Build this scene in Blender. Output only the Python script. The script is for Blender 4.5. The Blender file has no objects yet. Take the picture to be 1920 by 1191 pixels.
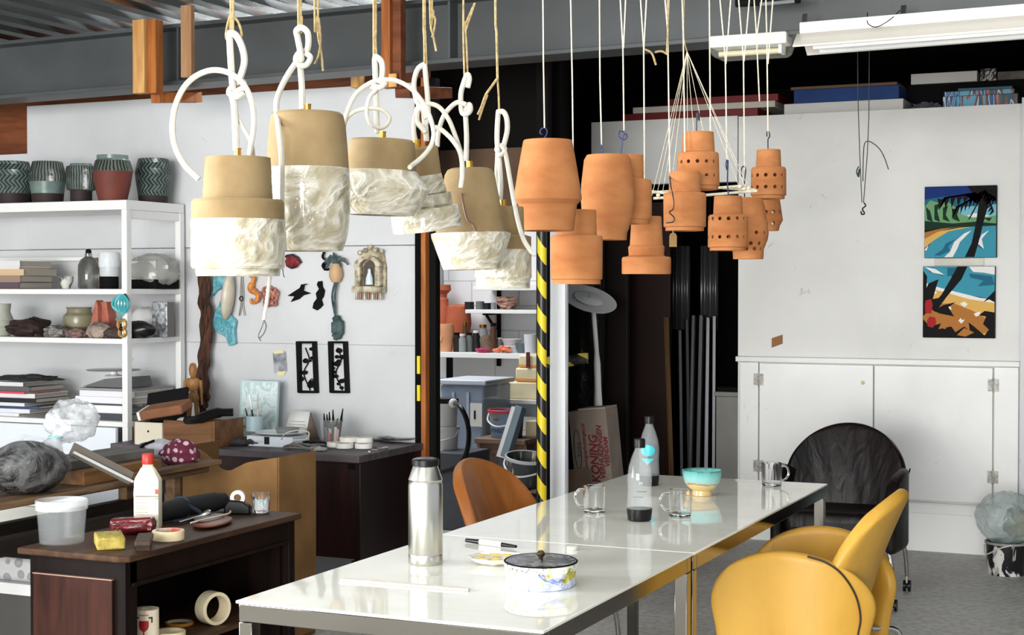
import bpy, math, random
from mathutils import Vector, Matrix, Euler, noise
C = bpy.context.scene.collection
D = bpy.data
PI = math.pi
rnd = random.Random(7)
# ---------------------------------------------------------------- camera
F = 2900.0
YAW = math.radians(24.2)
PITCH = math.atan(57 / 2900.0)
ZC = 1.55
CY, SY = math.cos(YAW), math.sin(YAW)
def ray(px, py):
    x = (px - 960) / F; y = (595.5 - py) / F
    f = math.cos(PITCH) + y * math.sin(PITCH); u = -math.sin(PITCH) + y * math.cos(PITCH)
    return Vector((x * CY - f * SY, f * CY + x * SY, u))
def depth(p):
    return -p[0] * SY + p[1] * CY
def at(px, py, X=None, Y=None, Z=None, Dp=None):
    """world point seen at a pixel of the photograph on a wall, floor or distance plane"""
    r = ray(px, py)
    if X is not None: t = X / r[0]
    elif Y is not None: t = Y / r[1]
    elif Z is not None: t = (Z - ZC) / r[2]
    else: t = Dp / depth(r)
    p = r * t
    return Vector((p[0], p[1], ZC + p[2]))
def sc(p): return depth(p) / F          # metres per photo pixel at that point
cam = D.cameras.new('camera'); cam.sensor_width = 36; cam.lens = F / 1920 * 36
cam.clip_start = .05; cam.clip_end = 100
co = D.objects.new('camera', cam); C.objects.link(co)
co.location = (0, 0, ZC); co.rotation_euler = (PI / 2 - PITCH, 0, YAW)
bpy.context.scene.camera = co
# ---------------------------------------------------------------- materials
def lin(c):
    o = []
    for v in c[:3]:
        v = v / 255.0
        o.append(v / 12.92 if v <= .04045 else ((v + .055) / 1.055) ** 2.4)
    return (*o, 1)
MATS = {}
class NT:
    def __init__(s, name):
        s.m = D.materials.new(name); s.m.use_nodes = True
        s.t = s.m.node_tree; s.n = s.t.nodes; s.l = s.t.links
        s.b = s.n['Principled BSDF']
    def node(s, ty, **k):
        n = s.n.new(ty)
        for a, v in k.items(): setattr(n, a, v)
        return n
    def link(s, a, b): s.l.new(a, b)
    def math(s, op, a, b=None, clamp=False):
        n = s.node('ShaderNodeMath', operation=op); n.use_clamp = clamp
        for i, v in enumerate((a, b)):
            if v is None: continue
            if isinstance(v, (int, float)): n.inputs[i].default_value = v
            else: s.link(v, n.inputs[i])
        return n.outputs[0]
    def coord(s, kind='Object'):
        return s.node('ShaderNodeTexCoord').outputs[kind]
    def mapped(s, scale=(1, 1, 1), kind='Object', rot=(0, 0, 0)):
        m = s.node('ShaderNodeMapping'); m.inputs['Scale'].default_value = scale; m.inputs['Rotation'].default_value = rot
        s.link(s.coord(kind), m.inputs['Vector']); return m.outputs[0]
    def noise(s, vec, scale=5, detail=4, dist=0, rough=.5):
        n = s.node('ShaderNodeTexNoise'); n.inputs['Scale'].default_value = scale; n.inputs['Detail'].default_value = detail
        n.inputs['Distortion'].default_value = dist; n.inputs['Roughness'].default_value = rough
        s.link(vec, n.inputs['Vector']); return n.outputs['Fac']
    def ramp(s, fac, stops, interp='LINEAR'):
        r = s.node('ShaderNodeValToRGB'); r.color_ramp.interpolation = interp
        e = r.color_ramp.elements
        while len(e) < len(stops): e.new(.5)
        for i, (p, c) in enumerate(stops): e[i].position = p; e[i].color = lin(c)
        s.link(fac, r.inputs[0]); return r.outputs[0]
    def bump(s, h, strength=.3, dist=.01):
        b = s.node('ShaderNodeBump'); b.inputs['Strength'].default_value = strength; b.inputs['Distance'].default_value = dist
        s.link(h, b.inputs['Height']); s.link(b.outputs[0], s.b.inputs['Normal'])
    def base(s, c): s.link(c, s.b.inputs['Base Color'])
def M(name, col=None, rough=.5, metal=0, var=0, vs=6, col2=None, bump=0, bs=60, trans=0, ior=1.45, alpha=1, spec=.5, coat=0, emit=0, dist=0, lo=.35, hi=.65, stretch=(1, 1, 1), bd=.004):
    if name in MATS: return MATS[name]
    t = NT(name); b = t.b
    b.inputs['Base Color'].default_value = lin(col)
    b.inputs['Roughness'].default_value = rough; b.inputs['Metallic'].default_value = metal
    b.inputs['IOR'].default_value = ior; b.inputs['Transmission Weight'].default_value = trans
    b.inputs['Alpha'].default_value = alpha; b.inputs['Specular IOR Level'].default_value = spec
    b.inputs['Coat Weight'].default_value = coat; b.inputs['Coat Roughness'].default_value = .05
    if emit:
        b.inputs['Emission Color'].default_value = lin(col); b.inputs['Emission Strength'].default_value = emit
    if var or col2:
        c2 = col2 or tuple(max(0, v * (1 - var)) for v in col)
        t.base(t.ramp(t.noise(t.mapped(stretch), vs, 5, dist), [(lo, c2), (hi, col)]))
    if bump: t.bump(t.noise(t.mapped(stretch), bs, 4, dist), bump, bd)
    MATS[name] = t.m
    return t.m
def wood(name, c1, c2, scale=9, axis=0, rough=.55, stretch=8, spec=.35):
    st = [stretch, stretch, stretch]; st[axis] = 1
    return M(name, c1, rough, col2=c2, vs=scale / 3, stretch=tuple(st), dist=.6, bump=.08, bs=scale, spec=spec)
# ---------------------------------------------------------------- mesh builder
def cr(pts, k=6, closed=False):
    P = [Vector(p) for p in pts]; n = len(P); out = []
    rng = range(n if closed else n - 1)
    for i in rng:
        p0 = P[(i - 1) % n] if (closed or i > 0) else P[0] * 2 - P[1]
        p1 = P[i]; p2 = P[(i + 1) % n]
        p3 = P[(i + 2) % n] if (closed or i + 2 < n) else P[-1] * 2 - P[-2]
        for j in range(k):
            t = j / k
            out.append(.5 * ((2 * p1) + (p2 - p0) * t + (2 * p0 - 5 * p1 + 4 * p2 - p3) * t * t + (3 * p1 - p0 - 3 * p2 + p3) * t ** 3))
    if not closed: out.append(P[-1])
    return out
class MB:
    def __init__(s): s.v = []; s.f = []; s.mi = []; s.cur = 0
    def add(s, vs, fs):
        o = len(s.v); s.v += [tuple(v) for v in vs]
        for f in fs: s.f.append([i + o for i in f]); s.mi.append(s.cur)
        return s
    def mat(s, i): s.cur = i; return s
    def box(s, x0, x1, y0, y1, z0, z1, mtx=None):
        vs = [Vector((x, y, z)) for z in (z0, z1) for y in (y0, y1) for x in (x0, x1)]
        if mtx: vs = [mtx @ v for v in vs]
        return s.add(vs, [(0, 2, 3, 1), (4, 5, 7, 6), (0, 1, 5, 4), (2, 6, 7, 3), (0, 4, 6, 2), (1, 3, 7, 5)])
    def bar(s, p0, p1, w, h=None, up=(0, 0, 1)):
        p0 = Vector(p0); p1 = Vector(p1); d = (p1 - p0); L = d.length; d.normalize(); h = h or w
        u = Vector(up); x = d.cross(u)
        if x.length < 1e-4: x = d.cross(Vector((1, 0, 0)))
        x.normalize(); u = x.cross(d)
        m = Matrix((x, d, u)).transposed().to_4x4(); m.translation = p0
        return s.box(-w / 2, w / 2, 0, L, -h / 2, h / 2, m)
    def tube(s, pts, r, n=8, closed=False, cap=True):
        P = [Vector(p) for p in pts]; N = len(P)
        R = r if isinstance(r, (list, tuple)) else [r] * N
        tg = []
        for i in range(N):
            a = P[(i - 1) % N] if (closed or i) else P[0]; b = P[(i + 1) % N] if (closed or i < N - 1) else P[-1]
            d = b - a; tg.append(d.normalized() if d.length > 1e-9 else Vector((0, 0, 1)))
        nr = tg[0].orthogonal().normalized(); vs = []
        for i in range(N):
            nr = nr - tg[i] * nr.dot(tg[i]); nr.normalize(); bn = tg[i].cross(nr)
            for k in range(n):
                a = 2 * PI * k / n; vs.append(P[i] + (nr * math.cos(a) + bn * math.sin(a)) * R[i])
        fs = []
        for i in range(N if closed else N - 1):
            j = (i + 1) % N
            for k in range(n):
                k2 = (k + 1) % n; fs.append((i * n + k, i * n + k2, j * n + k2, j * n + k))
        if cap and not closed: fs += [tuple(range(n))[::-1], tuple((N - 1) * n + k for k in range(n))]
        return s.add(vs, fs)
    def cyl(s, p0, p1, r0, r1=None, n=20):
        p0 = Vector(p0); p1 = Vector(p1)
        return s.tube([p0, p1], [r0, r0 if r1 is None else r1], n)
    def lathe(s, prof, n=40, c=(0, 0, 0), sx=1, sy=1, closed=False, fn=None):
        """prof: (radius, z) pairs; r = 0 makes a pole"""
        vs = []; rows = []
        for r, z in prof:
            if r <= 1e-7: rows.append([len(vs)]); vs.append((c[0], c[1], c[2] + z))
            else:
                row = []
                for k in range(n):
                    a = 2 * PI * k / n; q = r * (fn(a, z) if fn else 1)
                    row.append(len(vs)); vs.append((c[0] + q * math.cos(a) * sx, c[1] + q * math.sin(a) * sy, c[2] + z))
                rows.append(row)
        fs = []
        prs = list(zip(rows, rows[1:])) + ([(rows[-1], rows[0])] if closed else [])
        for A, B in prs:
            for k in range(n):
                k2 = (k + 1) % n
                if len(A) == 1 and len(B) == 1: continue
                if len(A) == 1: fs.append((A[0], B[k2], B[k]))
                elif len(B) == 1: fs.append((A[k], A[k2], B[0]))
                else: fs.append((A[k], A[k2], B[k2], B[k]))
        return s.add(vs, fs)
    def prism(s, poly, a, b, plane='xz', m=None):
        """polygon in a plane, extruded from a to b along the remaining axis"""
        n = len(poly); vs = []
        for t in (a, b):
            for p, q in poly:
                v = {'xz': (p, t, q), 'xy': (p, q, t), 'yz': (t, p, q)}[plane]
                vs.append(m @ Vector(v) if m else v)
        fs = [tuple(range(n)), tuple(range(2 * n - 1, n - 1, -1))] + [(i, i + n, (i + 1) % n + n, (i + 1) % n) for i in range(n)]
        return s.add(vs, fs)
    def grid(s, fn, nu, nv):
        vs = [fn(i / nu, j / nv) for j in range(nv + 1) for i in range(nu + 1)]
        w = nu + 1
        return s.add(vs, [(j * w + i, j * w + i + 1, (j + 1) * w + i + 1, (j + 1) * w + i) for j in range(nv) for i in range(nu)])
    def blob(s, c, r, amp=.15, freq=3, seed=0, nu=28, nv=18, flat=None, rid=False):
        c = Vector(c); rows = []; vs = []
        for j in range(nv + 1):
            th = PI * j / nv
            for i in range(nu):
                ph = 2 * PI * i / nu
                d = Vector((math.sin(th) * math.cos(ph), math.sin(th) * math.sin(ph), math.cos(th)))
                q = noise.noise(d * freq + Vector((seed * 7.3, seed, 0)))
                if rid: q = 1 - 2 * abs(q)
                q += .4 * noise.noise(d * freq * 3 + Vector((0, seed * 3.1, 5)))
                p = Vector((d.x * r[0], d.y * r[1], d.z * r[2])) * (1 + amp * q)
                if flat is not None and p.z < flat: p.z = flat
                vs.append(c + p)
        fs = [(j * nu + i, (j + 1) * nu + i, (j + 1) * nu + (i + 1) % nu, j * nu + (i + 1) % nu) for j in range(nv) for i in range(nu)]
        return s.add(vs, fs)
    def sphere(s, c, r, n=16, sx=1, sy=1, sz=1):
        m = max(6, n // 2)
        pr = [(math.sin(PI * j / m) * r, math.cos(PI * j / m) * r * sz) for j in range(m + 1)]
        pr[0] = (0, r * sz); pr[-1] = (0, -r * sz)
        return s.lathe(pr, n, c, sx, sy)
    def build(s, name, mats, parent=None, loc=None, rot=None, bev=0, sub=0, solid=0, soff=0, ang=38, seg=2):
        me = D.meshes.new(name); me.from_pydata(s.v, [], s.f)
        mats = mats if isinstance(mats, (list, tuple)) else [mats]
        for m in mats: me.materials.append(m)
        if any(s.mi):
            for p, i in zip(me.polygons, s.mi): p.material_index = i
        me.validate(); me.update()
        import bmesh
        bm = bmesh.new(); bm.from_mesh(me); bmesh.ops.recalc_face_normals(bm, faces=bm.faces); bm.to_mesh(me); bm.free()
        me.polygons.foreach_set('use_smooth', [True] * len(me.polygons))
        me.set_sharp_from_angle(angle=math.radians(ang))
        o = D.objects.new(name, me); C.objects.link(o)
        if parent: o.parent = parent
        if loc is not None: o.location = loc
        if rot is not None: o.rotation_euler = rot
        if solid:
            q = o.modifiers.new('s', 'SOLIDIFY'); q.thickness = solid; q.offset = soff
        if bev:
            q = o.modifiers.new('b', 'BEVEL'); q.width = bev; q.segments = seg; q.limit_method = 'ANGLE'; q.harden_normals = False
        if sub:
            q = o.modifiers.new('u', 'SUBSURF'); q.levels = sub; q.render_levels = sub
        return o
def tag(o, label, cat, group=None, kind=None):
    o['label'] = label; o['category'] = cat
    if group: o['group'] = group
    if kind: o['kind'] = kind
    return o
def thing(name, label, cat, loc=(0, 0, 0), rz=0, group=None, rot=None):
    o = D.objects.new(name, None); C.objects.link(o); o.empty_display_size = .05
    o.location = loc; o.rotation_euler = rot or (0, 0, rz)
    return tag(o, label, cat, group)
def struct(o, label=None, cat=None):
    o['kind'] = 'structure'
    if label: o['label'] = label
    if cat: o['category'] = cat
    return o
def box(name, m, x0, x1, y0, y1, z0, z1, parent=None, bev=0, **k):
    return MB().box(x0, x1, y0, y1, z0, z1).build(name, m, parent, bev=bev, **k)
def text_mesh(txt, size, ext=.0006, align='CENTER', space=1, shear=0, bold=0):
    cu = D.curves.new('t', 'FONT'); cu.body = txt; cu.size = size; cu.extrude = ext; cu.align_x = align; cu.align_y = 'CENTER'
    cu.space_character = space; cu.shear = shear; cu.offset = bold; cu.resolution_u = 3
    o = D.objects.new('t', cu); C.objects.link(o)
    bpy.context.view_layer.update()
    me = D.meshes.new_from_object(o.evaluated_get(bpy.context.evaluated_depsgraph_get()))
    D.objects.remove(o); D.curves.remove(cu)
    return me
def text(txt, size, m, parent, mtx, name='lettering', **k):
    me = text_mesh(txt, size, **k); me.materials.clear(); me.materials.append(m)
    o = D.objects.new(name, me); C.objects.link(o); o.parent = parent
    o.matrix_local = mtx
    return o
def frame3(o, x, y):
    """matrix with origin o, local x and y directions"""
    x = Vector(x).normalized(); y = Vector(y); z = x.cross(y).normalized(); y = z.cross(x)
    m = Matrix((x, y, z)).transposed().to_4x4(); m.translation = Vector(o); return m
def shell(prof, t):
    """closed loop of a thin walled vessel from its outer profile"""
    return list(prof) + [(max(r - t, .0005), z) for r, z in reversed(prof)]
def copy_tree(o, parent=None):
    c = o.copy(); C.objects.link(c)
    if parent: c.parent = parent
    for ch in list(o.children): copy_tree(ch, c)
    return c
# common materials
WHITE = M('white_paint', (238, 238, 236), .5, var=.03, vs=3)
BLACK = M('black_plastic', (12, 12, 13), .35, spec=.3)
MATTB = M('matt_black', (10, 9, 9), .8, spec=.2)
CHROME = M('chrome', (190, 188, 184), .12, 1)
STEEL = M('brushed_steel', (200, 198, 190), .28, 1)
BRASS = M('brass', (200, 150, 60), .25, 1)
TWINE = M('twine', (232, 222, 196), .9, var=.15, vs=80)
SISAL = M('sisal_twine', (176, 152, 106), .9, var=.25, vs=90)
ROPE = M('white_rope', (198, 193, 180), .85, var=.06, vs=60, bump=.4, bs=500, bd=.001)
GLASS = M('clear_glass', (255, 255, 255), .0, trans=1, ior=1.45)
PAPER = M('white_paper', (235, 234, 230), .8)
# ================================================================= THE ROOM
def plaster(name, col, dirt, rough=.6):
    t = NT(name); t.b.inputs['Roughness'].default_value = rough
    v = t.coord('Object')
    n1 = t.noise(v, 1.3, 6, .4); n2 = t.noise(v, 9, 6, 1.0, .7)
    c1 = t.ramp(n1, [(.3, tuple(x * .93 for x in col)), (.62, col)])
    c2 = t.ramp(n2, [(.26, dirt), (.34, (255, 255, 255))])
    mx = t.node('ShaderNodeMix', data_type='RGBA', blend_type='MULTIPLY'); mx.inputs[0].default_value = .6
    t.link(c1, mx.inputs[6]); t.link(c2, mx.inputs[7]); t.base(mx.outputs[2])
    t.bump(n2, .12, .01)
    return t.m
WALL_L = plaster('painted_board', (210, 211, 213), (190, 188, 184), .5)
WALL_R = plaster('worn_white_plaster', (233, 232, 228), (150, 146, 138), .6)
def concrete():
    t = NT('concrete_floor'); t.b.inputs['Roughness'].default_value = .55
    v = t.coord('Object')
    n1 = t.noise(v, 1.6, 8, .6, .65); n2 = t.noise(v, 30, 6)
    c = t.ramp(n1, [(.25, (172, 167, 160)), (.5, (206, 203, 197)), (.75, (220, 218, 213))])
    c2 = t.ramp(n2, [(.3, (190, 188, 186)), (.6, (255, 255, 255))])
    mx = t.node('ShaderNodeMix', data_type='RGBA', blend_type='MULTIPLY'); mx.inputs[0].default_value = .7
    t.link(c, mx.inputs[6]); t.link(c2, mx.inputs[7]); t.base(mx.outputs[2]); t.bump(n2, .15, .004)
    return t.m
def brick(name, c1, c2, mortar, sx=1):
    t = NT(name); t.b.inputs['Roughness'].default_value = .6
    b = t.node('ShaderNodeTexBrick')
    sp = t.node('ShaderNodeSeparateXYZ'); t.link(t.coord('Object'), sp.inputs[0])
    cb = t.node('ShaderNodeCombineXYZ'); t.link(sp.outputs[0], cb.inputs[0]); t.link(sp.outputs[2], cb.inputs[1])
    t.link(cb.outputs[0], b.inputs['Vector'])
    b.inputs['Color1'].default_value = lin(c1); b.inputs['Color2'].default_value = lin(c2); b.inputs['Mortar'].default_value = lin(mortar)
    b.inputs['Scale'].default_value = 1; b.inputs['Brick Width'].default_value = .42 * sx; b.inputs['Row Height'].default_value = .2
    b.inputs['Mortar Size'].default_value = .006
    t.base(b.outputs['Color']); t.bump(b.outputs['Fac'], -.4, .01)
    return t.m
DARKW = M('shade_backing', (20, 18, 17), .9, spec=.1)  # near-black colour stands in for the darkness of the unlit rear
BRICK = brick('white_block_wall', (232, 232, 232), (226, 226, 228), (196, 196, 198))
GREYB = brick('grey_block_wall', (170, 170, 172), (160, 160, 162), (110, 110, 112))
TIMBER = wood('old_timber', (126, 72, 40), (92, 48, 26), 8, 0)
PINE = wood('pine_lath', (214, 168, 104), (180, 128, 72), 9, 2)
PINE_D = wood('orange_timber', (178, 108, 52), (140, 76, 34), 9, 2)
PLY = wood('ply_edge', (172, 132, 94), (150, 110, 76), 12, 2)
struct(box('floor', concrete(), -8.5, 6, -9, 12.5, -.1, 0))
# left back wall: boards
box_ = lambda n, m, *a: struct(box(n, m, *a))
wb = box('wall_back', WALL_L, -8.5, -3.708, 7.06, 7.14, 0, 1.2464, bev=.003); struct(wb)
box('wall_board', WALL_L, -8.5, -3.708, 7.06, 7.14, 1.247, 1.764, wb, bev=.003)
box('wall_board', WALL_L, -6.255, -3.713, 7.05, 7.14, 1.768, 2.6, wb, bev=.003)
box('wall_board', WALL_L, -8.5, -6.258, 7.08, 7.14, 1.768, 2.16, wb, bev=.003)
box('wall_board', WALL_L, -8.5, -6.258, 7.09, 7.14, 2.17, 2.33, wb, bev=.003)
struct(box('trim_1', TIMBER, -8.5, -3.72, 7.145, 7.24, 2.3, 2.78, bev=.004))
# steel beam, slightly rising to the right
BEAM = M('grey_steel_paint', (76, 79, 80), .42, var=.12, vs=3)
mb = MB()
def beam_pt(x, dz): return 2.60 + (x + 5.95) * .0125 + dz
for x0, x1 in ((-8.4, 1.2),):
    for (y0, y1, za, zb) in ((6.49, 6.51, -.03, .25), (6.40, 6.60, -.05, -.03), (6.40, 6.60, .235, .255)):
        mb.add([(x, y, beam_pt(x, z)) for x in (x0, x1) for z in (za, zb) for y in (y0, y1)],
               [(0, 1, 3, 2), (4, 6, 7, 5), (0, 4, 5, 1), (2, 3, 7, 6), (0, 2, 6, 4), (1, 5, 7, 3)])
beam = mb.build('steel_beam', BEAM, bev=.003); struct(beam, 'long grey painted steel I beam below the ribbed metal ceiling', 'beam')
for xs in (-4.72, -3.2):
    MB().box(xs - .006, xs + .006, 6.41, 6.488, beam_pt(xs, -.03), beam_pt(xs, .235)).build('stiffener', BEAM, beam)
# corrugated deck
def deck():
    t = NT('galvanised_deck'); t.b.inputs['Metallic'].default_value = 1; t.b.inputs['Roughness'].default_value = .2
    t.base(t.ramp(t.noise(t.mapped((4, .6, 4)), 3, 4), [(.3, (158, 162, 160)), (.7, (196, 200, 198))])); return t.m
mb = MB(); prof = []; x = -8.5
while x < 4.4:
    prof += [(x, 0), (x + .085, 0), (x + .11, .05), (x + .18, .05), (x + .205, 0)]; x += .205
vs = []; n = len(prof)
for y in (-4, 6.9):
    for p, q in prof: vs.append((p, y, 2.895 + q + max(0, p + 3.7) * .0125))
mb.add(vs, [(i, i + 1, n + i + 1, n + i) for i in range(n - 1)])
struct(mb.build('ceiling', deck(), solid=.004, ang=20))
# rear, dark part of the building
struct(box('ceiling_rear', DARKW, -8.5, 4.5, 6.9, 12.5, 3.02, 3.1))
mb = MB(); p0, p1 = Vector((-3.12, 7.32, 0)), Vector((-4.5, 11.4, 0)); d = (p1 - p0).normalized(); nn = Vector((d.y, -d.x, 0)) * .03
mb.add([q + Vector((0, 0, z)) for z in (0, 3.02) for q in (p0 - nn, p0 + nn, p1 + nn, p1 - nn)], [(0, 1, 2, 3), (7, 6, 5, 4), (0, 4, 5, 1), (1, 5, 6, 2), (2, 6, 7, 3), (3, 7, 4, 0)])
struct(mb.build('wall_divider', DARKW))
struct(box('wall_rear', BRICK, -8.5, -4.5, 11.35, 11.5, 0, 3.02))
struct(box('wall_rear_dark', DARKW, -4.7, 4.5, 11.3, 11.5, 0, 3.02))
struct(box('wall_rear_left', GREYB, -6.3, -5.86, 11.0, 11.34, 0, 3.02))
struct(box('wall_store_left', WALL_L, -8.5, -8.4, 7.14, 11.5, 0, 3.02))
# box room on the right: panelled wall, header and loft
LOFT = M('loft_edge', (206, 202, 194), .7, var=.08, vs=4)
wr = struct(box('wall_right_back', WALL_R, -2.64, -.955, 9.28, 9.36, 0, 2.6))
struct(box('wall_right_header', WALL_R, -3.608, -2.645, 9.27, 9.36, 2.2, 2.605))
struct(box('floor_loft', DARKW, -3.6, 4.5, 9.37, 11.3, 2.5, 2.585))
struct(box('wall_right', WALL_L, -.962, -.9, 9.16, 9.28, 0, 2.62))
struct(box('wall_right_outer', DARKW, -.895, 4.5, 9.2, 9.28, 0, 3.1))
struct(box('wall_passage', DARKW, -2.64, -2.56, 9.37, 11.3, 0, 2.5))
# left wall with window openings (daylight side, out of frame)
mb = MB()
mb.box(-7.0, -6.9, -5, 7.05, 0, .85); mb.box(-7.0, -6.9, -5, 7.05, 2.75, 3.1)
for y0, y1 in ((-5, -4), (-1.2, -.9), (2.0, 2.3), (5.6, 7.05)): mb.box(-7.0, -6.9, y0, y1, .85, 2.75)
struct(mb.build('wall_left', WALL_L))
# door jamb and timber around the opening into the store room
jb = struct(box('trim_2', M('jamb_black', (8, 8, 8), .8, spec=.1), -3.705, -3.675, 7.03, 7.16, 0, 2.62))
box('trim_timber', PINE_D, -3.672, -3.645, 7.03, 7.14, 0, 2.62, jb, bev=.003)
box('trim_steel', MATTB, -3.643, -3.606, 7.07, 7.12, 0, 2.62, jb)
YEL = M('hazard_yellow', (226, 210, 34), .45)
for z0, z1 in ((.967, 1.048), (1.106, 1.197)): box('tape_mark', YEL, -3.689, -3.673, 7.02, 7.029, z0, z1, jb)
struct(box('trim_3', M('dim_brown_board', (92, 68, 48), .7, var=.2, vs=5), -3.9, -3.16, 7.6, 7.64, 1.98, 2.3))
struct(box('wall_store_blackout', DARKW, -3.95, -3.16, 7.645, 7.7, 2.26, 3.02))  # dark board added so the opening goes black towards the top
# timber struts hanging in front of the beam
st = thing('timber_strut', 'pine strut hanging before the steel beam, nearest the left edge', 'strut', (-4.78, 6.2, 2.5), group=None)
box('post', PINE, -.035, .035, -.025, .025, 0, .36, st, bev=.002)
box('post', PINE_D, .036, .085, .0, .06, -.0, .36, st, bev=.002)
MB().bar((.02, .08, -.012), (.06, .38, .02), .06, .05).build('cross_timber', PINE_D, st, bev=.002)
p = at(351, 145, Y=6.1)
st = tag(box('timber_strut', PLY, p.x - .03, p.x + .03, 6.09, 6.12, p.z, 2.89, bev=.002), 'pale flat board strut hanging beside the first pendant cord', 'strut')
p = at(735, 165, Y=6.2)
st = thing('timber_strut', 'orange two piece timber strut hanging above the third glazed lamp', 'strut', (p.x, 6.2, p.z))
box('post', PINE_D, -.045, .0, -.02, .03, 0, .43, st, bev=.002); box('post', TIMBER, .002, .045, .0, .05, .0, .43, st, bev=.002)
box('foot_block', PINE, .0, .04, -.035, -.021, 0, .06, st, bev=.002)
MB().bar((.02, .06, -.012), (.06, .42, .02), .08, .05).build('cross_timber', TIMBER, st, bev=.002)
p = at(669, 152, Y=7.0)
tag(box('timber_block', PINE, p.x - .025, p.x + .025, 6.98, 7.04, p.z - .035, p.z + .045, bev=.002), 'small pale timber block standing on the white partition top', 'block')
# hazard post
def stripe(name, ca, cb, k, tw, axis='z', rough=.4):
    t = NT(name); t.b.inputs['Roughness'].default_value = rough
    sp = t.node('ShaderNodeSeparateXYZ'); t.link(t.coord('Object'), sp.inputs[0])
    a = sp.outputs[2] if axis == 'z' else sp.outputs[0]; b = sp.outputs[0] if axis == 'z' else sp.outputs[2]
    f = t.math('FRACT', t.math('ADD', t.math('MULTIPLY', a, k), t.math('MULTIPLY', b, tw)))
    t.base(t.ramp(f, [(0, ca), (.5, cb)], 'CONSTANT')); return t.m
HAZ = stripe('hazard_tape', (236, 210, 30), (16, 15, 14), 5.9, 9.0)
HAZX = stripe('hazard_tape_flat', (190, 170, 40), (16, 15, 14), 9.0, 7.0, 'x')
p = at(1016, 700, Y=7.1)
hp = thing('hazard_post', 'steel post wrapped in yellow and black hazard tape at the store opening', 'post', (p.x, 7.1, 0))
MB().cyl((0, 0, .012), (0, 0, 2.1), .024, n=24).build('post', HAZ, hp)
box('base_plate', MATTB, -.06, .06, -.06, .06, 0, .012, hp)
# built-in cupboard below the ledge on the right wall
CUP = plaster('cupboard_paint', (246, 246, 244), (178, 172, 160), .45)
cp = thing('wall_cupboard', 'low white built-in cupboard with two doors below the painted ledge', 'cupboard', (-2.62, 9.28, 0))
def X9(px, py): return at(px, py, Y=9.26) - Vector((-2.62, 9.28, 0))
L = X9(1425, 680); R = X9(1862, 680); mid = X9(1639, 700).x; zb = X9(1862, 945).z; zt = 1.085
W = 1.64
box('frame', CUP, 0, W, -.03, -.002, 0, zb - .015, cp); 
box('frame', CUP, 0, L.x - .008, -.03, -.002, zb - .014, 1.09, cp, bev=.003)
box('frame', CUP, R.x + .008, W, -.03, -.002, zb - .014, 1.09, cp, bev=.003)
box('bottom_rail', CUP, .0, W, -.045, -.031, zb - .075, zb - .02, cp, bev=.003)
box('ledge', CUP, -.02, W + .01, -.06, -.002, 1.093, 1.125, cp, bev=.004)
HINGE = M('painted_hinge', (196, 192, 182), .4, var=.3, vs=60)
for a, b, hx in ((L.x, mid - .004, L.x - .004), (mid + .004, R.x, R.x + .004)):
    dr = box('door', CUP, a, b, -.034, -.004, zb, zt, cp, bev=.003)
    for hz in (.42, .95):
        h = MB().box(hx - .03, hx - .006, -.04, -.0345, hz, hz + .07).box(hx + .006, hx + .03, -.04, -.0345, hz, hz + .07)
        h.cyl((hx, -.04, hz - .005), (hx, -.04, hz + .075), .006, n=8); h.build('hinge', HINGE, dr)
p = at(1618, 718, Y=9.245); 
MB().cyl((p.x + 2.62, -.036, p.z), (p.x + 2.62, -.0345, p.z), .012, n=14).build('lock', M('lock_stain', (196, 178, 120), .4), dr)
# ================================================================= TABLES, CHAIRS, THINGS ON THE TABLES
def glass_top():
    t = NT('back_painted_glass'); t.b.inputs['Roughness'].default_value = .035; t.b.inputs['IOR'].default_value = 1.55
    v = t.mapped((1, 1, 1))
    n = t.noise(v, 3.2, 6, 1.2, .6)
    t.base(t.ramp(n, [(.3, (224, 222, 210)), (.65, (236, 234, 224))]))
    return t.m
GT = glass_top()
ZT = .74
FRAME = M('dark_chrome', (116, 112, 106), .1, 1)  # chrome colour darkened to stand in for dark reflections
def table(name, x0, x1, y0, y1, label):
    t = thing(name, label, 'table', ((x0 + x1) / 2, (y0 + y1) / 2, 0)); w = (x1 - x0) / 2; l = (y1 - y0) / 2
    box('tabletop', GT, -w, w, -l, l, ZT - .008, ZT, t, bev=.002)
    a = .04; z0 = ZT - .055; z1 = ZT - .009
    fr = MB()
    fr.box(-w + .006, w - .006, -l + .006, -l + .006 + a, z0, z1).box(-w + .006, w - .006, l - .006 - a, l - .006, z0, z1)
    fr.box(-w + .006, -w + .006 + a, -l + .047, l - .047, z0, z1).box(w - .006 - a, w - .006, -l + .047, l - .047, z0, z1)
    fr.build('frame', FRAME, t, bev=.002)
    for sx in (-1, 1):
        for s_ in (-1, 1):
            xx = sx * (w - .026); yy = s_ * (l - .026)
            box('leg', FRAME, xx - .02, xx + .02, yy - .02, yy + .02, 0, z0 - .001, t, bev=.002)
    return t
table('glass_table', -2.285, -1.42, 3.34, 4.508, 'nearer white glass topped table with chrome frame, under the steel thermos')
table('glass_table', -2.285, -1.42, 4.514, 6.33, 'farther white glass topped table with chrome frame, under the bowl and bottles')
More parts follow.
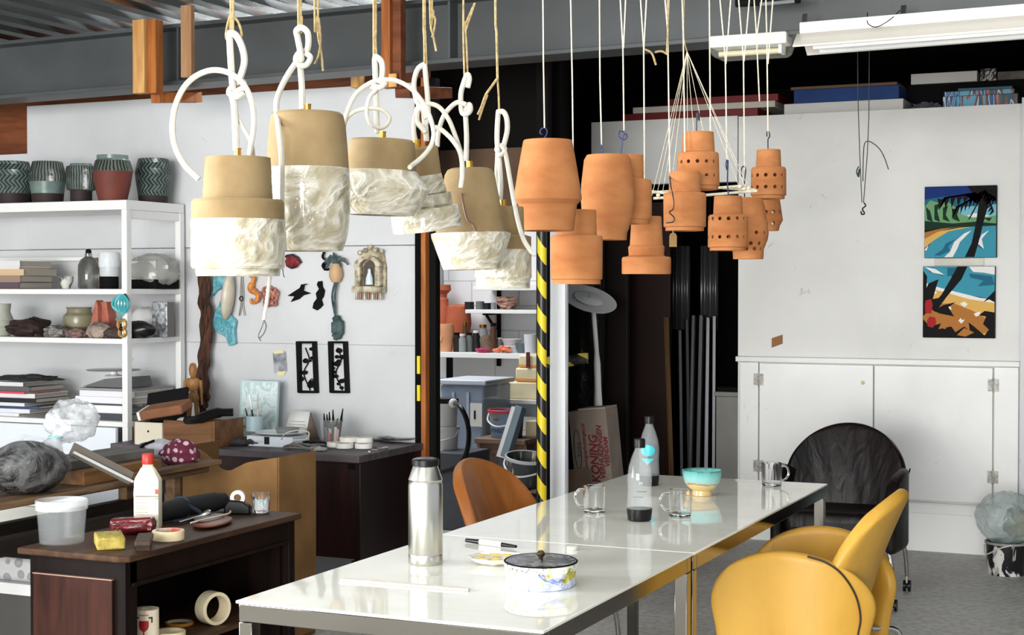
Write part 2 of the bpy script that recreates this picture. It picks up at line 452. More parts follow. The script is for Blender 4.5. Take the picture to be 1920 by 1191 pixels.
# ---- tub chairs
def leather(name, c, c2, bump=.15):
    t = NT(name); t.b.inputs['Roughness'].default_value = .42; t.b.inputs['Specular IOR Level'].default_value = .4
    v = t.mapped((1, 1, 1)); t.base(t.ramp(t.noise(v, 4, 5, .4), [(.3, c2), (.65, c)]))
    n = t.noise(t.mapped((9, 9, 1.2)), 2.2, 4, .8)
    t.bump(n, bump, .03); return t.m
def panel(w, z0, z1, low, curve, lean, nu=12, nv=12, flare=0, crease=0, side=0):
    """rounded leather shield: half width w, from z0 to z1; curve bends the side edges forward"""
    def fn(u, v):
        u = u * 2 - 1; q = v * 2 - 1
        t = min(1, max(0, (q + 1) / 1.1)) ; t = t * t * (3 - 2 * t)
        x = u * math.sqrt(1 - t * .5 * q * q); zz = q * math.sqrt(1 - t * .5 * u * u)
        x *= w * (1 if q > .1 else low + (1 - low) * math.sin(PI / 2 * (q + 1) / 1.1)); z = (z0 + z1) / 2 + zz * (z1 - z0) / 2
        y = lean * (z - z0) + flare * (z - z0) ** 2 - curve * abs(x / w) ** 2
        if side: y += .10 * max(0, side * x / w) ** 2.4
        if crease: y += crease * math.sin(x * 62 + 3 * q) * max(0, 1 - abs(zz)) * max(0, 1 - abs(x / w) ** 2)
        return Vector((x, y, z))
    m = MB(); m.grid(fn, nu, nv); return m
def chair(label, loc, rz, col, col2, seam, bump=.15, crease=0):
    L = leather('leather_' + label.split()[0], col, col2, bump)
    t = thing('tub_chair', label, 'chair', loc, rz)
    panel(.30, .34, .85, .76, .09, .20, flare=.28, nu=24 if crease else 12, crease=crease).build('backrest', L, t, (0, .09, 0), solid=.05, sub=2)
    for s_ in (-1, 1):
        panel(.275, .27, .662, .88, -.02, .0, nu=10, side=s_).build('armrest', L, t, (s_ * .30, -.075, 0), (0, 0, s_ * PI / 2 - s_ * .05), solid=.055, sub=2)
        MB().tube(cr([(s_ * .329, .0, .652), (s_ * .319, .06, .634), (s_ * .301, .11, .595), (s_ * .277, .15, .525), (s_ * .267, .165, .45), (s_ * .268, .157, .39)], 6), .0035, 6).build('seam_piping', seam, t)
    MB().box(-.25, .25, -.3, .1, .33, .46).build('seat', L, t, bev=.05, seg=4)
    box('seat_frame', STEEL, -.24, .24, -.26, .12, .30, .328, t)
    for sx in (-1, 1):
        for yy in (-.26, .2):
            MB().tube(cr([(sx * .20, yy * .6, .315), (sx * .255, yy, .30), (sx * .28, yy * 1.1, .2), (sx * .29, yy * 1.14, .075)], 5), .011, 10).build('leg', CHROME, t)
            c = MB(); x = sx * .29; y = yy * 1.14
            c.cyl((x - .018, y, .03), (x - .006, y, .03), .029, n=18).cyl((x + .006, y, .03), (x + .018, y, .03), .029, n=18).cyl((x - .006, y, .03), (x + .006, y, .03), .012, n=12)
            cs = c.build('caster', BLACK, t)
            MB().box(x - .0045, x + .0045, y - .016, y + .016, .045, .078).build('caster_fork', CHROME, cs)
    return t
SEAM = M('seam_brown', (40, 26, 16), .6)
chair('mustard yellow leather tub chair pushed to the near right of the tables', (-1.215, 5.42, 0), -PI / 2 + .02, (194, 149, 58), (184, 137, 47), SEAM, .06)
chair('tan brown creased leather tub chair behind the tables, left of the hazard post', (-2.5, 5.68, 0), PI / 2 - .03, (158, 96, 42), (140, 80, 33), SEAM, .1, .006)
chair('black leather tub chair at the far end of the tables, before the cupboard', (-1.66, 7.74, 0), .05, (24, 11, 10), (10, 6, 6), MATTB, .25, .004)
# ---- steel thermos
p = at(798, 1057, Z=ZT); s = sc(p)
t = thing('thermos', 'tall brushed steel thermos flask with black stopper on the nearer table', 'thermos', p)
R_ = 32.5 * s
MB().lathe([(0, 0), (R_ * .97, 0), (R_, .004), (R_, .028), (R_ * .985, .03), (R_, .032), (R_, 148 * s), (R_ * .97, 151 * s), (R_ * .97, 157 * s), (R_ * 1.0, 159 * s), (R_ * .95, 163 * s), (R_ * .74, 183 * s), (R_ * .70, 185 * s), (0, 185 * s)], 48).build('body', STEEL, t)
MB().lathe([(R_ * .69, 185.2 * s), (R_ * .78, 186 * s), (R_ * .78, 196 * s), (R_ * .7, 198 * s), (R_ * .45, 200 * s), (0, 200 * s)], 24, fn=lambda a, z: 1 + .02 * math.cos(a * 12)).build('stopper', BLACK, t)
# ---- glass mugs
def mug(px, py, h, w, label, hs, ang):
    p = at(px, py, Z=ZT + .0005); s = sc(p); r = w * s / 2; H = h * s
    t = thing('glass_mug', label, 'mug', p, group='glass mugs on the tables')
    MB().lathe([(0, 0), (r * .86, 0), (r * .95, .003), (r * .96, H * .16), (r * .98, H * .2), (r, H), (r * .97, H + .001), (r * .92, H), (r * .9, H * .2), (r * .86, H * .13), (0, H * .12)], 40, fn=lambda a, z: 1 + .012 * math.cos(8 * a) * (1 if z < H * .8 else 0)).build('cup', GLASS, t)
    pts = [(r * .93, 0, H * .86), (r * 1.35, 0, H * .86), (r * 1.68, 0, H * .68), (r * 1.66, 0, H * .45), (r * 1.3, 0, H * .26), (r * .93, 0, H * .24)]
    MB().tube(cr(pts, 6), .0042, 8).build('handle', GLASS, t, rot=(0, 0, ang))
mug(1114, 961, 50, 42, 'clear glass mug left of the front bottle', 1, YAW + PI)
mug(1275, 968, 49, 44, 'clear glass mug between the front bottle and the bowl', 1, YAW + PI)
mug(1447, 911, 43, 38, 'clear glass mug alone near the far table end, right of the bowl', 1, YAW + .1)
# ---- carbonated water bottles
PET = M('clear_bottle', (225, 230, 230), .03, alpha=.09, spec=1, ior=1.6)
def bottle(px, py, h, w, label, band):
    p = at(px, py, Z=ZT + .0005); s = sc(p); r = w * s / 2; H = h * s
    t = thing('water_bottle', label, 'bottle', p, group='carbonating bottles on the table')
    out = [(r * .78, 0), (r * .9, .004), (r * .97, H * .1), (r, H * .18), (r * .94, H * .36), (r * .97, H * .44), (r * .99, H * .52), (r * .86, H * .66), (r * .62, H * .78), (r * .4, H * .865), (r * .36, H * .9)]
    MB().lathe([(q, z) for q, z in out[2:]] + [(q - .0015, z) for q, z in reversed(out[2:])], 40, closed=True).build('bottle_body', PET, t)
    MB().lathe([(0, 0), (r * .78, 0), (r * .92, .004), (r * .985, H * .1), (r * 1.0, H * .145), (r * .97, H * .15), (0, H * .15)], 36).build('base_cup', BLACK, t)
    MB().lathe([(r * .37, H * .89), (r * .44, H * .892), (r * .44, H * .985), (r * .4, H), (0, H)], 24, fn=lambda a, z: 1 + .02 * math.cos(a * 14)).build('cap', BLACK, t)
    if band:
        T = M('turquoise_print', (64, 186, 196), .4)
        m = MB(); rr = lambda z: r * (.995 - max(0, (z / H - .52)) * 1.0) + .0006
        def arc(z0, z1, wd, lo):
            def fn(u, v):
                z = z0 + (z1 - z0) * v; hw = wd * math.sqrt(max(0, 1 - (2 * v - 1) ** 2)) if not lo else wd * (v if lo > 0 else 1 - v)
                a = -PI / 2 + YAW - .25 + hw * (2 * u - 1); q = rr(z); return (q * math.cos(a), q * math.sin(a), z)
            m.grid(fn, 10, 10)
        arc(H * .43, H * .60, .75, 0); arc(H * .31, H * .40, .7, 1)
        m.build('printed_logo', T, t)
    else:
        m = MB(); q = r * .955 + .0008
        for z0, a0, a1 in ((H * .365, -.3, .5), (H * .30, -.6, .2)):
            m.grid(lambda u, v: (q * 1.01 * math.cos(-PI / 2 + YAW + a0 + (a1 - a0) * u), q * 1.01 * math.sin(-PI / 2 + YAW + a0 + (a1 - a0) * u), z0 + .002 * v), 8, 1)
        m.build('printed_line', M('grey_print', (90, 92, 94), .5), t)
bottle(1199, 976, 154, 48, 'nearer clear plastic bottle with black base and cap, beside a mug', 0)
bottle(1217, 910, 130, 39, 'farther clear bottle with turquoise print, half hidden behind another bottle', 1)
# ---- glazed bowl
p = at(1316, 929, Z=ZT + .0005); s = sc(p)
t = thing('ceramic_bowl', 'footed ceramic bowl with turquoise glazed rim and sandy base on the farther table', 'bowl', p)
r = 37.5 * s; H = 48 * s
def bowl_mat():
    m = NT('turquoise_sand_glaze'); m.b.inputs['Roughness'].default_value = .2
    sp = m.node('ShaderNodeSeparateXYZ'); m.link(m.coord('Object'), sp.inputs[0])
    n = m.noise(m.mapped((1, 1, .3)), 26, 3, 1.0)
    f = m.math('ADD', m.math('DIVIDE', sp.outputs[2], H), m.math('MULTIPLY', m.math('SUBTRACT', n, .5), .22))
    m.base(m.ramp(f, [(0, (226, 196, 138)), (.44, (232, 204, 146)), (.5, (164, 128, 74)), (.54, (170, 206, 200)), (.72, (140, 204, 200)), (.95, (96, 168, 166)), (1, (72, 120, 110))])); return m.m
MB().lathe([(0, 0), (r * .48, 0), (r * .5, .002), (r * .47, H * .2), (r * .62, H * .27), (r * .86, H * .5), (r * .97, H * .8), (r, H * .98), (r * .98, H), (r * .94, H * .97), (r * .8, H * .55), (r * .5, H * .32), (0, H * .28)], 48).build('bowl', bowl_mat(), t)
# ---- oval painted tin with lid
p = at(1014, 1096, Z=ZT + .0005); s = sc(p)
t = thing('oval_tin', 'oval blue and yellow floral tin with knobbed lid on the nearer table', 'tin', p, YAW + .02)
a = 66 * s; b = .108; H = 47 * s
def tin_mat(name, base, spots):
    m = NT(name); m.b.inputs['Roughness'].default_value = .3
    v = m.coord('Object')
    n = m.noise(v, 26, 3, 1.4); n2 = m.noise(m.mapped((1, 1, 1)), 16, 2, .8)
    c = m.ramp(n, [(0, base), (.5, base), (.56, spots[0]), (.62, base), (.68, spots[1])])
    y = m.ramp(n2, [(.58, (255, 255, 255)), (.62, spots[2])])
    mx = m.node('ShaderNodeMix', data_type='RGBA', blend_type='MULTIPLY'); mx.inputs[0].default_value = 1
    m.link(c, mx.inputs[6]); m.link(y, mx.inputs[7]); m.base(mx.outputs[2]); return m.m
MB().lathe([(0, 0), (.97, 0), (1, .004), (1, H * .62), (.98, H * .66), (0, H * .66)], 56, sx=a, sy=b).build('tin_body', tin_mat('tin_floral', (214, 220, 232), [(150, 162, 204), (120, 132, 186), (246, 226, 90)]), t)
lid = MB().lathe([(0, H * .66), (1.035, H * .66), (1.045, H * .68), (1.045, H * .94), (1.02, H * .96), (0, H * .97)], 56, sx=a, sy=b).build('lid', [tin_mat('tin_lid', (228, 228, 210), [(70, 72, 86), (40, 42, 56), (246, 240, 190)])], t)
MB().lathe([(1.05, H * .93), (1.06, H * .955), (1.03, H * .99), (1.0, H * .97)], 56, sx=a, sy=b, closed=True).build('lid_rim', MATTB, lid)
MB().lathe([(0, H * .972), (.985, H * .972), (.985, H * .98), (0, H * .982)], 56, sx=a, sy=b).build('lid_picture', M('grey_picture', (120, 122, 128), .25, col2=(34, 36, 44), vs=22, dist=1.5, lo=.42, hi=.56), lid)
MB().lathe([(0, H * .98), (.006, H * .98), (.006, H * 1.08), (.011, H * 1.18), (.011, H * 1.27), (.006, H * 1.36), (0, H * 1.38)], 16).build('knob', M('dark_bronze', (84, 70, 52), .3, .8), lid)
# ---- flower shaped paint palette
p = at(930, 1056, Z=ZT + .0005)
t = thing('paint_palette', 'white flower shaped palette with yellow paint wells, left of the oval tin', 'palette', p, .3)
r = .08
MB().lathe([(0, .004), (r * .3, .0), (r * .6, .0), (r * .9, .012), (r, .018), (r * .99, .021), (r * .9, .018), (0, .016)], 60, fn=lambda a, z: 1 + .05 * math.cos(a * 8)).build('dish', M('white_porcelain', (240, 238, 230), .15), t)
YP = M('yellow_paint', (236, 206, 84), .3, var=.15, vs=30)
for k in range(8):
    aa = k * PI / 4 + .2
    MB().sphere((r * .62 * math.cos(aa), r * .62 * math.sin(aa), .0165), .019, 16, 1, .62, .2).build('paint_well', YP, t)
MB().sphere((0, 0, .0165), .016, 16, 1, 1, .2).build('paint_well', YP, t)
# ---- craft tool, stick, small lid
p0 = at(866, 1012, Z=ZT + .009); p1 = at(968, 1025, Z=ZT + .009); d = (p1 - p0)
t = thing('craft_tool', 'black and white pen shaped tool lying right of the thermos', 'tool', p0, math.atan2(d.y, d.x))
Ln = d.length
MB().cyl((Ln * .08, 0, 0), (Ln * .34, 0, 0), .006, .008, 16).build('nib_grip', BLACK, t)
MB().cyl((0, 0, 0), (Ln * .079, 0, 0), .0015, .004, 10).build('metal_tip', STEEL, t)
MB().cyl((Ln * .342, 0, .0005), (Ln * .74, 0, .0005), .0088, .008, 16).build('barrel', PAPER, t)
MB().cyl((Ln * .742, 0, 0), (Ln * 1.0, 0, 0), .007, .0045, 16).build('end_cap', BLACK, t)
q0 = at(884, 1025, Z=ZT + .006)
p0 = at(640, 1087, Z=ZT + .004); p1 = at(880, 1106, Z=ZT + .004); d = p1 - p0
t = tag(MB().box(0, d.length, -.009, .009, -.0035, .0035).build('wooden_lath', M('bare_lath', (226, 214, 196), .7, var=.1, vs=20), None, p0, (0, 0, math.atan2(d.y, d.x)), bev=.001), 'thin pale wooden lath lying on the nearest corner of the table', 'lath')
p = at(1073, 1031, Z=ZT + .0005)
tag(MB().lathe([(0, 0), (.0165, 0), (.017, .001), (.017, .009), (.016, .011), (0, .011)], 24).build('jar_lid', M('cream_plastic', (226, 222, 204), .4), None, p), 'small round cream lid just behind the oval tin', 'lid')
# ================================================================= HANGING LAMPS
XL = -1.56                      # all lamps hang from one line above the long side of the tables
ZD = 2.89                       # underside of the ceiling deck
def unglazed():
    return M('sand_clay', (142, 121, 88), .8, col2=(128, 107, 75), vs=14, bump=.12, bs=120, bd=.002, spec=.2)
def glaze():
    t = NT('cream_glaze'); t.b.inputs['Roughness'].default_value = .16; t.b.inputs['Coat Weight'].default_value = .5
    v = t.mapped((1, 1, 1.6))
    n1 = t.noise(v, 9, 3, 2.2, .45); n2 = t.noise(v, 22, 3, 1.2)
    t.base(t.ramp(n1, [(.36, (160, 150, 125)), (.46, (180, 173, 154)), (.52, (202, 197, 184)), (.6, (178, 171, 153)), (.7, (168, 158, 134))]))
    t.bump(t.math('ADD', t.math('MULTIPLY', t.math('ABSOLUTE', t.math('SUBTRACT', n1, .5)), -2.4), t.math('MULTIPLY', n2, .4)), .55, .012); return t.m
CLAY = unglazed(); GLZ = glaze()
TC = M('terracotta', (178, 120, 75), .82, col2=(154, 94, 53), vs=9, bump=.14, bs=90, bd=.002, spec=.2, lo=.3, hi=.7, stretch=(1, 1, 2.2))
WIREB = M('blue_wire', (34, 40, 92), .45)
WIREK = M('dark_wire', (26, 24, 34), .45)
def pxz(p, py):
    """height on the vertical axis through p seen at pixel row py"""
    r = ray(960, py); # use the row on the same forward distance
    x = (595.5 - py) / F
    f = math.cos(PITCH) + x * math.sin(PITCH); u = -math.sin(PITCH) + x * math.cos(PITCH)
    return ZC + u / f * depth(p)
def axis_at(px, py, dx=0): return at(px, py, X=XL + dx)
def P3(root, pts, d, s, wob=0):
    """photo traced cord: points (px, py[, toward camera in px]) on the lamp's own distance"""
    out = []
    for q in pts:
        dd = d - (q[2] * s if len(q) > 2 else 0)
        out.append(at(q[0], q[1], Dp=dd) - root)
    return out
def lamp_root(px, ytop, ybot, dx, label, group, tilt=(0, 0)):
    p = axis_at(px, (ytop + ybot) / 2, dx); s = sc(p); z = pxz(p, ybot)
    root = Vector((p.x, p.y, z)); return root, s, depth(p)
def prof(p, s, pts): return [(r * s, 0) for r, y in pts], None
def glazed_lamp(px, top, bot, label, up, low, ferr, rope, twine, tilt=(0, 0), dx=0, extra=()):
    root, s, d = lamp_root(px, top, bot, dx, label, None)
    t = thing('pendant_lamp', label, 'lamp', root, group='cream glazed pendant lamps', rot=(tilt[0], tilt[1], 0))
    inv = Euler((tilt[0], tilt[1], 0)).to_matrix().inverted()
    zz = lambda y: pxz(root, y) - root.z
    o = [(r * s, zz(y)) for r, y in up]
    MB().lathe([(0, o[0][1])] + o + [(max(r - .006, 0), z - (.006 if i == 0 else 0)) for i, (r, z) in reversed(list(enumerate(o)))] + [(0, o[0][1] - .006)], 56).build('clay_shade', CLAY, t, ang=30)
    g = [(r * s, zz(y)) for r, y in low]
    MB().lathe(shell(g, .007), 72, closed=True).build('glazed_band', GLZ, t, ang=30)
    b = MB(); z0 = zz(up[0][1]); b.cyl((0, 0, z0), (0, 0, z0 + .015), 6.5 * s, n=16).cyl((0, 0, z0 + .0152), (0, 0, z0 + .017), 7.2 * s, n=16)
    b.build('brass_ferrule', BRASS, t)
    bulb = MB(); bulb.cyl((0, 0, z0 - .012), (0, 0, z0 - .05), .018, n=16); bulb.build('lamp_holder', BLACK, t)
    for k, pts in enumerate(rope):
        w = P3(root, pts[1:], d, s); w = [inv @ q for q in w]
        MB().tube(cr(w, 7), pts[0] * s / 2, 8).build('cord', ROPE, t)
    for pts in twine:
        w = [inv @ q for q in P3(root, pts[1:], d, s)]
        if pts[1][1] <= 0:
            q = inv @ (Vector((root.x + (pts[1][0] - px) * s, root.y, ZD)) - root); w = [q] + w
        MB().tube(w if len(w) < 3 else cr(w, 4), pts[0] * s / 2, 6).build('twine', SISAL, t)
    for nm, m, r, pts in extra:
        w = [inv @ q for q in P3(root, pts, d, s)]
        MB().tube(cr(w, 5), r * s, 6).build(nm, m, t)
    return t
BRN = M('brown_flex', (110, 78, 66), .6); GRYF = M('grey_flex', (90, 88, 86), .6)
glazed_lamp(446, 295, 517, 'glazed pendant lamp nearest the left, stepped drum with big cord loop',
    [(61, 296), (65, 373), (66, 375), (83, 375), (86, 380), (86, 414)], [(86.5, 412), (87.5, 416), (87, 500), (84, 504), (79, 505), (78, 514), (77, 518)], 0,
    [[13, (443, 283), (441, 230), (438, 180), (434, 130), (431, 72), (433, 62, 4), (444, 68, 6), (455, 92, 6), (458, 118, 6), (449, 150, 8)],
     [12, (438, 178, 9), (447, 170, 12), (458, 163, 8), (452, 152, -4), (436, 163, -8), (430, 174, 8), (444, 181, 14), (456, 175, 8)],
     [11, (373, 336, 6), (345, 308, 6), (327, 270, 6), (324, 225, 6), (336, 180, 6), (360, 148, 6), (395, 132, 6), (430, 137, 9), (458, 160, 12), (473, 195, 10), (476, 235, 6), (470, 275, 2), (466, 300, -6)],
     [7, (432, 178, 4), (437, 198, -3), (452, 232, -6), (468, 262, -8), (475, 285, -9), (478, 330, -30), (500, 430, -40), (510, 480, -60), (503, 545, -40), (495, 600, -30)]],
    [[5, (433, 0), (432, 25), (426, 50), (424, 70), (430, 78)], [5, (437, 0), (436, 28), (446, 40), (453, 62), (450, 75)], [4, (434, 0), (431, 40), (433, 70)]],
    extra=[('cord_tail_wire', GRYF, 1.4, [(495, 600, -30), (499, 612, -30), (494, 626, -30), (485, 636, -30)]), ('cord_tail_wire', GRYF, 1.4, [(495, 600, -30), (490, 615, -30), (484, 630, -28), (489, 640, -28)])])
glazed_lamp(577, 211, 470, 'tallest glazed pendant lamp, barrel shaped, second from the left',
    [(62, 212), (67, 217), (71, 235), (75, 285), (77, 318)], [(77.5, 316), (79, 340), (79.5, 395), (77, 425), (72, 450), (66, 467), (65, 471)], 0,
    [[12, (567, 205), (566, 160), (563, 120), (565, 108, 8), (558, 70), (556, 58, 4), (566, 52, 8), (577, 62, 6), (578, 85, 2), (574, 100, -4)],
     [11, (574, 100, 6), (582, 108, 8), (574, 122, 8), (560, 122, 8), (555, 110, 6), (562, 98, -2), (575, 96, -6)],
     [11, (556, 116, 8), (540, 140, 8), (524, 172, 8), (518, 200, 10), (523, 245, 78), (528, 300, 84), (528, 380, 84), (531, 440, 84), (533, 470, 82)]],
    [[6, (560, 0), (562, 30), (563, 52)], [4, (564, 0), (566, 30), (566, 52)]],
    extra=[('cord_tail_wire', GRYF, 1.2, [(532, 470, 80), (529, 490, 80), (531, 515, 80), (534, 520, 80)])])
glazed_lamp(712, 261, 402, 'glazed pendant lamp with sharp flared rim, third from the left',
    [(56, 262), (61, 266), (65, 300), (66, 322)], [(66, 320), (90, 352), (91, 355), (78, 385), (66, 401), (64, 404)], 0,
    [[11, (708, 250), (706, 215), (705, 165), (703, 112), (708, 108, 3), (716, 118, 4), (717, 140, 6), (712, 158, 8)],
     [11, (698, 160, 9), (712, 164, 12), (722, 155, 8), (714, 150, 0), (700, 156, -6), (697, 163, 4)],
     [9, (640, 262, 2), (648, 220, 4), (665, 180, 6), (690, 158, 8), (715, 150, 10), (745, 152, 10), (775, 170, 10), (800, 205, 8), (812, 240, 6), (812, 262, 6), (804, 280, 10), (790, 296, 30), (775, 308, 44), (768, 314, 60)],
     [8, (707, 166, 8), (692, 185, 10), (688, 212, 10), (695, 232, 8), (715, 240, 4), (728, 230, 2), (729, 218, 2), (716, 206, 6), (692, 203, 8), (668, 208, 4), (650, 222, 0), (642, 250, -4)]],
    [[5, (701, 0), (701, 50), (701, 110)], [4, (705, 0), (704, 60), (706, 110)]], tilt=(0, .04))
glazed_lamp(802, 275, 430, 'stepped glazed pendant lamp tilted to show its rim, fourth from the left',
    [(36, 276), (38, 279), (38, 330)], [(38.5, 328), (44, 362), (42, 364), (51, 364), (53, 384), (51, 387), (63, 389), (66, 400), (66, 430)], 0,
    [[11, (800, 265), (798, 240), (794, 206), (790, 198, 4), (783, 206, 6), (782, 228, 8), (790, 238, 8), (798, 248, 6)],
     [10, (796, 240), (803, 210, 4), (797, 130, 4), (794, 122, 4), (782, 132, 6), (776, 160, 6), (782, 190, 8), (793, 206, 8), (800, 222, 8)],
     [9, (781, 272, 4), (776, 245, 8), (778, 220, 8), (786, 205, 8), (800, 195, 8), (822, 200, 8), (840, 222, 8), (852, 250, 6), (863, 282, 4), (866, 290, 3)],
     [9, (815, 238, 10), (830, 245, 10), (850, 265, 20), (864, 290, 56), (867, 325, 60), (864, 352, 60)]],
    [[4, (794, 0), (795, 60), (796, 122)], [3, (797, 0), (798, 60), (800, 122)]], tilt=(.16, -.06))
glazed_lamp(884, 315, 505, 'flared glazed pendant lamp with tall clay top, fifth from the left',
    [(36, 316), (42, 319), (47, 328), (60, 400), (66, 438)], [(68, 436), (75, 438), (74, 446), (62, 480), (54, 503), (53, 506)], 0,
    [[10, (874, 302), (875, 260), (873, 215), (874, 205, 4), (880, 196, 6), (882, 206, 8), (876, 213, 8), (866, 210, 4), (864, 180, 2), (868, 160, 2), (876, 140, 4), (880, 148, 4), (877, 164, 6)],
     [9, (874, 196, 8), (858, 192, 6), (842, 204, 4), (830, 222, 2), (822, 250, -2), (820, 275, -6)]],
    [[4, (869, 0), (869, 70), (871, 145)], [4, (872, 40), (875, 90), (877, 145)], [3.5, (872, 48), (880, 28), (890, 6), (888, 14), (879, 40), (873, 58)]],
    tilt=(0, -.02), extra=[('cord_tail_wire', BRN, 2.2, [(864, 352, 30), (868, 380, 72), (876, 412, 78), (886, 420, 78), (891, 432, 76)])])
glazed_lamp(943, 387, 540, 'smallest glazed pendant lamp, last of the pale row beside the terracotta ones',
    [(38, 388), (39, 391), (40, 440), (53, 444), (53, 470)], [(53.5, 468), (54, 520), (51, 524), (51, 538), (50, 541)], 0,
    [[10, (938, 375), (939, 345), (936, 300), (932, 262), (934, 214), (936, 210, 3), (944, 210, 5), (950, 222, 6), (951, 245, 6), (944, 275, 8)],
     [8, (930, 286, 8), (940, 290, 10), (947, 278, 6), (938, 272, -4), (931, 280, -4), (938, 294, 6)],
     [9, (940, 270, 10), (948, 290, 8), (957, 340, 8), (968, 400, 40), (980, 445, 60), (992, 466, 62), (998, 474, 62)],
     [7, (932, 290, 0), (931, 330, -4), (938, 365, -8), (944, 400, -40)]],
    [[5, (929, 0), (931, 60), (933, 150)], [4, (933, 150), (935, 180), (936, 210)], [5, (932, 148, 3), (922, 162, 4), (911, 178, 4), (903, 200, 4), (896, 215, 4)], [4, (914, 178, 4), (906, 200, 4), (898, 225, 4)]])
# ---- terracotta lamps
def clay_lamp(px, top, bot, label, pts, string, hook, hcol, holes=(), dx=0, hn=14, hr=3.6):
    root, s, d = lamp_root(px, top, bot, dx, label, None)
    t = thing('terracotta_lamp', label, 'lamp', root, group='terracotta pendant lamps')
    zz = lambda y: pxz(root, y) - root.z
    o = [(r * s, zz(y)) for r, y in pts]; o[0] = (o[0][0] * .97, o[0][1]); o.insert(1, (pts[0][0] * s, o[0][1] - .003))
    m = MB().lathe([(.012, o[0][1])] + o + [(max(r - .006, 0), z - (.006 if i < 2 else 0)) for i, (r, z) in reversed(list(enumerate(o)))] + [(.012, o[0][1] - .006)], 64, closed=True)
    ob = m.build('shade', TC, t, ang=28)
    if holes:
        cut = MB()
        for row, (y, off) in enumerate(holes):
            z = zz(y)
            for k in range(hn):
                a = 2 * PI * (k + off) / hn
                cut.cyl((.012 * math.cos(a), .012 * math.sin(a), z), (.16 * math.cos(a), .16 * math.sin(a), z), hr * s, n=10)
        co_ = cut.build('cutter', TC); co_.parent = t
        bpy.context.view_layer.update()
        q = ob.modifiers.new('b', 'BOOLEAN'); q.operation = 'DIFFERENCE'; q.object = co_; q.solver = 'EXACT'
        bpy.context.view_layer.update()
        me = D.meshes.new_from_object(ob.evaluated_get(bpy.context.evaluated_depsgraph_get()))
        ob.modifiers.clear(); ob.data = me; me.set_sharp_from_angle(angle=math.radians(28)); me.name = 'shade'
        D.objects.remove(co_)
    if hook:
        MB().tube(cr(P3(root, hook, d, s), 6), 1.3 * s, 6).build('wire_hook', hcol, t)
    for pts_ in string:
        w = P3(root, pts_, d, s)
        if pts_[0][1] <= 0:
            w = [Vector((root.x + (pts_[0][0] * 1.6 - pts_[1][0] * .6 - px) * s * CY, root.y + (pts_[0][0] - px) * s * SY, ZD + max(0, root.x + 3.7) * .0125)) - root] + w
        MB().tube(w, 1.35 * s, 6).build('string', TWINE, t)
    return t
clay_lamp(1027, 262, 433, 'largest terracotta lamp with sharp shoulder, first after the pale ones',
    [(46, 263), (55, 315), (64, 371), (63.5, 375), (55, 384), (53, 400), (49, 432), (48, 433)],
    [[(1018, 0), (1019, 120), (1021, 240)]], [(1017, 252), (1013, 250), (1014, 243), (1021, 240), (1026, 246), (1024, 254), (1019, 262), (1019, 268)], WIREB)
clay_lamp(1081, 393, 533, 'terracotta lamp with wide lower drum hanging low over the white uplighter disc',
    [(37, 394), (38, 440), (38.5, 442), (47, 442), (49, 445), (48.5, 523), (45, 525), (45, 533)], [[(1070, 0), (1073, 150), (1076, 395)]], None, None)
clay_lamp(1139, 290, 450, 'smooth barrel terracotta lamp right of the largest one',
    [(40, 291), (44, 300), (49, 345), (50, 372), (48, 400), (40, 430), (37, 436), (36, 450)], [[(1124, 0), (1125, 150), (1128, 272)]], [(1128, 270), (1126, 280), (1128, 276), (1130, 284), (1126, 292), (1127, 296)], WIREB, dx=-.01)
clay_lamp(1179, 290, 420, 'plain two step terracotta lamp half hidden behind the barrel lamp',
    [(27, 291), (28, 335), (41, 338), (43, 344), (43, 411), (40, 413), (39, 420)], [[(1163, 0), (1168, 90), (1170, 245)], [(1173, 0), (1169, 90)]],
    [(1170, 248), (1162, 246), (1161, 256), (1170, 262), (1176, 256), (1172, 250), (1168, 258), (1166, 275), (1164, 290), (1163, 296)], WIREB)
clay_lamp(1212, 405, 514, 'terracotta lamp with narrow neck and broad flat flange, hanging lowest in the middle',
    [(28, 406), (31, 460), (33, 462), (34, 464), (33, 479), (36, 481), (44, 482), (46, 485), (46, 512), (45, 514)], [[(1201, 0), (1207, 90), (1209, 405)], [(1212, 0), (1207, 95)]], None, None)
t6 = clay_lamp(1284, 321, 433, 'plain terracotta lamp with a small brown tag hanging beneath',
    [(29, 322), (30, 361), (37, 362), (40, 366), (39.5, 425), (36, 427), (36, 433)], [[(1247, 0), (1252, 60), (1256, 330)], [(1254, 0), (1252, 60)]],
    [(1256, 326), (1260, 322), (1262, 332), (1258, 342), (1256, 330), (1258, 350, 42), (1263, 375, 44), (1262, 392, 44), (1255, 398, 44), (1264, 408, 44), (1262, 416, 44), (1249, 418, 40)], WIREK)
bpy.context.view_layer.update()
r6 = t6.location; s6 = sc(r6)
w = [at(x, y, Dp=depth(r6)) - r6 for x, y in ((1262, 430), (1262, 438))]
MB().tube(w, .8 * s6, 6).build('tag_string', TWINE, t6)
q = at(1262, 450, Dp=depth(r6)) - r6
MB().prism([(-7 * s6, -13 * s6), (7 * s6, -13 * s6), (7 * s6, 8 * s6), (4 * s6, 13 * s6), (-4 * s6, 13 * s6), (-7 * s6, 8 * s6)], -.001, .001).build('price_tag', M('kraft_tag', (150, 116, 72), .8), t6, q, (0, 0, YAW))
clay_lamp(1309, 247, 356, 'two step terracotta lamp with two rows of holes, topmost in the cluster',
    [(29, 248), (31, 285), (37, 287), (38.5, 291), (40, 348), (38, 350), (37, 356)], [[(1279, 0), (1281, 60), (1284, 285, 30)], [(1330, 0), (1331, 120), (1332, 250)]],
    [(1305, 214), (1309, 210), (1312, 218), (1310, 226), (1307, 212), (1306, 240), (1306, 252)], WIREK, holes=((305, .1), (331, .1)))
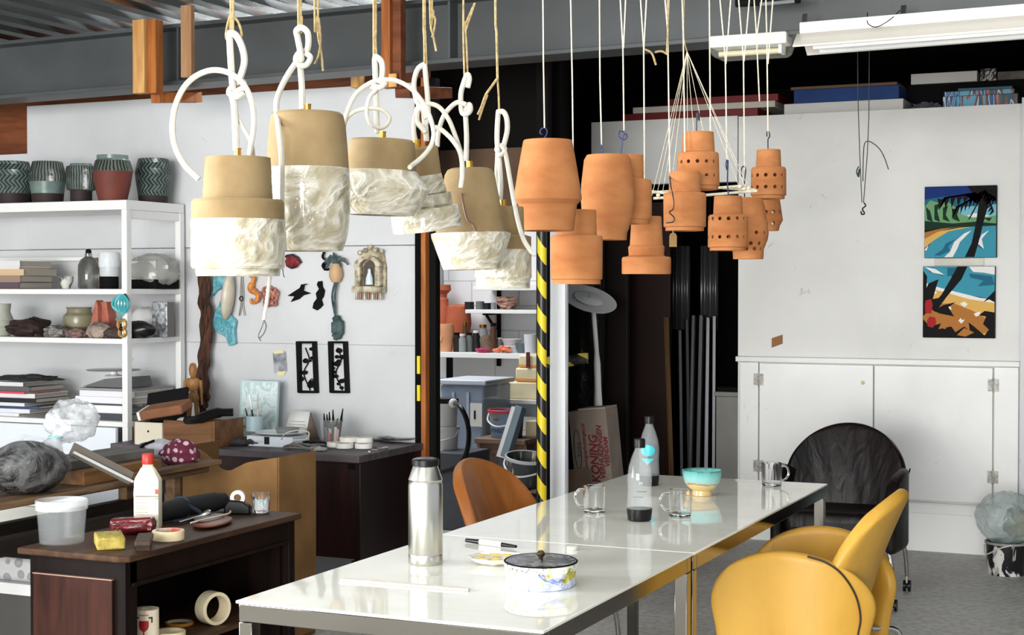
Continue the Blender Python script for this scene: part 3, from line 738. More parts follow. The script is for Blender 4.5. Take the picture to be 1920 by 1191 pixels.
clay_lamp(1365, 367, 470, 'two step terracotta lamp with two rows of holes, lowest right in the cluster',
    [(26, 368), (27.5, 402), (34, 403), (37, 407), (37.5, 463), (34, 465), (34, 470)], [[(1350, 0), (1360, 110), (1363, 300)], [(1370, 0), (1361, 120)]],
    [(1363, 298), (1361, 310), (1363, 318), (1365, 300), (1364, 340), (1366, 370)], WIREB, holes=((411, .2), (445, .2)))
clay_lamp(1403, 370, 486, 'angular terracotta lamp with scattered holes, partly behind its lower neighbour',
    [(26, 371), (30, 385), (36, 420), (38, 438), (36, 450), (29, 468), (28, 486)], [[(1385, 0), (1394, 110), (1396, 318)], [(1405, 0), (1395, 115)]],
    [(1391, 332), (1390, 318), (1394, 312), (1398, 318), (1396, 340), (1396, 370)], WIREK, holes=((437, .3), (457, .8), (467, .3)), hn=12, dx=.01)
clay_lamp(1441, 280, 373, 'two step terracotta lamp with two rows of holes, far right end of the row',
    [(22, 281), (23.5, 313), (30, 314), (32.5, 318), (33, 366), (30, 368), (30, 373)], [[(1436, 0), (1438, 80), (1440, 250)], [(1449, 0), (1440, 120)]],
    [(1438, 256), (1438, 248), (1442, 248), (1443, 256), (1440, 262), (1440, 284)], WIREK, holes=((330, .2), (352, .2)), hn=12)
clay_lamp(1445, 360, 433, 'small terracotta lamp with flaring skirt, half hidden under the far right one',
    [(16, 361), (17, 374), (22, 408), (23, 413), (17, 424), (15, 433)], [[(1414, 0), (1418, 60), (1424, 190)], [(1428, 0), (1418, 75)]], None, None, holes=((398, .5), (419, .5)), hn=9, dx=-.02)
# ---- mobile of sticks between the terracotta lamps
o = at(1312, 362, X=-1.74); d = depth(o); s = sc(o)
t = thing('stick_mobile', 'hanging mobile of bare sticks on fanned strings among the terracotta lamps', 'mobile', o)
STK = M('bare_stick', (206, 196, 172), .8, var=.2, vs=40)
loc = lambda x, y, k=0: at(x, y, Dp=d - k * s) - o
for a, b in (((1206, 362, 0), (1400, 348, 60)), ((1225, 372, 40), (1420, 358, 90)), ((1215, 358, -30), (1290, 366, 90)), ((1330, 350, -40), (1415, 356, 80))):
    MB().tube([loc(*a), loc((a[0] + b[0]) / 2, (a[1] + b[1]) / 2 + 1, (a[2] + b[2]) / 2), loc(*b)], 2.6 * s, 8).build('stick', STK, t)
top = loc(1288, 96)
for q in ((1222, 368, 40), (1232, 364, 0), (1242, 362, 10), (1258, 356, 10), (1290, 352, 20), (1310, 356, 30), (1340, 352, 40), (1385, 348, 50), (1402, 350, 60), (1398, 352, 80)):
    MB().tube([top, loc(*q)], .45 * s, 5).build('string', TWINE, t)
MB().tube(cr([top, loc(1284, 80), loc(1282, 40), Vector((loc(1282, 40).x, 0, ZD - o.z))], 4), 1.2 * s, 6).build('twine', SISAL, t)
for x, y in ((1234, 366), (1388, 350), (1396, 354), (1404, 352)):
    MB().sphere(loc(x, y, 60), 4 * s, 10, sz=.8).build('knot', TWINE, t)
# ---- loose ends of twine hanging from the rail
def loose(label, pts, px, py, r=2.2):
    o = axis_at(px, py); d = depth(o); s = sc(o)
    t = thing('loose_twine', label, 'twine', o)
    for k in pts:
        w = [at(x, y, Dp=d) - o for x, y in k]
        if k[0][1] <= 0: w = [Vector((w[0].x, w[0].y, ZD - o.z))] + w
        MB().tube(cr(w, 4), r * s, 6).build('strand', SISAL, t)
loose('frayed loose end of twine hanging between the second and third pale lamps', [[(590, 0), (593, 30), (597, 70), (602, 95), (606, 133)], [(596, 0), (598, 35), (601, 75), (597, 105), (590, 120)]], 598, 60)
loose('knotted loose loop of twine hanging beside the fourth pale lamp cord', [[(806, 0), (812, 18), (812, 30), (808, 50), (812, 66), (818, 96)], [(810, 0), (808, 22), (816, 36), (813, 60), (810, 70)]], 811, 50)
loose('short twine scrap hanging over the beam above the two step terracotta lamps', [[(1208, 92), (1222, 100), (1230, 122)], [(1228, 98), (1240, 96), (1252, 102)], [(1252, 0), (1252, 60), (1250, 100)]], 1230, 100, 2)
# ================================================================= LEFT: SHELVES, DESKS, PLANKS
SW = M('white_lacquer', (232, 232, 230), .35)
XR = -5.135; YF = 6.53; YB = 7.03; XLFT = -6.75
sh = thing('shelf_unit', 'tall white open shelf unit standing against the left wall', 'shelf', (XR, YF, 0))
ZS = (1.955, 1.54, 1.28, .845)
for x in (0, XLFT - XR):
    for y in (0, YB - YF - .04):
        box('upright', SW, x - .035, x, y, y + .04, 0, ZS[0], sh, bev=.003)
for z in ZS + (.3,):
    h = .05 if z == ZS[0] else .028
    w0 = XLFT - XR; o = MB().box(w0 - .034, -.001, -.002, YB - YF - .001, z - h if z < 1.9 else z, z if z < 1.9 else z + .05).build('shelf_board', SW, sh, bev=.003)
ZTOP = ZS[0] + .05
for z in ZS[:1]:
    box('side_rail', SW, -.03, -.004, .041, YB - YF - .041, z - .045, z - .001, sh)
box('back_rail', SW, XLFT - XR, -.036, YB - YF - .03, YB - YF - .012, 1.70, 1.72, sh)
tag(box('white_board', M('cool_white_board', (226, 232, 240), .4), -6.6, -5.19, 6.50, 6.524, .001, .815, bev=.003), 'plain white board standing in front of the lowest shelf bay', 'board')
def onshelf(px, z, y): # point on a shelf at photo column px and depth y
    r = ray(px, 500); return Vector((r[0] * y / r[1], y, z))
# ---- carved pots
def carved(name, mode, body, dark, k):
    t = NT(name); t.b.inputs['Roughness'].default_value = .28
    sp = t.node('ShaderNodeSeparateXYZ'); t.link(t.coord('Object'), sp.inputs[0])
    a = t.math('DIVIDE', t.math('ARCTAN2', sp.outputs[1], sp.outputs[0]), 2 * PI); z = sp.outputs[2]
    if mode == 'zig': f = t.math('ADD', t.math('MULTIPLY', a, 26), t.math('MULTIPLY', t.math('ABSOLUTE', t.math('SUBTRACT', t.math('FRACT', t.math('MULTIPLY', z, k)), .5)), 2.4))
    else: f = t.math('ADD', t.math('MULTIPLY', a, 34), t.math('MULTIPLY', t.noise(t.coord('Object'), 12, 3), 1.3))
    g = t.math('FRACT', f)
    c = t.ramp(g, [(.0, dark), (.34, dark), (.46, body), (.9, body), (1, dark)])
    n = t.noise(t.coord('Object'), 18, 4)
    mx = t.node('ShaderNodeMix', data_type='RGBA', blend_type='MULTIPLY'); mx.inputs[0].default_value = .8
    t.link(c, mx.inputs[6]); t.link(t.ramp(n, [(.3, (170, 170, 166)), (.65, (255, 255, 255))]), mx.inputs[7]); t.base(mx.outputs[2])
    t.bump(g, .8, .01); return t.m
CZ = carved('carved_herringbone', 'zig', (104, 122, 117), (40, 46, 44), 16)
CR = carved('carved_ridges', 'rib', (112, 124, 117), (46, 45, 42), 10)
CP = M('plain_celadon', (116, 134, 129), .25, var=.2, vs=10)
DK = M('raw_dark_clay', (46, 34, 34), .7); RD = M('red_brown_clay', (112, 54, 42), .65, var=.12, vs=8)
def pot(px, y, w, label, secs, name='carved_pot', cat='pot', z=None, group=None):
    p = onshelf(px, ZTOP if z is None else z, y); s = sc(p)
    t = thing(name, label, cat, p + Vector((0, 0, .0005)), group=group)
    for nm, m, pr in secs:
        pr = [(r * s, h * s) for r, h in pr]
        MB().lathe(pr, 48).build(nm, m, t, ang=30)
    return t
G = 'carved pots on top of the white shelf unit'
pot(24, 6.66, 0, 'herringbone carved green pot at the left end of the shelf top', [('raw_base', DK, [(0, 0), (28, 0), (31, 20)]), ('glazed_body', CZ, [(31.1, 20), (36, 50), (36, 58), (31, 78), (30, 80), (27, 80), (27, 60), (0, 50)])], group=G)
pot(90, 6.66, 0, 'carved green pot with plain glazed belly, second from the left on the shelf top', [('raw_base', DK, [(0, 0), (28, 0), (30, 18)]), ('glazed_band', CP, [(30.1, 18), (33, 40)]), ('carved_shoulder', CR, [(33.1, 40), (34, 52), (28, 76), (27, 78), (24, 78), (24, 60), (0, 50)])], group=G)
pot(153, 6.68, 0, 'small ribbed pot on a narrow dark foot, on the shelf top', [('raw_base', DK, [(0, 0), (20, 0), (20, 22)]), ('carved_body', CR, [(20.1, 22), (26, 24), (28, 40), (28, 62), (26, 68)]), ('rim', CP, [(26, 68), (22, 68), (20, 73), (17, 73), (17, 50), (0, 45)])], group=G)
pot(212, 6.64, 0, 'tall pot with bare red clay belly and carved grey shoulder on the shelf top', [('red_body', RD, [(0, 0), (26, 0), (33, 30), (37, 55)]), ('carved_shoulder', CR, [(37.2, 55), (38, 57), (32, 76)]), ('rim', CP, [(32, 76), (29, 79), (29, 86), (26, 86), (26, 70), (0, 60)])], group=G)
pot(288, 6.90, 0, 'round shouldered herringbone pot at the right end of the shelf top', [('raw_base', DK, [(0, 0), (26, 0), (28, 14)]), ('glazed_body', CZ, [(28.1, 14), (32, 40), (34, 58), (31, 72), (28, 83), (25, 84), (25, 60), (0, 50)])], group=G)
pot(60, 6.91, 0, 'dark lidded pot half hidden behind the two left carved pots', [('pot_body', DK, [(0, 0), (30, 0), (33, 40), (28, 66), (0, 66)])], group=G)
# ---- books
def book(p, w, d, h, rz, col, label, pages=(170, 164, 154), grp=None, spine=None):  # grey page tone stands in for shade on the right sides
    t = thing('book', label, 'book', p, rz, grp)
    m = M('cover_%d_%d_%d' % col, col, .5)
    c = MB().box(0, w, 0, d, 0, .0025).box(0, w, 0, d, h - .0025, h).box(0, w, 0, .0025, .0025, h - .0025)
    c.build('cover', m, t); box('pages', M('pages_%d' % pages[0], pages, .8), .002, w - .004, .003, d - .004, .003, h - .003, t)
    if spine:
        q, sz, cc = spine
        text(q, sz, M('spine_ink', cc, .6), t, frame3((w * .45, -.0004, h / 2), (1, 0, 0), (0, 0, 1)), 'spine_title')
    return t
def stack(px0, z, y, items, grp, rz=0):
    p0 = onshelf(px0, z, y); zz = z + .0005
    for (dx, dy, w, d, h, col, label, *k) in items:
        book(Vector((p0.x + dx, y + dy, zz)), w, d, h, rz + (k[1] if len(k) > 1 else 0), col, label, grp=grp, spine=k[0] if k else None); zz += h + .0004
GB = 'books lying on the second shelf'
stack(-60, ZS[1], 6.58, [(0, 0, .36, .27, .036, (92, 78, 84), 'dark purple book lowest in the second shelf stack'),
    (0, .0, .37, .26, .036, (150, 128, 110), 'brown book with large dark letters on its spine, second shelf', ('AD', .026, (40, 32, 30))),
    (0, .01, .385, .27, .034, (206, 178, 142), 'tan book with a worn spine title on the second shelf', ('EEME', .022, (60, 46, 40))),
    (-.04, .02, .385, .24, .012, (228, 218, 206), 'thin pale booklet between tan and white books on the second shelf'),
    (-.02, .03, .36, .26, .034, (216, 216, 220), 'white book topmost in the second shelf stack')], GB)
GL = 'books stacked at the left of the bottom shelf'
cols = [(228, 230, 234), (220, 224, 230), (58, 74, 110), (222, 224, 226), (34, 34, 36), (230, 230, 232), (206, 72, 88), (96, 94, 96), (234, 234, 234)]
labs = ['white book at the very bottom of the left bottom-shelf stack', 'white book second from the bottom, left bottom-shelf stack', 'slate blue book low in the left bottom-shelf stack', 'thin white book above the blue one, left bottom-shelf stack', 'black and white book in the middle of the left bottom-shelf stack', 'wide white book above the middle, left bottom-shelf stack', 'thin pink red book in the left bottom-shelf stack', 'grey book near the top of the left bottom-shelf stack', 'white book topmost in the left bottom-shelf stack']
hs = [.016, .022, .016, .018, .024, .024, .012, .026, .022]; ws = [.36, .42, .46, .40, .46, .44, .40, .42, .36]
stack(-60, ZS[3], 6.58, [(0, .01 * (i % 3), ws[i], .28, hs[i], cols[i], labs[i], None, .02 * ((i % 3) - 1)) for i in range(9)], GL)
GR = 'books stacked at the right of the bottom shelf'
cols = [(70, 72, 80), (236, 236, 238), (84, 86, 84), (232, 232, 236), (226, 226, 232), (150, 148, 144)]
labs = ['dark grey book at the bottom of the right bottom-shelf stack', 'thick white book second in the right bottom-shelf stack', 'dark thin book in the middle of the right bottom-shelf stack', 'white book above the dark thin one, right bottom-shelf stack', 'white book under the grey folder, right bottom-shelf stack', 'thin grey book topmost in the right bottom-shelf stack']
hs = [.034, .04, .012, .034, .03, .012]; ws = [.36, .34, .40, .38, .36, .38]
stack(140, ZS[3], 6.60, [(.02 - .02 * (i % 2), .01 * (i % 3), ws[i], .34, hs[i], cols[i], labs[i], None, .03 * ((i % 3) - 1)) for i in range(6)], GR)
zt_ = ZS[3] + sum(hs) + .006
p = onshelf(195, zt_, 6.66)
tag(MB().prism([(-.15, 0), (.15, 0), (.13, .055), (.0, .045)], 0, .22).build('grey_folder', M('grey_felt', (104, 104, 106), .9, bump=.2, bs=120), None, p), 'slanting grey felt folder lying on the right book stack', 'folder')
p = onshelf(212, zt_ + .06, 6.70)
sk = thing('cake_stand', 'flat grey disc stand above the right book stack', 'stand', p)
MB().lathe([(0, .03), (.14, .03), (.145, .033), (.14, .036), (0, .036)], 40).build('disc', M('grey_glass', (150, 156, 158), .2), sk); MB().lathe([(0, -.0), (.05, 0), (.02, .01), (.02, .029), (0, .029)], 24).build('foot', SW, sk)
p = onshelf(50, ZS[3] + .19, 6.64)
tag(MB().blob((0, 0, .012), (.2, .12, .022), .35, 3, 4, flat=-.004).build('dark_cloth', M('charcoal_cloth', (52, 52, 54), .9, bump=.4, bs=60), None, p), 'folded charcoal cloth on top of the left book stack', 'cloth')
# ---- second shelf things
Z1 = ZS[1] + .0008
pot(124, 6.64, 0, 'small white bowl with dark drips beside the books', [('bowl', M('speckled_bowl', (214, 212, 206), .35, col2=(64, 62, 60), vs=14, lo=.4, hi=.5), [(0, 0), (7, 0), (8, 4), (13, 14), (13.5, 23), (12, 23), (9, 10), (0, 6)])], 'small_bowl', 'bowl', Z1)
t = pot(166, 6.66, 0, 'dark glass bottle with swing stopper on the second shelf', [('bottle', M('smoky_glass', (150, 150, 146), .05, trans=.8), [(0, 0), (18, 0), (19.5, 4), (19.5, 44), (15, 54), (7, 60), (7, 66), (0, 66)]), ('stopper', BLACK, [(0, 66.2), (5, 66.2), (6, 70), (4, 74), (0, 75)])], 'swing_bottle', 'bottle', Z1)
pot(184, 6.84, 0, 'glass jar of brown bits behind the swing stopper bottle', [('jar', M('smoky_glass2', (120, 110, 96), .1, col2=(60, 50, 44), vs=30), [(0, 0), (14, 0), (15, 3), (15, 46), (12, 50), (0, 50)]), ('lid', M('wood_lid', (112, 84, 56), .6), [(0, 50.2), (13, 50.2), (13, 58), (0, 58)])], 'storage_jar', 'jar', Z1)
pot(205, 6.66, 0, 'clear jar with crinkled white cover and black contents on the second shelf', [('jar', M('milky_plastic', (220, 224, 226), .3, alpha=.75), [(0, 23), (17, 23), (18, 26), (18, 44), (0, 44)]), ('contents', MATTB, [(0, 0), (16, 0), (17, 3), (17, 22.8), (0, 22.8)]), ('cover', M('crinkled_foil', (214, 218, 220), .3, bump=.8, bs=70), [(19, 40), (20, 44), (20, 62), (18, 68), (0, 69)])], 'covered_jar', 'jar', Z1)
p = onshelf(286, Z1, 6.86); s = sc(p)
t = thing('wrapped_box', 'grey box wrapped in clear crumpled plastic at the right of the second shelf', 'box', p)
box('dark_base', MATTB, -.12, .1, -.1, .1, 0, .05, t); MB().blob((0, 0, .09), (.15, .12, .1), .18, 3, 9, flat=-.088).build('plastic_wrap', M('grey_wrap', (176, 176, 172), .15, alpha=.55, bump=.6, bs=20), t)
box('inner_box', M('pale_grey_card', (186, 184, 178), .7), -.1, .09, -.09, .09, .052, .15, t)
# ---- third shelf things
Z2 = ZS[2] + .0008
pot(-2, 6.66, 0, 'ribbed pale vase cut by the left edge on the third shelf', [('vase', M('ribbed_celadon', (182, 184, 170), .35), [(0, 0), (20, 0), (24, 10), (22, 14), (25, 18), (23, 24), (26, 30), (20, 45), (22, 60), (20, 60), (0, 40)])], 'ribbed_vase', 'vase', Z2)
pot(148, 6.78, 0, 'squat olive grey glazed vase on a short foot on the third shelf', [('vase', M('olive_glaze', (150, 144, 118), .25, col2=(128, 122, 98), vs=7), [(0, 0), (22, 0), (22, 9), (21, 10), (29, 18), (31, 28), (29, 38), (23, 44), (22, 50), (24, 54), (22, 54), (19, 46), (0, 40)])], 'glazed_vase', 'vase', Z2)
BLOB = lambda nm, px, y, r, m, label, cat, z=Z2, seed=1, amp=.3, fr=2.5, dz=0: tag(MB().blob((0, 0, r[2] * .8 + dz), r, amp, fr, seed, flat=-r[2] * .8).build(nm, m, None, onshelf(px, z, y)), label, cat)
BLOB('driftwood', 55, 6.64, (.13, .09, .055), M('dark_wood', (46, 30, 28), .6), 'dark brown lump of wood at the left of the third shelf', 'wood', seed=3)
BLOB('shell', 104, 6.6, (.07, .06, .035), M('grey_shell', (150, 146, 140), .5, col2=(70, 66, 62), vs=24, dist=2), 'grey ridged shell lying in front of the dark wood', 'shell', seed=5)
BLOB('clay_piece', 143, 6.6, (.06, .05, .03), M('grey_red_clay', (140, 110, 102), .7, col2=(84, 74, 72), vs=20), 'small pinkish clay fragment before the squat vase', 'fragment', seed=6)
BLOB('stone', 186, 6.6, (.075, .06, .045), M('pale_stone', (176, 158, 144), .7, col2=(120, 104, 96), vs=18), 'pale streaked stone in front of the terracotta houses', 'stone', seed=8)
BLOB('dark_stone', 214, 6.58, (.06, .04, .03), M('dark_stone', (72, 60, 58), .7), 'dark flat stone right of the pale one on the third shelf', 'stone', seed=11)
HT = M('terracotta_house', (186, 112, 92), .7, col2=(160, 90, 74), vs=20)
p = onshelf(181, Z2, 6.70); tag(MB().prism([(-.035, 0), (.03, 0), (.03, .17), (.018, .2), (.0, .15)], -.03, .03).build('clay_house', HT, None, p, bev=.003), 'left pointed terracotta house figure on the third shelf', 'figurine')
p = onshelf(199, Z2, 6.74); tag(MB().prism([(-.04, 0), (.05, 0), (.045, .08), (.028, .19), (-.02, .19)], -.035, .035).build('clay_house', HT, None, p, bev=.003), 'right slanted terracotta house figure on the third shelf', 'figurine')
BLOB('dark_dish', 255, 6.66, (.12, .07, .05), M('black_glaze', (22, 20, 20), .3), 'black boat shaped dish behind the shelf upright', 'dish', seed=13, amp=.12)
BLOB('white_bundle', 272, 6.92, (.09, .07, .09), M('white_clay', (230, 230, 230), .6), 'white round bundle behind the black boat shaped dish', 'bundle', seed=15, amp=.12)
p = onshelf(305, Z2, 6.86)
fr = thing('picture_stand', 'small ornate silver picture frame at the right end of the third shelf', 'frame', p)
SLV = M('silver_relief', (220, 222, 224), .3, .4, col2=(96, 98, 102), vs=42, bump=.8, bs=60)
box('frame', SLV, -.05, .05, -.03, .03, 0, .19, fr, bev=.004); box('side', M('grey_side', (120, 118, 116), .5), .0505, .052, -.03, .03, 0, .188, fr)
# ---- ornaments hung on the upright
TEAL = M('teal_glass', (70, 168, 174), .15, coat=.5)
p = Vector((XR - .02, YF - .016, 1.46))
o = thing('glass_ornament', 'teal striped glass ornament hung on the front shelf upright', 'ornament', p)
for k in range(6):
    a = -.045 + k * .018; MB().tube(cr([(a * .3, 0, .05), (a, -.012, .02), (a * 1.1, -.012, -.01), (a * .5, 0, -.04)], 5), .007, 8).build('glass_rib', TEAL, o)
MB().tube(cr([(.015, 0, -.04), (.0, -.004, -.06), (-.025, 0, -.085), (-.04, 0, -.075)], 5), .004, 6).build('tail', TEAL, o)
MB().tube(cr([(.02, -.002, .055), (.045, -.002, .02), (.03, -.002, -.03)], 5), .004, 6).build('dark_stem', BLACK, o)
p = Vector((XR - .022, YF - .017, 1.325))
o = thing('brass_ornament', 'gold and black twisted ornament under the teal one on the upright', 'ornament', p)
GOLD = M('old_gold', (196, 150, 84), .35, .6)
for c, r in (((0, 0, .03), .024), ((.004, 0, -.012), .02)): MB().tube([(c[0] + r * math.cos(a), c[1], c[2] + r * math.sin(a)) for a in [2 * PI * i / 20 for i in range(20)]], .008, 8, True).build('ring', GOLD, o)
MB().sphere((0, -.003, .008), .012).build('bead', BLACK, o)
# ---- long dark desk along the left wall
DW = wood('dark_mahogany', (52, 26, 24), (34, 17, 17), 8, 2, .4)
DTOP = M('worn_desk_top', (92, 84, 88), .5, col2=(66, 58, 62), vs=5, stretch=(1, 5, 1))
ZD2 = .75; dx0 = -5.12; dx1 = -3.668
dk = thing('writing_desk', 'long dark mahogany desk against the left wall under the framed pictures', 'desk', (dx1, 6.38, 0))
box('desk_top', DTOP, dx0 - dx1, .01, -.01, .655, ZD2 - .035, ZD2, dk, bev=.004)
box('side_panel', M('near_black_wood', (26, 12, 12), .4), -.035, 0, .02, .64, .24, ZD2 - .036, dk, bev=.002)
box('modesty_panel', DW, -.94, -.036, .03, .05, .25, ZD2 - .036, dk)
box('modesty_panel', DW, -1.45, -.945, .03, .05, .25, ZD2 - .036, dk)
for x in (-.03, -1.43):
    for y in (.06, .6): box('leg', DW, x - .03, x, y - .02, y + .02, 0, .239 if x > -.1 else .7, dk)
box('handle', BLACK, -.055, -.03, -.004, .004 + .02, .685, .705, dk)
def ondesk(px, py, z=ZD2): return at(px, py, Z=z + .0006)
# wooden crate with things
p = ondesk(315, 846); cx = -4.72
ct = thing('wooden_crate', 'wooden drawer box full of tools on the left end of the dark desk', 'crate', (-4.74, 6.40, ZD2 + .0006), .0)
CRW = wood('crate_wood', (134, 94, 60), (100, 66, 40), 8, 0)
BRD = M('birch_front', (226, 216, 196), .6, var=.05, vs=5)
box('front_panel', BRD, -.225, -.055, -.03, -.012, 0, .115, ct, bev=.002)
box('side_panel', CRW, -.054, .24, -.02, -.006, .0, .13, ct, bev=.002); box('side_panel', CRW, -.225, .24, .22, .234, 0, .12, ct, bev=.002)
box('end_panel', CRW, .241, .255, -.02, .234, 0, .135, ct, bev=.002); box('end_panel', CRW, -.24, -.226, -.02, .234, 0, .115, ct, bev=.002)
box('bottom', CRW, -.225, .24, -.005, .219, 0, .008, ct)
MB().cyl((-.14, -.031, .07), (-.14, -.0305, .07), .006, n=12).build('keyhole', BLACK, ct)
cs = tag(MB().box(-.13, .13, -.008, .008, 0, .17).build('black_case', M('black_case', (10, 10, 12), .6, spec=.2), None, (-4.87, 6.50, ZD2 + .11), (-.35, -.16, 0), bev=.02), 'open black case lid leaning in the wooden drawer box', 'case')
pk = thing('paper_packet', 'brown paper packet with white edge lying on the wooden drawer box', 'packet', (-4.80, 6.32, ZD2 + .14), 0, rot=(.25, -.16, .1))
MB().box(-.08, .16, 0, .12, 0, .05).build('packet', M('brown_paper', (148, 96, 64), .7, var=.15, vs=8), pk, bev=.01); MB().box(-.095, -.081, .0, .12, .004, .046).build('white_edge', PAPER, pk)
tag(MB().tube(cr([(-4.64, 6.36, .885), (-4.56, 6.34, .895), (-4.48, 6.38, .925), (-4.40, 6.42, .93)], 5), [.02] * 6 + [.026] * 6 + [.02] * 4).build('cable_grip', BLACK), 'black ribbed tool handle lying over the wooden drawer box', 'tool')
for i, (x, r) in enumerate(((-4.70, .034), (-4.62, .038))): tag(MB().sphere((x, 6.42, ZD2 + .118), r, 14, 1.3, .9, .8).build('white_rag', M('off_white', (206, 202, 194), .8)), ('small white rag' if i else 'crumpled white paper') + ' poking out of the wooden drawer box', 'rag' if i else 'paper')
# mannequin
WM = wood('mannequin_wood', (168, 122, 72), (140, 96, 52), 8, 2, .45)
p = onshelf(361, ZD2 + .0006, 6.78); mn = thing('wooden_mannequin', 'jointed wooden artist mannequin standing at the left end of the dark desk', 'mannequin', p, YAW)
s = sc(p)
def up(a): return [(r * s, h * s) for r, h in a]
MB().lathe(up([(0, 113), (4, 113), (7, 120), (8, 128), (6.5, 136), (4, 140), (0, 141)]), 20, sy=1.1).build('head', WM, mn)
MB().lathe(up([(0, 86), (8, 87), (12, 98), (14, 108), (10, 112), (3, 113), (3, 116), (0, 116)]), 20, sy=.6).build('torso', WM, mn)
MB().lathe(up([(0, 66), (9, 67), (12, 73), (10, 82), (6, 86), (0, 86)]), 20, sy=.65).build('hips', WM, mn)
for k in (-1, 1):
    MB().tube([Vector(q) * s for q in ((k * 6, 0, 68), (k * 7, 0, 40), (k * 6, 0, 38), (k * 6, 0, 12))], [4.6 * s, 3.6 * s, 3.4 * s, 2.6 * s], 10).build('leg', WM, mn)
    MB().tube([Vector(q) * s for q in ((k * 14, 0, 108), (k * 16, 0, 86), (k * 15.5, 0, 84), (k * 17, -2, 62))], [3.4 * s, 2.8 * s, 2.6 * s, 1.8 * s], 10).build('arm', WM, mn)
MB().lathe(up([(0, 0), (20, 0), (20, 10), (18, 12), (0, 12)]), 28).build('base', WM, mn)
# candle, flowers, rag
p = onshelf(422, ZD2 + .0006, 6.80); s = sc(p)
tag(MB().lathe([(0, 0), (14 * s, 0), (14.5 * s, 2 * s), (14.5 * s, 27 * s), (13 * s, 28 * s), (11 * s, 26.5 * s), (0, 26 * s)], 28).build('candle', M('cream_wax', (206, 198, 172), .5), None, p), 'thick cream candle on the dark desk behind the grey rags', 'candle')
p = onshelf(440, ZD2 + .0006, 6.88)
tag(MB().lathe([(0, 0), (.02, 0), (.022, .09), (0, .09)], 20).build('cardboard_roll', M('card_tube', (172, 156, 128), .8), None, p), 'small upright cardboard roll right of the cream candle', 'roll')
p = onshelf(398, ZD2 + .0006, 6.74); t = thing('dried_flowers', 'small bunch of yellow dried flowers beside the wooden drawer box', 'flowers', p)
for i in range(9): MB().blob((rnd.uniform(-.03, .035), rnd.uniform(-.02, .02), rnd.uniform(.012, .035)), (.014, .014, .012), .3, 4, i, 10, 7).build('flower', M('yellow_flower', (196, 164, 44), .7), t)
MB().tube(cr([(-.03, 0, .02), (0, 0, .025), (.06, .01, .03)], 4), .004, 6).build('stem', M('dry_stem', (92, 70, 40), .8), t)
def rag(name, pts, r, m, label, cat, seed=0):
    mb = MB()
    for k in range(len(pts)): mb.blob(pts[k], r, .4, 2.6, seed + k, 18, 12, flat=-.014)
    return tag(mb.build(name, m), label, cat)
q = ondesk(444, 834)
rag('grey_rags', [q + Vector((x, y, .016)) for x, y in ((-.1, -.02), (-.03, .02), (.03, -.01), (.08, .02))], (.07, .06, .022), M('dark_grey_rag', (66, 62, 62), .9, col2=(34, 32, 33), vs=16, bump=.5, bs=40), 'crumpled dark grey rags in front of the cream candle', 'rags')
p = ondesk(412, 836); tag(MB().lathe([(0, .0), (.016, .0), (.016, .018), (0, .018)], 16).build('metal_thimble', STEEL, None, p + Vector((0, 0, .035)), (.9, .3, 0)), 'small shiny silver thimble lying on the dark grey rags', 'thimble')
# leaning glass picture
p0 = ondesk(447, 818); X0 = onshelf(447, 0, 6.93).x; X1 = onshelf(517, 0, 6.93).x
gp = thing('glass_picture', 'pale blue framed glass picture with light drawing leaning on the wall', 'picture', (X0, 6.93, ZD2 + .0006), rot=(-.09, 0, 0))
W = X1 - X0; H = .30
box('panel', M('etched_panel', (222, 234, 234), .25, col2=(186, 212, 212), vs=14, dist=2.5, lo=.44, hi=.5), .006, W - .006, 0, .008, .006, H - .006, gp)
FRM = M('pale_aqua_frame', (196, 222, 222), .3)
fm = MB().box(0, .006, -.006, .012, 0, H).box(W - .006, W, -.006, .012, 0, H).box(.006, W - .006, -.006, .012, 0, .006).box(.006, W - .006, -.006, .012, H - .006, H); fm.build('frame', FRM, gp)
# mug with brushes
p = onshelf(476, ZD2 + .062, 6.70); s = sc(p)
mgm = M('pale_blue_mug', (168, 190, 196), .4)
t = thing('brush_mug', 'pale blue mug with knives and a brush in front of the glass picture', 'mug', p)
r = 17 * s
MB().lathe([(0, 0), (r, 0), (r, 28 * s), (r * .9, 28 * s), (r * .88, 4 * s), (0, 4 * s)], 32).build('mug', mgm, t)
MB().tube(cr([(-r, 0, 24 * s), (-r * 1.7, 0, 22 * s), (-r * 1.75, 0, 9 * s), (-r, 0, 6 * s)], 5), 2.4 * s, 8).build('handle', mgm, t)
def tool(name, label, a, b, r, m, tipm=None, tl=.35, cat='brush', grp=None):
    a = Vector(a); b = Vector(b)
    o = thing(name, label, cat, a, group=grp)
    c = a.lerp(b, 1 - tl) - a
    MB().cyl((0, 0, 0), c, r, r * .9, 10).build('handle', m, o)
    MB().cyl(c * 1.002, b - a, r * .75, r * .3, 10).build('tip', tipm or STEEL, o)
tool('craft_knife', 'thin black craft knife standing in the pale blue mug', p + Vector((.0, 0, .012)), p + Vector((-.03, .0, .185)), .005, BLACK, cat='knife', tl=.45)
tool('marker', 'stubby black capped marker standing in the pale blue mug', p + Vector((-.02, -.01, .012)), p + Vector((-.055, .0, .115)), .0062, PAPER, BLACK, .4, 'marker')
tool('paint_brush', 'pale wide brush standing at the back of the mug', p + Vector((.015, .01, .012)), p + Vector((-.0, .03, .19)), .007, M('pale_handle', (206, 206, 196), .5), M('pale_bristle', (190, 186, 170), .8), .45)
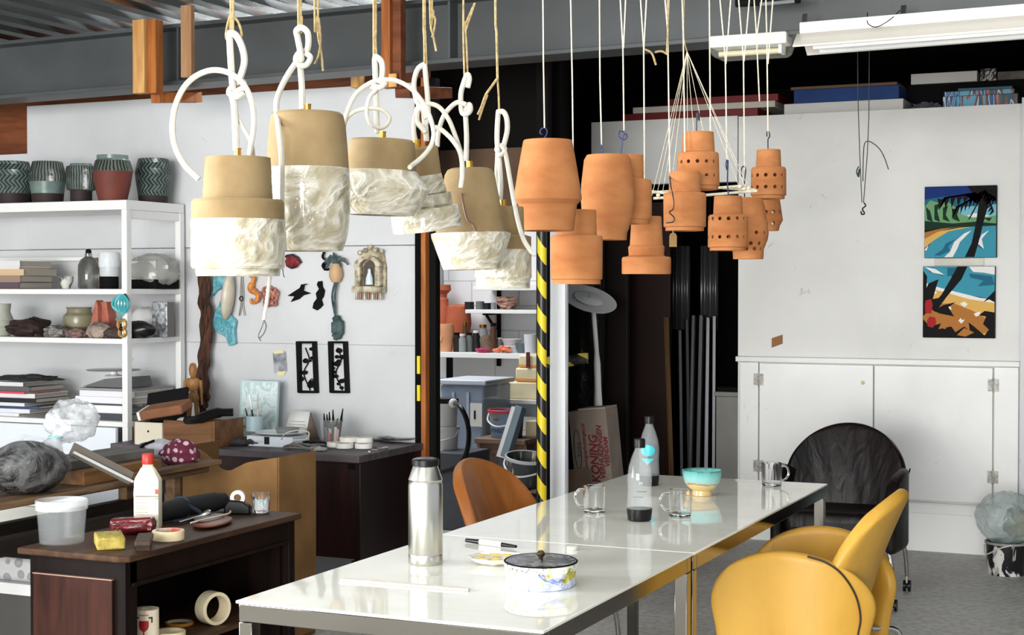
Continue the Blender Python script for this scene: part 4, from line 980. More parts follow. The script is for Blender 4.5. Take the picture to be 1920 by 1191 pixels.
# white box, plate, bowl
p = ondesk(502, 838); 
wb_ = thing('white_carton', 'long white carton with a black corner mark under the white dish', 'carton', (p.x - .125, p.y, ZD2 + .0006))
box('carton', M('carton_white', (214, 220, 226), .5), 0, .27, 0, .16, 0, .052, wb_, bev=.002); box('corner_mark', BLACK, .105, .135, -.0015, -.0002, .012, .05, wb_)
for i in range(5): box('embossed_mark', M('grey_emboss', (188, 194, 202), .5), .03 + i * .014, .038 + i * .014, -.0012, -.0002, .016, .03, wb_)
p = Vector((p.x + .02, p.y + .09, ZD2 + .054))
tag(MB().lathe([(0, 0), (.06, 0), (.13, .014), (.131, .017), (.06, .006), (0, .005)], 40).build('white_dish', M('white_glaze', (232, 234, 236), .25), None, p), 'wide shallow white dish lying on the long white carton', 'dish')
q = p + Vector((.045, -.01, .0152)) - Vector((0, 0, .009))
tag(MB().lathe([(0, 0), (.05, 0), (.062, .03), (.06, .032), (.05, .02), (0, .01)], 32).build('grey_bowl', M('grey_bowl', (128, 130, 132), .4), None, q + Vector((0, 0, 0.0))), 'low grey bowl standing in the shallow white dish', 'bowl')
# cables
CAB = M('grey_cable', (120, 116, 108), .5); rnd.seed(3)
def coil(label, c, n, r, m, seed):
    rnd.seed(seed); pts = []
    for i in range(n): a = i * 1.05 + rnd.uniform(-.3, .3); q = r * rnd.uniform(.5, 1); pts.append((c[0] + q * math.cos(a) * 1.5, c[1] + q * math.sin(a), c[2] + .008 + rnd.uniform(0, .06) * (1 - q / r)))
    tag(MB().tube(cr(pts, 6), .0035, 6).build('cable', m), label, 'cable')
c = ondesk(568, 843); coil('tangled grey cable lying before the white carton', c, 26, .075, CAB, 4)
c = ondesk(590, 838); coil('tangled black cable lying between the carton and the tape rolls', c, 22, .08, BLACK, 9)
c = ondesk(556, 846); tag(MB().tube(cr([c + Vector(q) for q in ((-.1, .02, .05), (-.06, 0, .085), (0, .03, .1), (.05, .03, .09), (.045, .02, .06), (-.03, .01, .05))], 6), .0032, 6).build('cable', M('pale_cable', (196, 192, 180), .5)), 'pale cable looping over the white carton edge', 'cable')
# tent card
X0 = onshelf(528, 0, 6.86).x
tc = thing('tent_card', 'white folded tent card with small print behind the cables', 'card', (X0, 6.86, ZD2 + .0006))
MB().add([(0, 0, 0), (.14, 0, 0), (.14, .05, .15), (0.02, .05, .15)], [(0, 1, 2, 3)]).build('front_page', PAPER, tc, solid=.0015)
MB().add([(.155, .12, 0), (.145, .0, 0), (.142, .052, .15)], [(0, 1, 2)]).build('side_page', M('kraft_side', (128, 112, 96), .8), tc, solid=.0015)
for i, (z, a, b) in enumerate(((.095, .03, .12), (.08, .025, .125), (.066, .03, .115))): MB().add([(a, z * .333 - .0012, z), (b, z * .333 - .0012, z), (b, z * .333 + .0004, z + .005), (a, z * .333 + .0004, z + .005)], [(0, 1, 2, 3)]).build('print_line', M('grey_print2', (176, 180, 186), .6), tc)
# pen jar
p = onshelf(622, ZD2 + .0006, 6.74); s = sc(p); r = 23 * s
t = thing('pen_jar', 'glass jar crammed with pens, brushes and tools on the dark desk', 'jar', p)
MB().lathe([(r * .96, 0), (r, 3 * s), (r, 44 * s), (r * .92, 48 * s), (r * .94, 49 * s), (r * .95, 44 * s), (r * .95, 3 * s), (r * .9, 1 * s)], 32, closed=True).build('jar', PET, t)
MB().lathe([(0, 0), (r * .9, 0), (r * .9, 2 * s), (0, 2 * s)], 32).build('jar_bottom', PET, t)
cols = [BLACK, MATTB, M('red_pen', (176, 44, 58), .4), M('red_pen', (0, 0, 0)), STEEL, M('beige_pen', (196, 178, 158), .5), BLACK, M('blue_pen', (60, 84, 110), .4), STEEL, BLACK, MATTB, M('teal_pen', (70, 130, 130), .4), BLACK, M('pink_pen', (206, 160, 160), .5)]
hts = [70, 62, 40, 38, 52, 50, 66, 48, 44, 58, 46, 50, 60, 44]
nam = ['black brush', 'dark stick', 'red pen', 'second red pen', 'steel scraper', 'beige brush', 'tall black pen', 'blue pen', 'short steel tool', 'black marker', 'dark pencil', 'teal pen', 'long black brush', 'pink pen']
plc = ['leaning left', 'at the back left', 'at the right front', 'at the right side', 'in the middle', 'at the right back', 'leaning right, tallest', 'at the left front', 'at the front', 'in the centre back', 'at the left side', 'at the middle front', 'between the red pens', 'at the far right']
for i in range(14):
    a = i * 2.4; b = Vector((math.cos(a) * r * .5, math.sin(a) * r * .5, .006)); e = Vector((math.cos(a) * r * .85 * (1.2 if i in (0, 6) else .8), math.sin(a) * r * .6, hts[i] * s))
    tool('pen', nam[i] + ' in the glass pen jar, ' + plc[i], p + b, p + e, 3.2 * s, cols[i], STEEL if i in (4, 8) else MATTB, .3, 'pen', 'pens in the glass jar')
# tape rolls
TW = M('white_tape', (232, 230, 224), .5)
def roll(c, r, h, ri, m, label, rot=(0, 0, 0), name='tape_roll', grp='white tape rolls on the dark desk', core=None):
    t = thing(name, label, 'tape', c, rot=rot, group=grp)
    MB().lathe([(ri + .003, 0), (r - .001, 0), (r, .001), (r, h - .001), (r - .001, h), (ri + .003, h)], 40, closed=True).build('tape', m, t)
    MB().lathe([(ri, 0), (ri + .0028, 0), (ri + .0028, h), (ri, h)], 32, closed=True).build('core', core or M('card_core', (206, 190, 160), .8), t)
    return t
b = ondesk(648, 842)
for i, (dx, dy, dz, lb) in enumerate(((-.075, .0, 0, 'leftmost low white tape roll on the dark desk'), (-.005, -.03, 0, 'front middle white tape roll on the dark desk'), (.085, .0, 0, 'rightmost low white tape roll on the dark desk'), (-.02, .03, .0245, 'upper left white tape roll lying on others'), (.06, .05, .0245, 'upper right white tape roll lying on others'))):
    roll(b + Vector((dx, dy + .03, dz + .0045)), .044, .024, .026, TW, lb)
tag(MB().lathe([(0, 0), (.19, 0), (.19, .003), (0, .003)], 40, sy=.55).build('felt_mat', M('grey_felt_mat', (92, 88, 88), .9), None, b + Vector((.02, .04, 0))), 'grey oval mat under the white tape rolls', 'mat')
BLOBD = lambda nm, px, py, r, m, label, cat, seed: tag(MB().blob((0, 0, r[2] * .6), r, .3, 3, seed, flat=-r[2] * .6).build(nm, m, None, ondesk(px, py)), label, cat)
BLOBD('lace_scrap', 596, 845, (.05, .035, .012), M('lace_grey', (190, 188, 182), .8, col2=(110, 108, 106), vs=60), 'pale crumpled scrap left of the tape rolls', 'scrap', 3)
sl = tag(MB().box(-.12, .12, -.07, .07, 0, .008).build('slate_sheet', M('slate', (104, 106, 112), .6, var=.3, vs=12), None, ondesk(716, 826) + Vector((0, .02, .002)), (0, -.04, .3), bev=.002), 'grey slate sheet lying behind the tape rolls', 'sheet')
pl = thing('oval_plate', 'oval patterned plate at the right back corner of the dark desk', 'plate', ondesk(742, 830) + Vector((0, .03, .012)), .3)
MB().lathe([(0, .0), (.07, 0), (.11, .012), (.112, .014), (.07, .005), (0, .005)], 40, sy=.6).build('plate', M('plate_pattern', (168, 166, 160), .35, col2=(96, 92, 88), vs=34), pl)
for i, (x, y) in enumerate(((700, 845), (712, 842), (720, 840), (690, 848))): tag(MB().box(-.018, .018, -.005, .005, 0, .004).build('paper_shred', PAPER if i < 3 else TW, None, ondesk(x, y) + Vector((0, .012, 0)), (0, 0, i * .7)), ['white paper shred on the desk edge below the oval plate', 'curled white shred second from the right on the desk edge', 'white shred nearest the desk corner', 'small white shred nearest the tape rolls'][i], 'shred')
# ---- things on the left wall
YW = 7.0585
def onwall(px, py, y=YW): return at(px, py, Y=y)
def wpoly(o, pts, y=YW): return [(onwall(a, b, y).x - o.x, onwall(a, b, y).z - o.z) for a, b in pts]
def wallthing(name, label, cat, px, py, y=YW): return thing(name, label, cat, onwall(px, py, y))
BARK = M('bark', (92, 58, 40), .9, col2=(44, 26, 20), vs=9, stretch=(5, 5, .7), bump=1, bs=14, bd=.02)
o = onwall(384, 640, 7.0)
bk = thing('bark_strip', 'long hanging strip of brown bark left of the wall ornaments', 'bark', o)
for i in range(5):
    pts = [onwall(384 + dx + (i - 2) * 3.4, y, 7.0 + .008 * (i % 2)) - o for dx, y in ((0, 510), (-1, 560), (3, 600), (0, 660), (-4, 700), (-2, 740), (1, 790 - i * 12))]
    MB().tube(cr(pts, 5), [.014 + .006 * math.sin(k * 1.3 + i) for k in range(31)], 7).build('bark_fibre', BARK, bk)
TL = M('teal_ceramic', (128, 190, 198), .3, col2=(70, 136, 150), vs=34, bump=.6, bs=40)
o = onwall(424, 600)
t = thing('ceramic_tail', 'large teal ceramic fish tail with ring scales hanging on the wall', 'ornament', o)
MB().prism(wpoly(o, [(421, 556), (428, 575), (436, 590), (447, 602), (444, 620), (446, 645), (434, 649), (428, 632), (410, 622), (404, 605), (407, 588), (414, 575)]), -.03, 0).build('tail_plate', TL, t, bev=.006)
TR = M('teal_ring', (90, 160, 174), .3)
for x, y, r in ((414, 598, 4.5), (424, 603, 5), (434, 610, 4), (412, 611, 5), (422, 617, 4.5), (420, 586, 4), (428, 592, 4), (421, 573, 3), (436, 622, 4), (437, 636, 4)):
    q = onwall(x, y) - o; rr = r * sc(onwall(x, y)); MB().tube([(q.x + rr * math.cos(a), -.033, q.z + rr * math.sin(a)) for a in [2 * PI * k / 16 for k in range(16)]], .0028, 6, True).build('ring_scale', TR, t)
o = onwall(414, 532)
t = thing('ceramic_fish', 'teal ceramic fish half hidden under the first pale lamp', 'ornament', o)
MB().prism(wpoly(o, [(398, 553), (405, 545), (403, 530), (412, 510), (424, 512), (430, 525), (424, 538), (410, 546), (402, 556)]), -.03, 0).build('fish_body', TL, t, bev=.006)
MB().tube([(math.cos(a) * .012, -.033, math.sin(a) * .012) for a in [2 * PI * k / 14 for k in range(14)]], .003, 6, True).build('ring_scale', TR, t)
CR_ = M('cream_ceramic', (216, 208, 190), .35, col2=(186, 176, 156), vs=10)
o = onwall(438, 556); t = thing('fish_plaque', 'pale ceramic fish plaque hanging head down beside the teal tail', 'ornament', o, rot=(0, .12, 0))
s = sc(o); MB().sphere((0, -.055, 0), 44 * s, 24, .24, .35, 1).build('fish', CR_, t)
o = onwall(456, 560); t = thing('metal_pliers', 'grey metal tool hanging beside the pale fish plaque', 'tool', o); s = sc(o)
for k in (-1, 1): MB().tube(cr([(0, -.012, 45 * s), (k * 3 * s, -.012, 10 * s), (k * 2 * s, -.012, -10 * s), (k * 6 * s, -.012, -32 * s)], 5), .004, 6).build('tool_arm', STEEL, t)
MB().tube([(4 * s * math.cos(a), -.018, 4 * s * math.sin(a)) for a in [2 * PI * k / 14 for k in range(14)]], .003, 6, True).build('pivot_ring', BLACK, t)
o = onwall(474, 540); t = thing('ceramic_seahorse', 'orange ceramic seahorse hanging on the wall', 'ornament', o)
MB().tube(cr([onwall(x, y, 7.03) - o for x, y in ((468, 515), (476, 522), (472, 533), (470, 542), (478, 548), (484, 555), (480, 566), (472, 568), (470, 560))], 6), [.012] * 12 + [.018] * 12 + [.014] * 12 + [.008] * 13, 10).build('seahorse_body', M('orange_glaze', (226, 140, 62), .3, var=.2, vs=30), t)
o = onwall(508, 556); t = thing('ceramic_coral', 'curly pink brown ceramic coral hanging on the wall', 'ornament', o); s = sc(o)
CO = M('pink_brown_glaze', (196, 126, 108), .35, col2=(120, 70, 62), vs=40)
for i, (x, y) in enumerate(((-14, 4), (-8, -8), (0, 14), (10, 10), (14, -2), (6, -12), (-2, 0), (8, 2), (-10, 12), (2, 8), (12, -12), (-4, -14), (16, 6))):
    MB().tube([(x * s + 5 * s * math.cos(a), -.02 + .01 * math.sin(i), y * s + 5 * s * math.sin(a)) for a in [2 * PI * k / 14 for k in range(14)]], 2.4 * s, 7, True).build('coral_curl', CO, t)
o = onwall(550, 492); t = thing('red_crab_plaque', 'dark red ceramic crab plaque on the wall below the second lamp', 'ornament', o)
MB().prism(wpoly(o, [(538, 490), (542, 480), (550, 479), (560, 484), (566, 493), (559, 502), (550, 505), (540, 500)]), -.025, 0).build('crab', M('dark_red_glaze', (150, 34, 34), .2, col2=(50, 16, 20), vs=30), t, bev=.006)
MB().prism(wpoly(o, [(536, 484), (540, 478), (552, 476), (562, 482), (568, 492), (566, 494), (558, 484), (546, 481)]), -.02, -.003).build('crab_shell_rim', M('black_glaze2', (20, 16, 18), .3), t)
BLKC = M('black_iron', (9, 8, 9), .6, spec=.15)
o = onwall(562, 548); t = thing('iron_starfish', 'black iron star shaped plaque with curled points on the wall', 'ornament', o)
MB().prism(wpoly(o, [(541, 555), (556, 545), (564, 540), (567, 533), (572, 534), (570, 545), (584, 550), (570, 554), (562, 561), (547, 566), (554, 556)]), -.012, 0).build('star', BLKC, t)
MB().tube(cr([onwall(x, y, 7.03) - o for x, y in ((567, 545), (568, 535), (575, 533))], 4), .003, 6).build('curl', BLKC, t)
o = onwall(600, 558); t = thing('iron_seahorse', 'black jagged seahorse silhouette on the wall', 'ornament', o)
MB().prism(wpoly(o, [(598, 528), (605, 527), (606, 538), (610, 545), (608, 556), (604, 562), (607, 572), (602, 578), (596, 582), (588, 578), (590, 568), (596, 560), (594, 550), (600, 542), (596, 534)]), -.012, 0).build('silhouette', BLKC, t)
o = onwall(610, 490); t = thing('iron_lizard', 'small black wavy iron lizard right of the red crab', 'ornament', o)
MB().tube(cr([onwall(x, y, 7.035) - o for x, y in ((608, 472), (605, 482), (612, 490), (606, 498), (612, 506), (617, 504))], 5), [.007] * 12 + [.010] * 8 + [.005] * 6, 8).build('lizard_body', BLKC, t)
# gourd with green tassel
o = onwall(636, 512); t = thing('gourd_tassel', 'tan gourd with grey green yarn top and long tassel on the wall', 'ornament', o); s = sc(o)
YARN = M('grey_green_yarn', (88, 108, 108), .95, col2=(52, 66, 68), vs=30, bump=.6, bs=60)
MB().lathe([(0, -19 * s), (8 * s, -17 * s), (13 * s, -6 * s), (12 * s, 6 * s), (7 * s, 17 * s), (0, 19 * s)], 24, c=(0, -.035, 0)).build('gourd', M('gourd_skin', (200, 164, 124), .5, var=.1, vs=8), t)
rnd.seed(12)
for i in range(16): 
    a = rnd.uniform(-1, 1); MB().tube(cr([(0, -.04, 14 * s), (a * 8 * s, -.05 + .02 * rnd.random(), 24 * s), (a * 18 * s, -.03, (28 + rnd.uniform(-10, 14)) * s), (a * 26 * s, -.03, rnd.uniform(6, 30) * s)], 4), .004, 5).build('yarn', YARN, t)
for k in (-1, 1): MB().tube(cr([(k * 2 * s, -.035, -18 * s), (-6 * s + k * 3 * s, -.03, -45 * s), (-2 * s, -.03, -82 * s)], 5), .006, 6).build('yarn_cord', YARN, t)
MB().tube(cr([(-2 * s, -.03, -80 * s), (2 * s, -.03, -92 * s), (2 * s, -.03, -112 * s), (-3 * s, -.03, -125 * s)], 5), [.008] + [.022] * 4 + [.034] * 6 + [.026] * 3 + [.012] * 2, 12).build('tassel', YARN, t)
# shrine
o = onwall(699, 520); t = thing('ceramic_shrine', 'ornate cream ceramic shrine with a small white figure in its niche', 'shrine', o); s = sc(o)
SHR = M('antiqued_cream', (206, 196, 170), .4, col2=(120, 108, 84), vs=30, bump=.5, bs=50)
def sp(pts): return wpoly(o, pts)
MB().prism(sp([(674, 540), (674, 500), (678, 478), (690, 470), (700, 464), (712, 468), (722, 476), (726, 500), (726, 545), (676, 545)]), -.02, 0).build('back_plate', SHR, t, bev=.003)
MB().prism(sp([(672, 536), (727, 538), (727, 550), (672, 548)]), -.075, -.021).build('ledge', SHR, t, bev=.003)
for x0, x1 in ((675, 685), (712, 722)): MB().prism(sp([(x0, 500), (x1, 500), (x1, 537), (x0, 537)]), -.06, -.021).build('column', SHR, t, bev=.006)
arc = [(699 + 25 * math.cos(a), 500 - 20 * math.sin(a)) for a in [PI * k / 10 for k in range(11)]]; arc2 = [(699 + 15 * math.cos(a), 500 - 13 * math.sin(a)) for a in [PI * k / 10 for k in range(11)]]
MB().prism(sp(arc + arc2[::-1]), -.06, -.021).build('arch', SHR, t)
MB().prism(sp([(686, 536), (686, 500), (690, 492), (699, 487), (708, 492), (712, 500), (712, 536)]), -.023, -.0205).build('niche', M('niche_dark', (84, 76, 66), .8), t)
MB().lathe([(0, 0), (8 * s, 0), (7 * s, 12 * s), (3 * s, 24 * s), (3.4 * s, 28 * s), (0, 32 * s)], 16, c=(onwall(700, 534).x - o.x, -.04, onwall(700, 534).z - o.z)).build('figure', M('white_blue_glaze', (212, 224, 232), .3), t)
for x, y in ((680, 474), (699, 464), (720, 472), (690, 470), (710, 469)): MB().sphere((onwall(x, y).x - o.x, -.03, onwall(x, y).z - o.z), 5 * s, 12).build('finial', SHR, t)
for i in range(7): MB().cyl((onwall(677 + i * 7.4, 549).x - o.x, -.045, onwall(677, 549).z - o.z), (onwall(677 + i * 7.4, 549).x - o.x, -.045, onwall(677, 562).z - o.z), 3 * s, n=8).build('fringe_bead', M('bead_red', (132, 70, 54), .4) if i % 2 else SHR, t)
# photo card and framed cut-outs
o = onwall(524, 680); t = thing('photo_print', 'small grey photo taped to the wall left of the black frames', 'photo', o)
MB().prism(wpoly(o, [(512, 662), (536, 659), (539, 697), (515, 700)]), -.003, 0).build('print', M('grey_photo', (176, 178, 184), .4, col2=(78, 82, 92), vs=18), t)
for q in ([(514, 658), (532, 656), (532, 662), (514, 664)], [(520, 697), (536, 696), (534, 704), (522, 704)]): MB().prism(wpoly(o, q), -.004, -.0032).build('tape_strip', M('yellowed_tape', (224, 214, 160), .5), t)
def cutout(label, x0, y0, w, seed):
    o = onwall(x0 + w / 2, y0 + 48); t = thing('cutout_frame', label, 'picture', o, group='black framed cut-out pictures on the left wall')
    X = lambda x, y: (onwall(x0 + x, y0 + y).x - o.x, onwall(x0 + x, y0 + y).z - o.z)
    f = MB()
    for q in ([(0, 0), (7, 0), (8, 97), (3, 96)], [(w - 6, 0), (w, 0), (w + 4, 97), (w - 2, 97)], [(7, 0), (w - 6, 0), (w - 6, 4), (7, 4)], [(8, 92), (w - 2, 93), (w - 2, 97), (8, 97)]): f.prism([X(*k) for k in q], -.025, 0)
    f.build('frame', BLKC, t); rnd.seed(seed)
    stem = cr([(X(24, 92)[0], -.008, X(24, 92)[1]), (X(12, 60)[0], -.008, X(12, 60)[1]), (X(22, 35)[0], -.008, X(22, 35)[1]), (X(15, 12)[0], -.008, X(15, 12)[1])], 6)
    st = MB().tube(stem, .0035, 5); st.tube(cr([(X(18, 80)[0], -.008, X(18, 80)[1]), (X(28, 70)[0], -.008, X(28, 70)[1]), (X(30, 88)[0], -.008, X(30, 88)[1])], 4), .0025, 5); st.build('stem', BLKC, t)
    for i in range(11):
        k = stem[1 + i * 17 // 11] if i * 17 // 11 + 1 < len(stem) else stem[-1]
        MB().sphere((k[0] + rnd.uniform(-.028, .028), -.008, k[2] + rnd.uniform(-.02, .02)), rnd.uniform(.009, .018), 10, 1.2, .25, .8).build('leaf', BLKC, t)
cutout('left black framed plant silhouette on the wall above the tent card', 559, 640, 36, 5)
cutout('right black framed plant silhouette on the wall above the pen jar', 619, 640, 34, 8)
# ---- stacked planks on trestle with bag of clay
OLD = wood('old_plank', (128, 100, 72), (78, 58, 42), 8, 1, .7); OLDG = wood('grey_plank', (120, 116, 110), (84, 80, 76), 8, 1, .7); OLDB = wood('brown_block', (150, 108, 66), (116, 80, 46), 8, 1, .6)
DKB = wood('dark_rail', (44, 34, 28), (26, 20, 17), 8, 1, .7)
tr = thing('plank_trestle', 'low bench of old rough planks on dark rails carrying the bag of clay', 'bench', (-3.84, 4.6, 0))
box('top_plank', OLD, -.32, 0.02, -1.1, .80, .772, .797, tr, bev=.006)
box('rail', DKB, -.06, -.01, -1.1, .85, .60, .665, tr, bev=.004); box('rail', DKB, -.3, -.25, -1.1, .85, .60, .665, tr, bev=.004)
for y in (-.95, .6):
    for x in (-.30, -.06): box('leg', OLD, x, x + .045, y, y + .045, 0, .771, tr, bev=.004)
    box('cross_rail', DKB, -.255, -.061, y + .005, y + .04, .70, .77, tr)
z = .7975
tag(box('brown_timber', OLDB, -4.02, -3.87, 4.66, 5.14, z, z + .055, bev=.004), 'thick brown timber lying on the rough plank bench', 'timber')
tag(box('grey_board', OLDG, -4.12, -3.93, 4.64, 5.17, z + .0555, z + .09, bev=.003), 'grey weathered board lying on the thick brown timber', 'board')
tag(box('short_plank', OLD, -3.868, -3.80, 4.9, 5.46, z + .001, z + .022, bev=.004), 'short rough plank jutting out to the right over the bench end', 'plank')
b0 = at(135, 842, X=-3.86); b1 = at(245, 897, X=-3.78)
la = thing('angle_strip', 'white edged metal angle strip leaning down across the planks', 'strip', b0)
d = b1 - b0
MB().bar((0, 0, 0), d, .012, .05).build('strip', M('grey_metal_strip', (128, 120, 110), .5), la); MB().bar(Vector((.012, -.004, -.012)), d + Vector((.012, -.004, -.012)), .01, .01).build('white_edge', WHITE, la)
# clay in bag
c = Vector((-3.93, 4.42, .798))
cl = thing('clay_bag', 'lump of grey clay in a clear plastic bag on the left end of the bench', 'bag', c)
CLG = M('grey_clay', (66, 64, 63), .38, col2=(34, 32, 32), vs=12, bump=1, bs=16, bd=.04, dist=1.5)
MB().blob((0, 0, .095), (.135, .16, .098), .12, 1.8, 21, flat=-.094).build('clay_lump', CLG, cl)
def film(name, a, lo=50, hi=190):
    t = NT(name); t.b.inputs['Roughness'].default_value = .2; t.b.inputs['Base Color'].default_value = (.8, .82, .85, 1); t.b.inputs['Specular IOR Level'].default_value = 1
    n = t.noise(t.mapped((1, 1, .6)), 7, 2, 1.2, .4)
    t.link(t.math('MULTIPLY', t.ramp(n, [(.38, (lo, lo, lo)), (.5, (hi, hi, hi)), (.62, (lo, lo, lo))]), a), t.b.inputs['Alpha'])
    t.bump(n, .6, .02); return t.m
FILM = film('clear_film', .3); FILMW = film('white_film', 1, 140, 225)
MB().blob((0, 0, .1), (.146, .172, .106), .12, 2.2, 22, flat=-.0995).build('clear_film', FILM, cl)
o = at(136, 790, X=-3.9) - c
MB().blob(o, (.085, .115, .082), .2, 2.6, 31, 48, 30).build('bag_top', FILMW, cl)
o2 = at(104, 826, X=-3.9) - c
MB().tube(cr([o + Vector((0, -.05, -.03)), o2 + Vector((0, .01, .012)), o2 + Vector((0, -.03, -.04))], 4), [.05, .046, .04, .03, .022, .024, .034, .045, .05], 14).build('bag_neck', FILMW, cl)
MB().tube([o2 + Vector((.024 * math.cos(a), .024 * math.sin(a), .012)) for a in [2 * PI * k / 14 for k in range(14)]], .006, 6, True).build('bag_tie', M('aqua_tie', (150, 200, 200), .5), cl)
# polka dot cloth
def dots():
    t = NT('polka_cloth'); t.b.inputs['Roughness'].default_value = .85
    v = t.node('ShaderNodeTexVoronoi'); v.inputs['Scale'].default_value = 30; v.inputs['Randomness'].default_value = .25
    t.link(t.coord('Object'), v.inputs['Vector'])
    t.base(t.ramp(v.outputs['Distance'], [(0, (214, 190, 200)), (.34, (206, 176, 188)), (.38, (104, 30, 56)), (1, (92, 24, 48))])); return t.m
c = at(318, 848, X=-3.98); c.z = .862
pc = thing('polka_dot_cloth', 'maroon polka dot cloth with white lining lying on the planks', 'cloth', c)
s = sc(c)
MB().blob((.055, 0, -.01), (.085, .07, .06), .22, 2.2, 41).build('dotted_cloth', dots(), pc)
MB().blob((-.055, .0, .0), (.06, .07, .045), .2, 2.2, 43).build('white_lining', M('lilac_white', (206, 204, 214), .8), pc)
MB().blob((-.115, .01, -.01), (.045, .06, .04), .2, 2.2, 45).build('striped_edge', M('blue_grey_cloth', (150, 158, 180), .8, col2=(70, 40, 60), vs=12), pc)
MB().tube(cr([(-.09, -.07, -.03), (-.085, -.075, .02), (-.04, -.05, .045)], 5), .006, 6).build('hem', MATTB, pc)
# big cut cardboard box behind the small desk
KR = M('kraft_card', (150, 112, 66), .8, col2=(128, 92, 52), vs=5)
KRI = M('kraft_inner', (120, 88, 50), .85)
p = at(350, 952, X=-3.95); 
kb = thing('cut_cardboard', 'large brown cardboard box with curved cut edge behind the small desk', 'box', (-4.05, 5.62, 0))
def KX(px, py): q = at(px, py, Y=5.62); return (q.x + 4.05, q.z)
pp = [KX(*q) for q in ((345, 838), (372, 842), (395, 858), (415, 878), (432, 882), (450, 874), (470, 866), (521, 858))]
MB().prism([(v.x, v.y) for v in cr([(a, b, 0) for a, b in pp], 4)] + [(pp[-1][0], .02), (pp[0][0] - .02, .02)], -.006, 0).build('front_wall', KR, kb)
x1 = pp[-1][0]; z1 = pp[-1][1]
MB().prism([(0, .02), (.3, .02), (.3, z1), (0, z1)], x1, x1 + .006, 'yz').build('side_wall', KR, kb)
MB().prism([(0, .02), (.3, .02), (.3, pp[0][1]), (0, pp[0][1])], pp[0][0] - .03, pp[0][0] - .024, 'yz').build('side_wall', KRI, kb)
box('bottom', KRI, pp[0][0] - .02, x1, .001, .3, .005, .02, kb)
# storage under and behind the bench
tag(box('grey_storage_box', M('pale_grey_box', (190, 192, 196), .6, var=.06, vs=4), -4.62, -4.2, 5.52, 5.95, .0, .68, bev=.004), 'tall pale grey carton standing on the floor behind the bench', 'carton')
tag(box('cream_sheet', M('cream_panel', (206, 204, 196), .6, var=.06, vs=4), -5.0, -4.25, 4.9, 4.93, .0, .66, bev=.003), 'cream sheet standing under the plank bench', 'sheet')
tag(box('white_crate', M('white_crate', (226, 230, 236), .5), -4.5, -4.3, 5.1, 5.5, 0, .55, bev=.004), 'white box on the floor beneath the bench', 'box')
def paw():
    t = NT('printed_pack'); t.b.inputs['Roughness'].default_value = .6
    v = t.node('ShaderNodeTexVoronoi'); v.inputs['Scale'].default_value = 16; v.inputs['Randomness'].default_value = .35
    t.link(t.coord('Object'), v.inputs['Vector'])
    t.base(t.ramp(v.outputs['Distance'], [(0, (150, 150, 152)), (.3, (128, 128, 130)), (.36, (178, 178, 178)), (1, (170, 170, 170))])); return t.m
bx = tag(box('floor_crate', M('dim_crate', (70, 68, 66), .8), -4.5, -4.0, 4.58, 4.83, .0, .381, bev=.004), 'low dark grey crate on the floor under the left end of the bench', 'crate')
tag(box('white_slab', M('slab_white', (206, 206, 204), .6), -4.52, -3.99, 4.56, 4.84, .3815, .4255, bev=.003), 'white foam slab lying under the patterned pack', 'slab')
tag(box('patterned_pack', paw(), -4.52, -4.0, 4.58, 4.82, .426, .52, bev=.02), 'soft white pack with grey printed pattern under the bench', 'pack')
tag(box('dark_tray', MATTB, -4.52, -3.98, 4.57, 4.83, .5205, .537, bev=.003), 'flat dark tray lying on the patterned pack', 'tray')
# ---- small brown desk in the left foreground
BW = wood('walnut_brown', (64, 34, 25), (38, 20, 15), 7, 2, .5, 8, .15); BWD = wood('walnut_dark', (24, 13, 10), (15, 8, 6), 7, 2, .5, 8, .12); BTOP = wood('walnut_top', (84, 60, 42), (50, 34, 24), 6, 1, .5, 8, .15)
ZB = .70
sd = thing('side_desk', 'small dark walnut desk with open shelf in the left foreground', 'desk', (-3.32, 4.45, 0))
hx = .22; hy = .52
MB().prism([(-hx, -hy), (hx - .03, -hy), (hx, -hy + .02), (hx, hy), (-hx, hy)], ZB - .022, ZB, 'xy').build('desk_top', BTOP, sd, bev=.005)
fx = hx - .025
box('front_end', BWD, -hx + .03, fx, -hy + .03, -hy + .05, .0, ZB - .023, sd)
box('front_panel', BW, -hx + .05, fx - .045, -hy + .018, -hy + .0295, .05, ZB - .085, sd, bev=.002)
MB().box(-hx + .05, fx - .045, -hy + .017, -hy + .0295, ZB - .0845, ZB - .081).build('panel_edge', M('worn_edge', (150, 120, 104), .5), sd)
box('back_side', BWD, -hx + .03, -hx + .05, -hy + .051, hy - .05, .0, ZB - .023, sd)
box('apron', BWD, fx - .02, fx, -hy + .051, hy - .051, ZB - .10, ZB - .023, sd, bev=.003)
box('apron_bead', BWD, fx + .0005, fx + .008, -hy + .06, hy - .06, ZB - .108, ZB - .095, sd, bev=.003)
box('rear_end', BWD, -hx + .03, fx - .03, hy - .07, hy - .05, .0, ZB - .023, sd)
for y in (-hy + .03, hy - .07): box('leg', BWD, fx - .04, fx, y + .0205, y + .06, 0, ZB - .023, sd, bev=.003)
box('shelf', BTOP, -hx + .051, fx - .005, -hy + .06, hy - .075, .34, .355, sd)
ZI = .3555
def onsd(px, py, z=ZB): return at(px, py, Z=z + .0006)
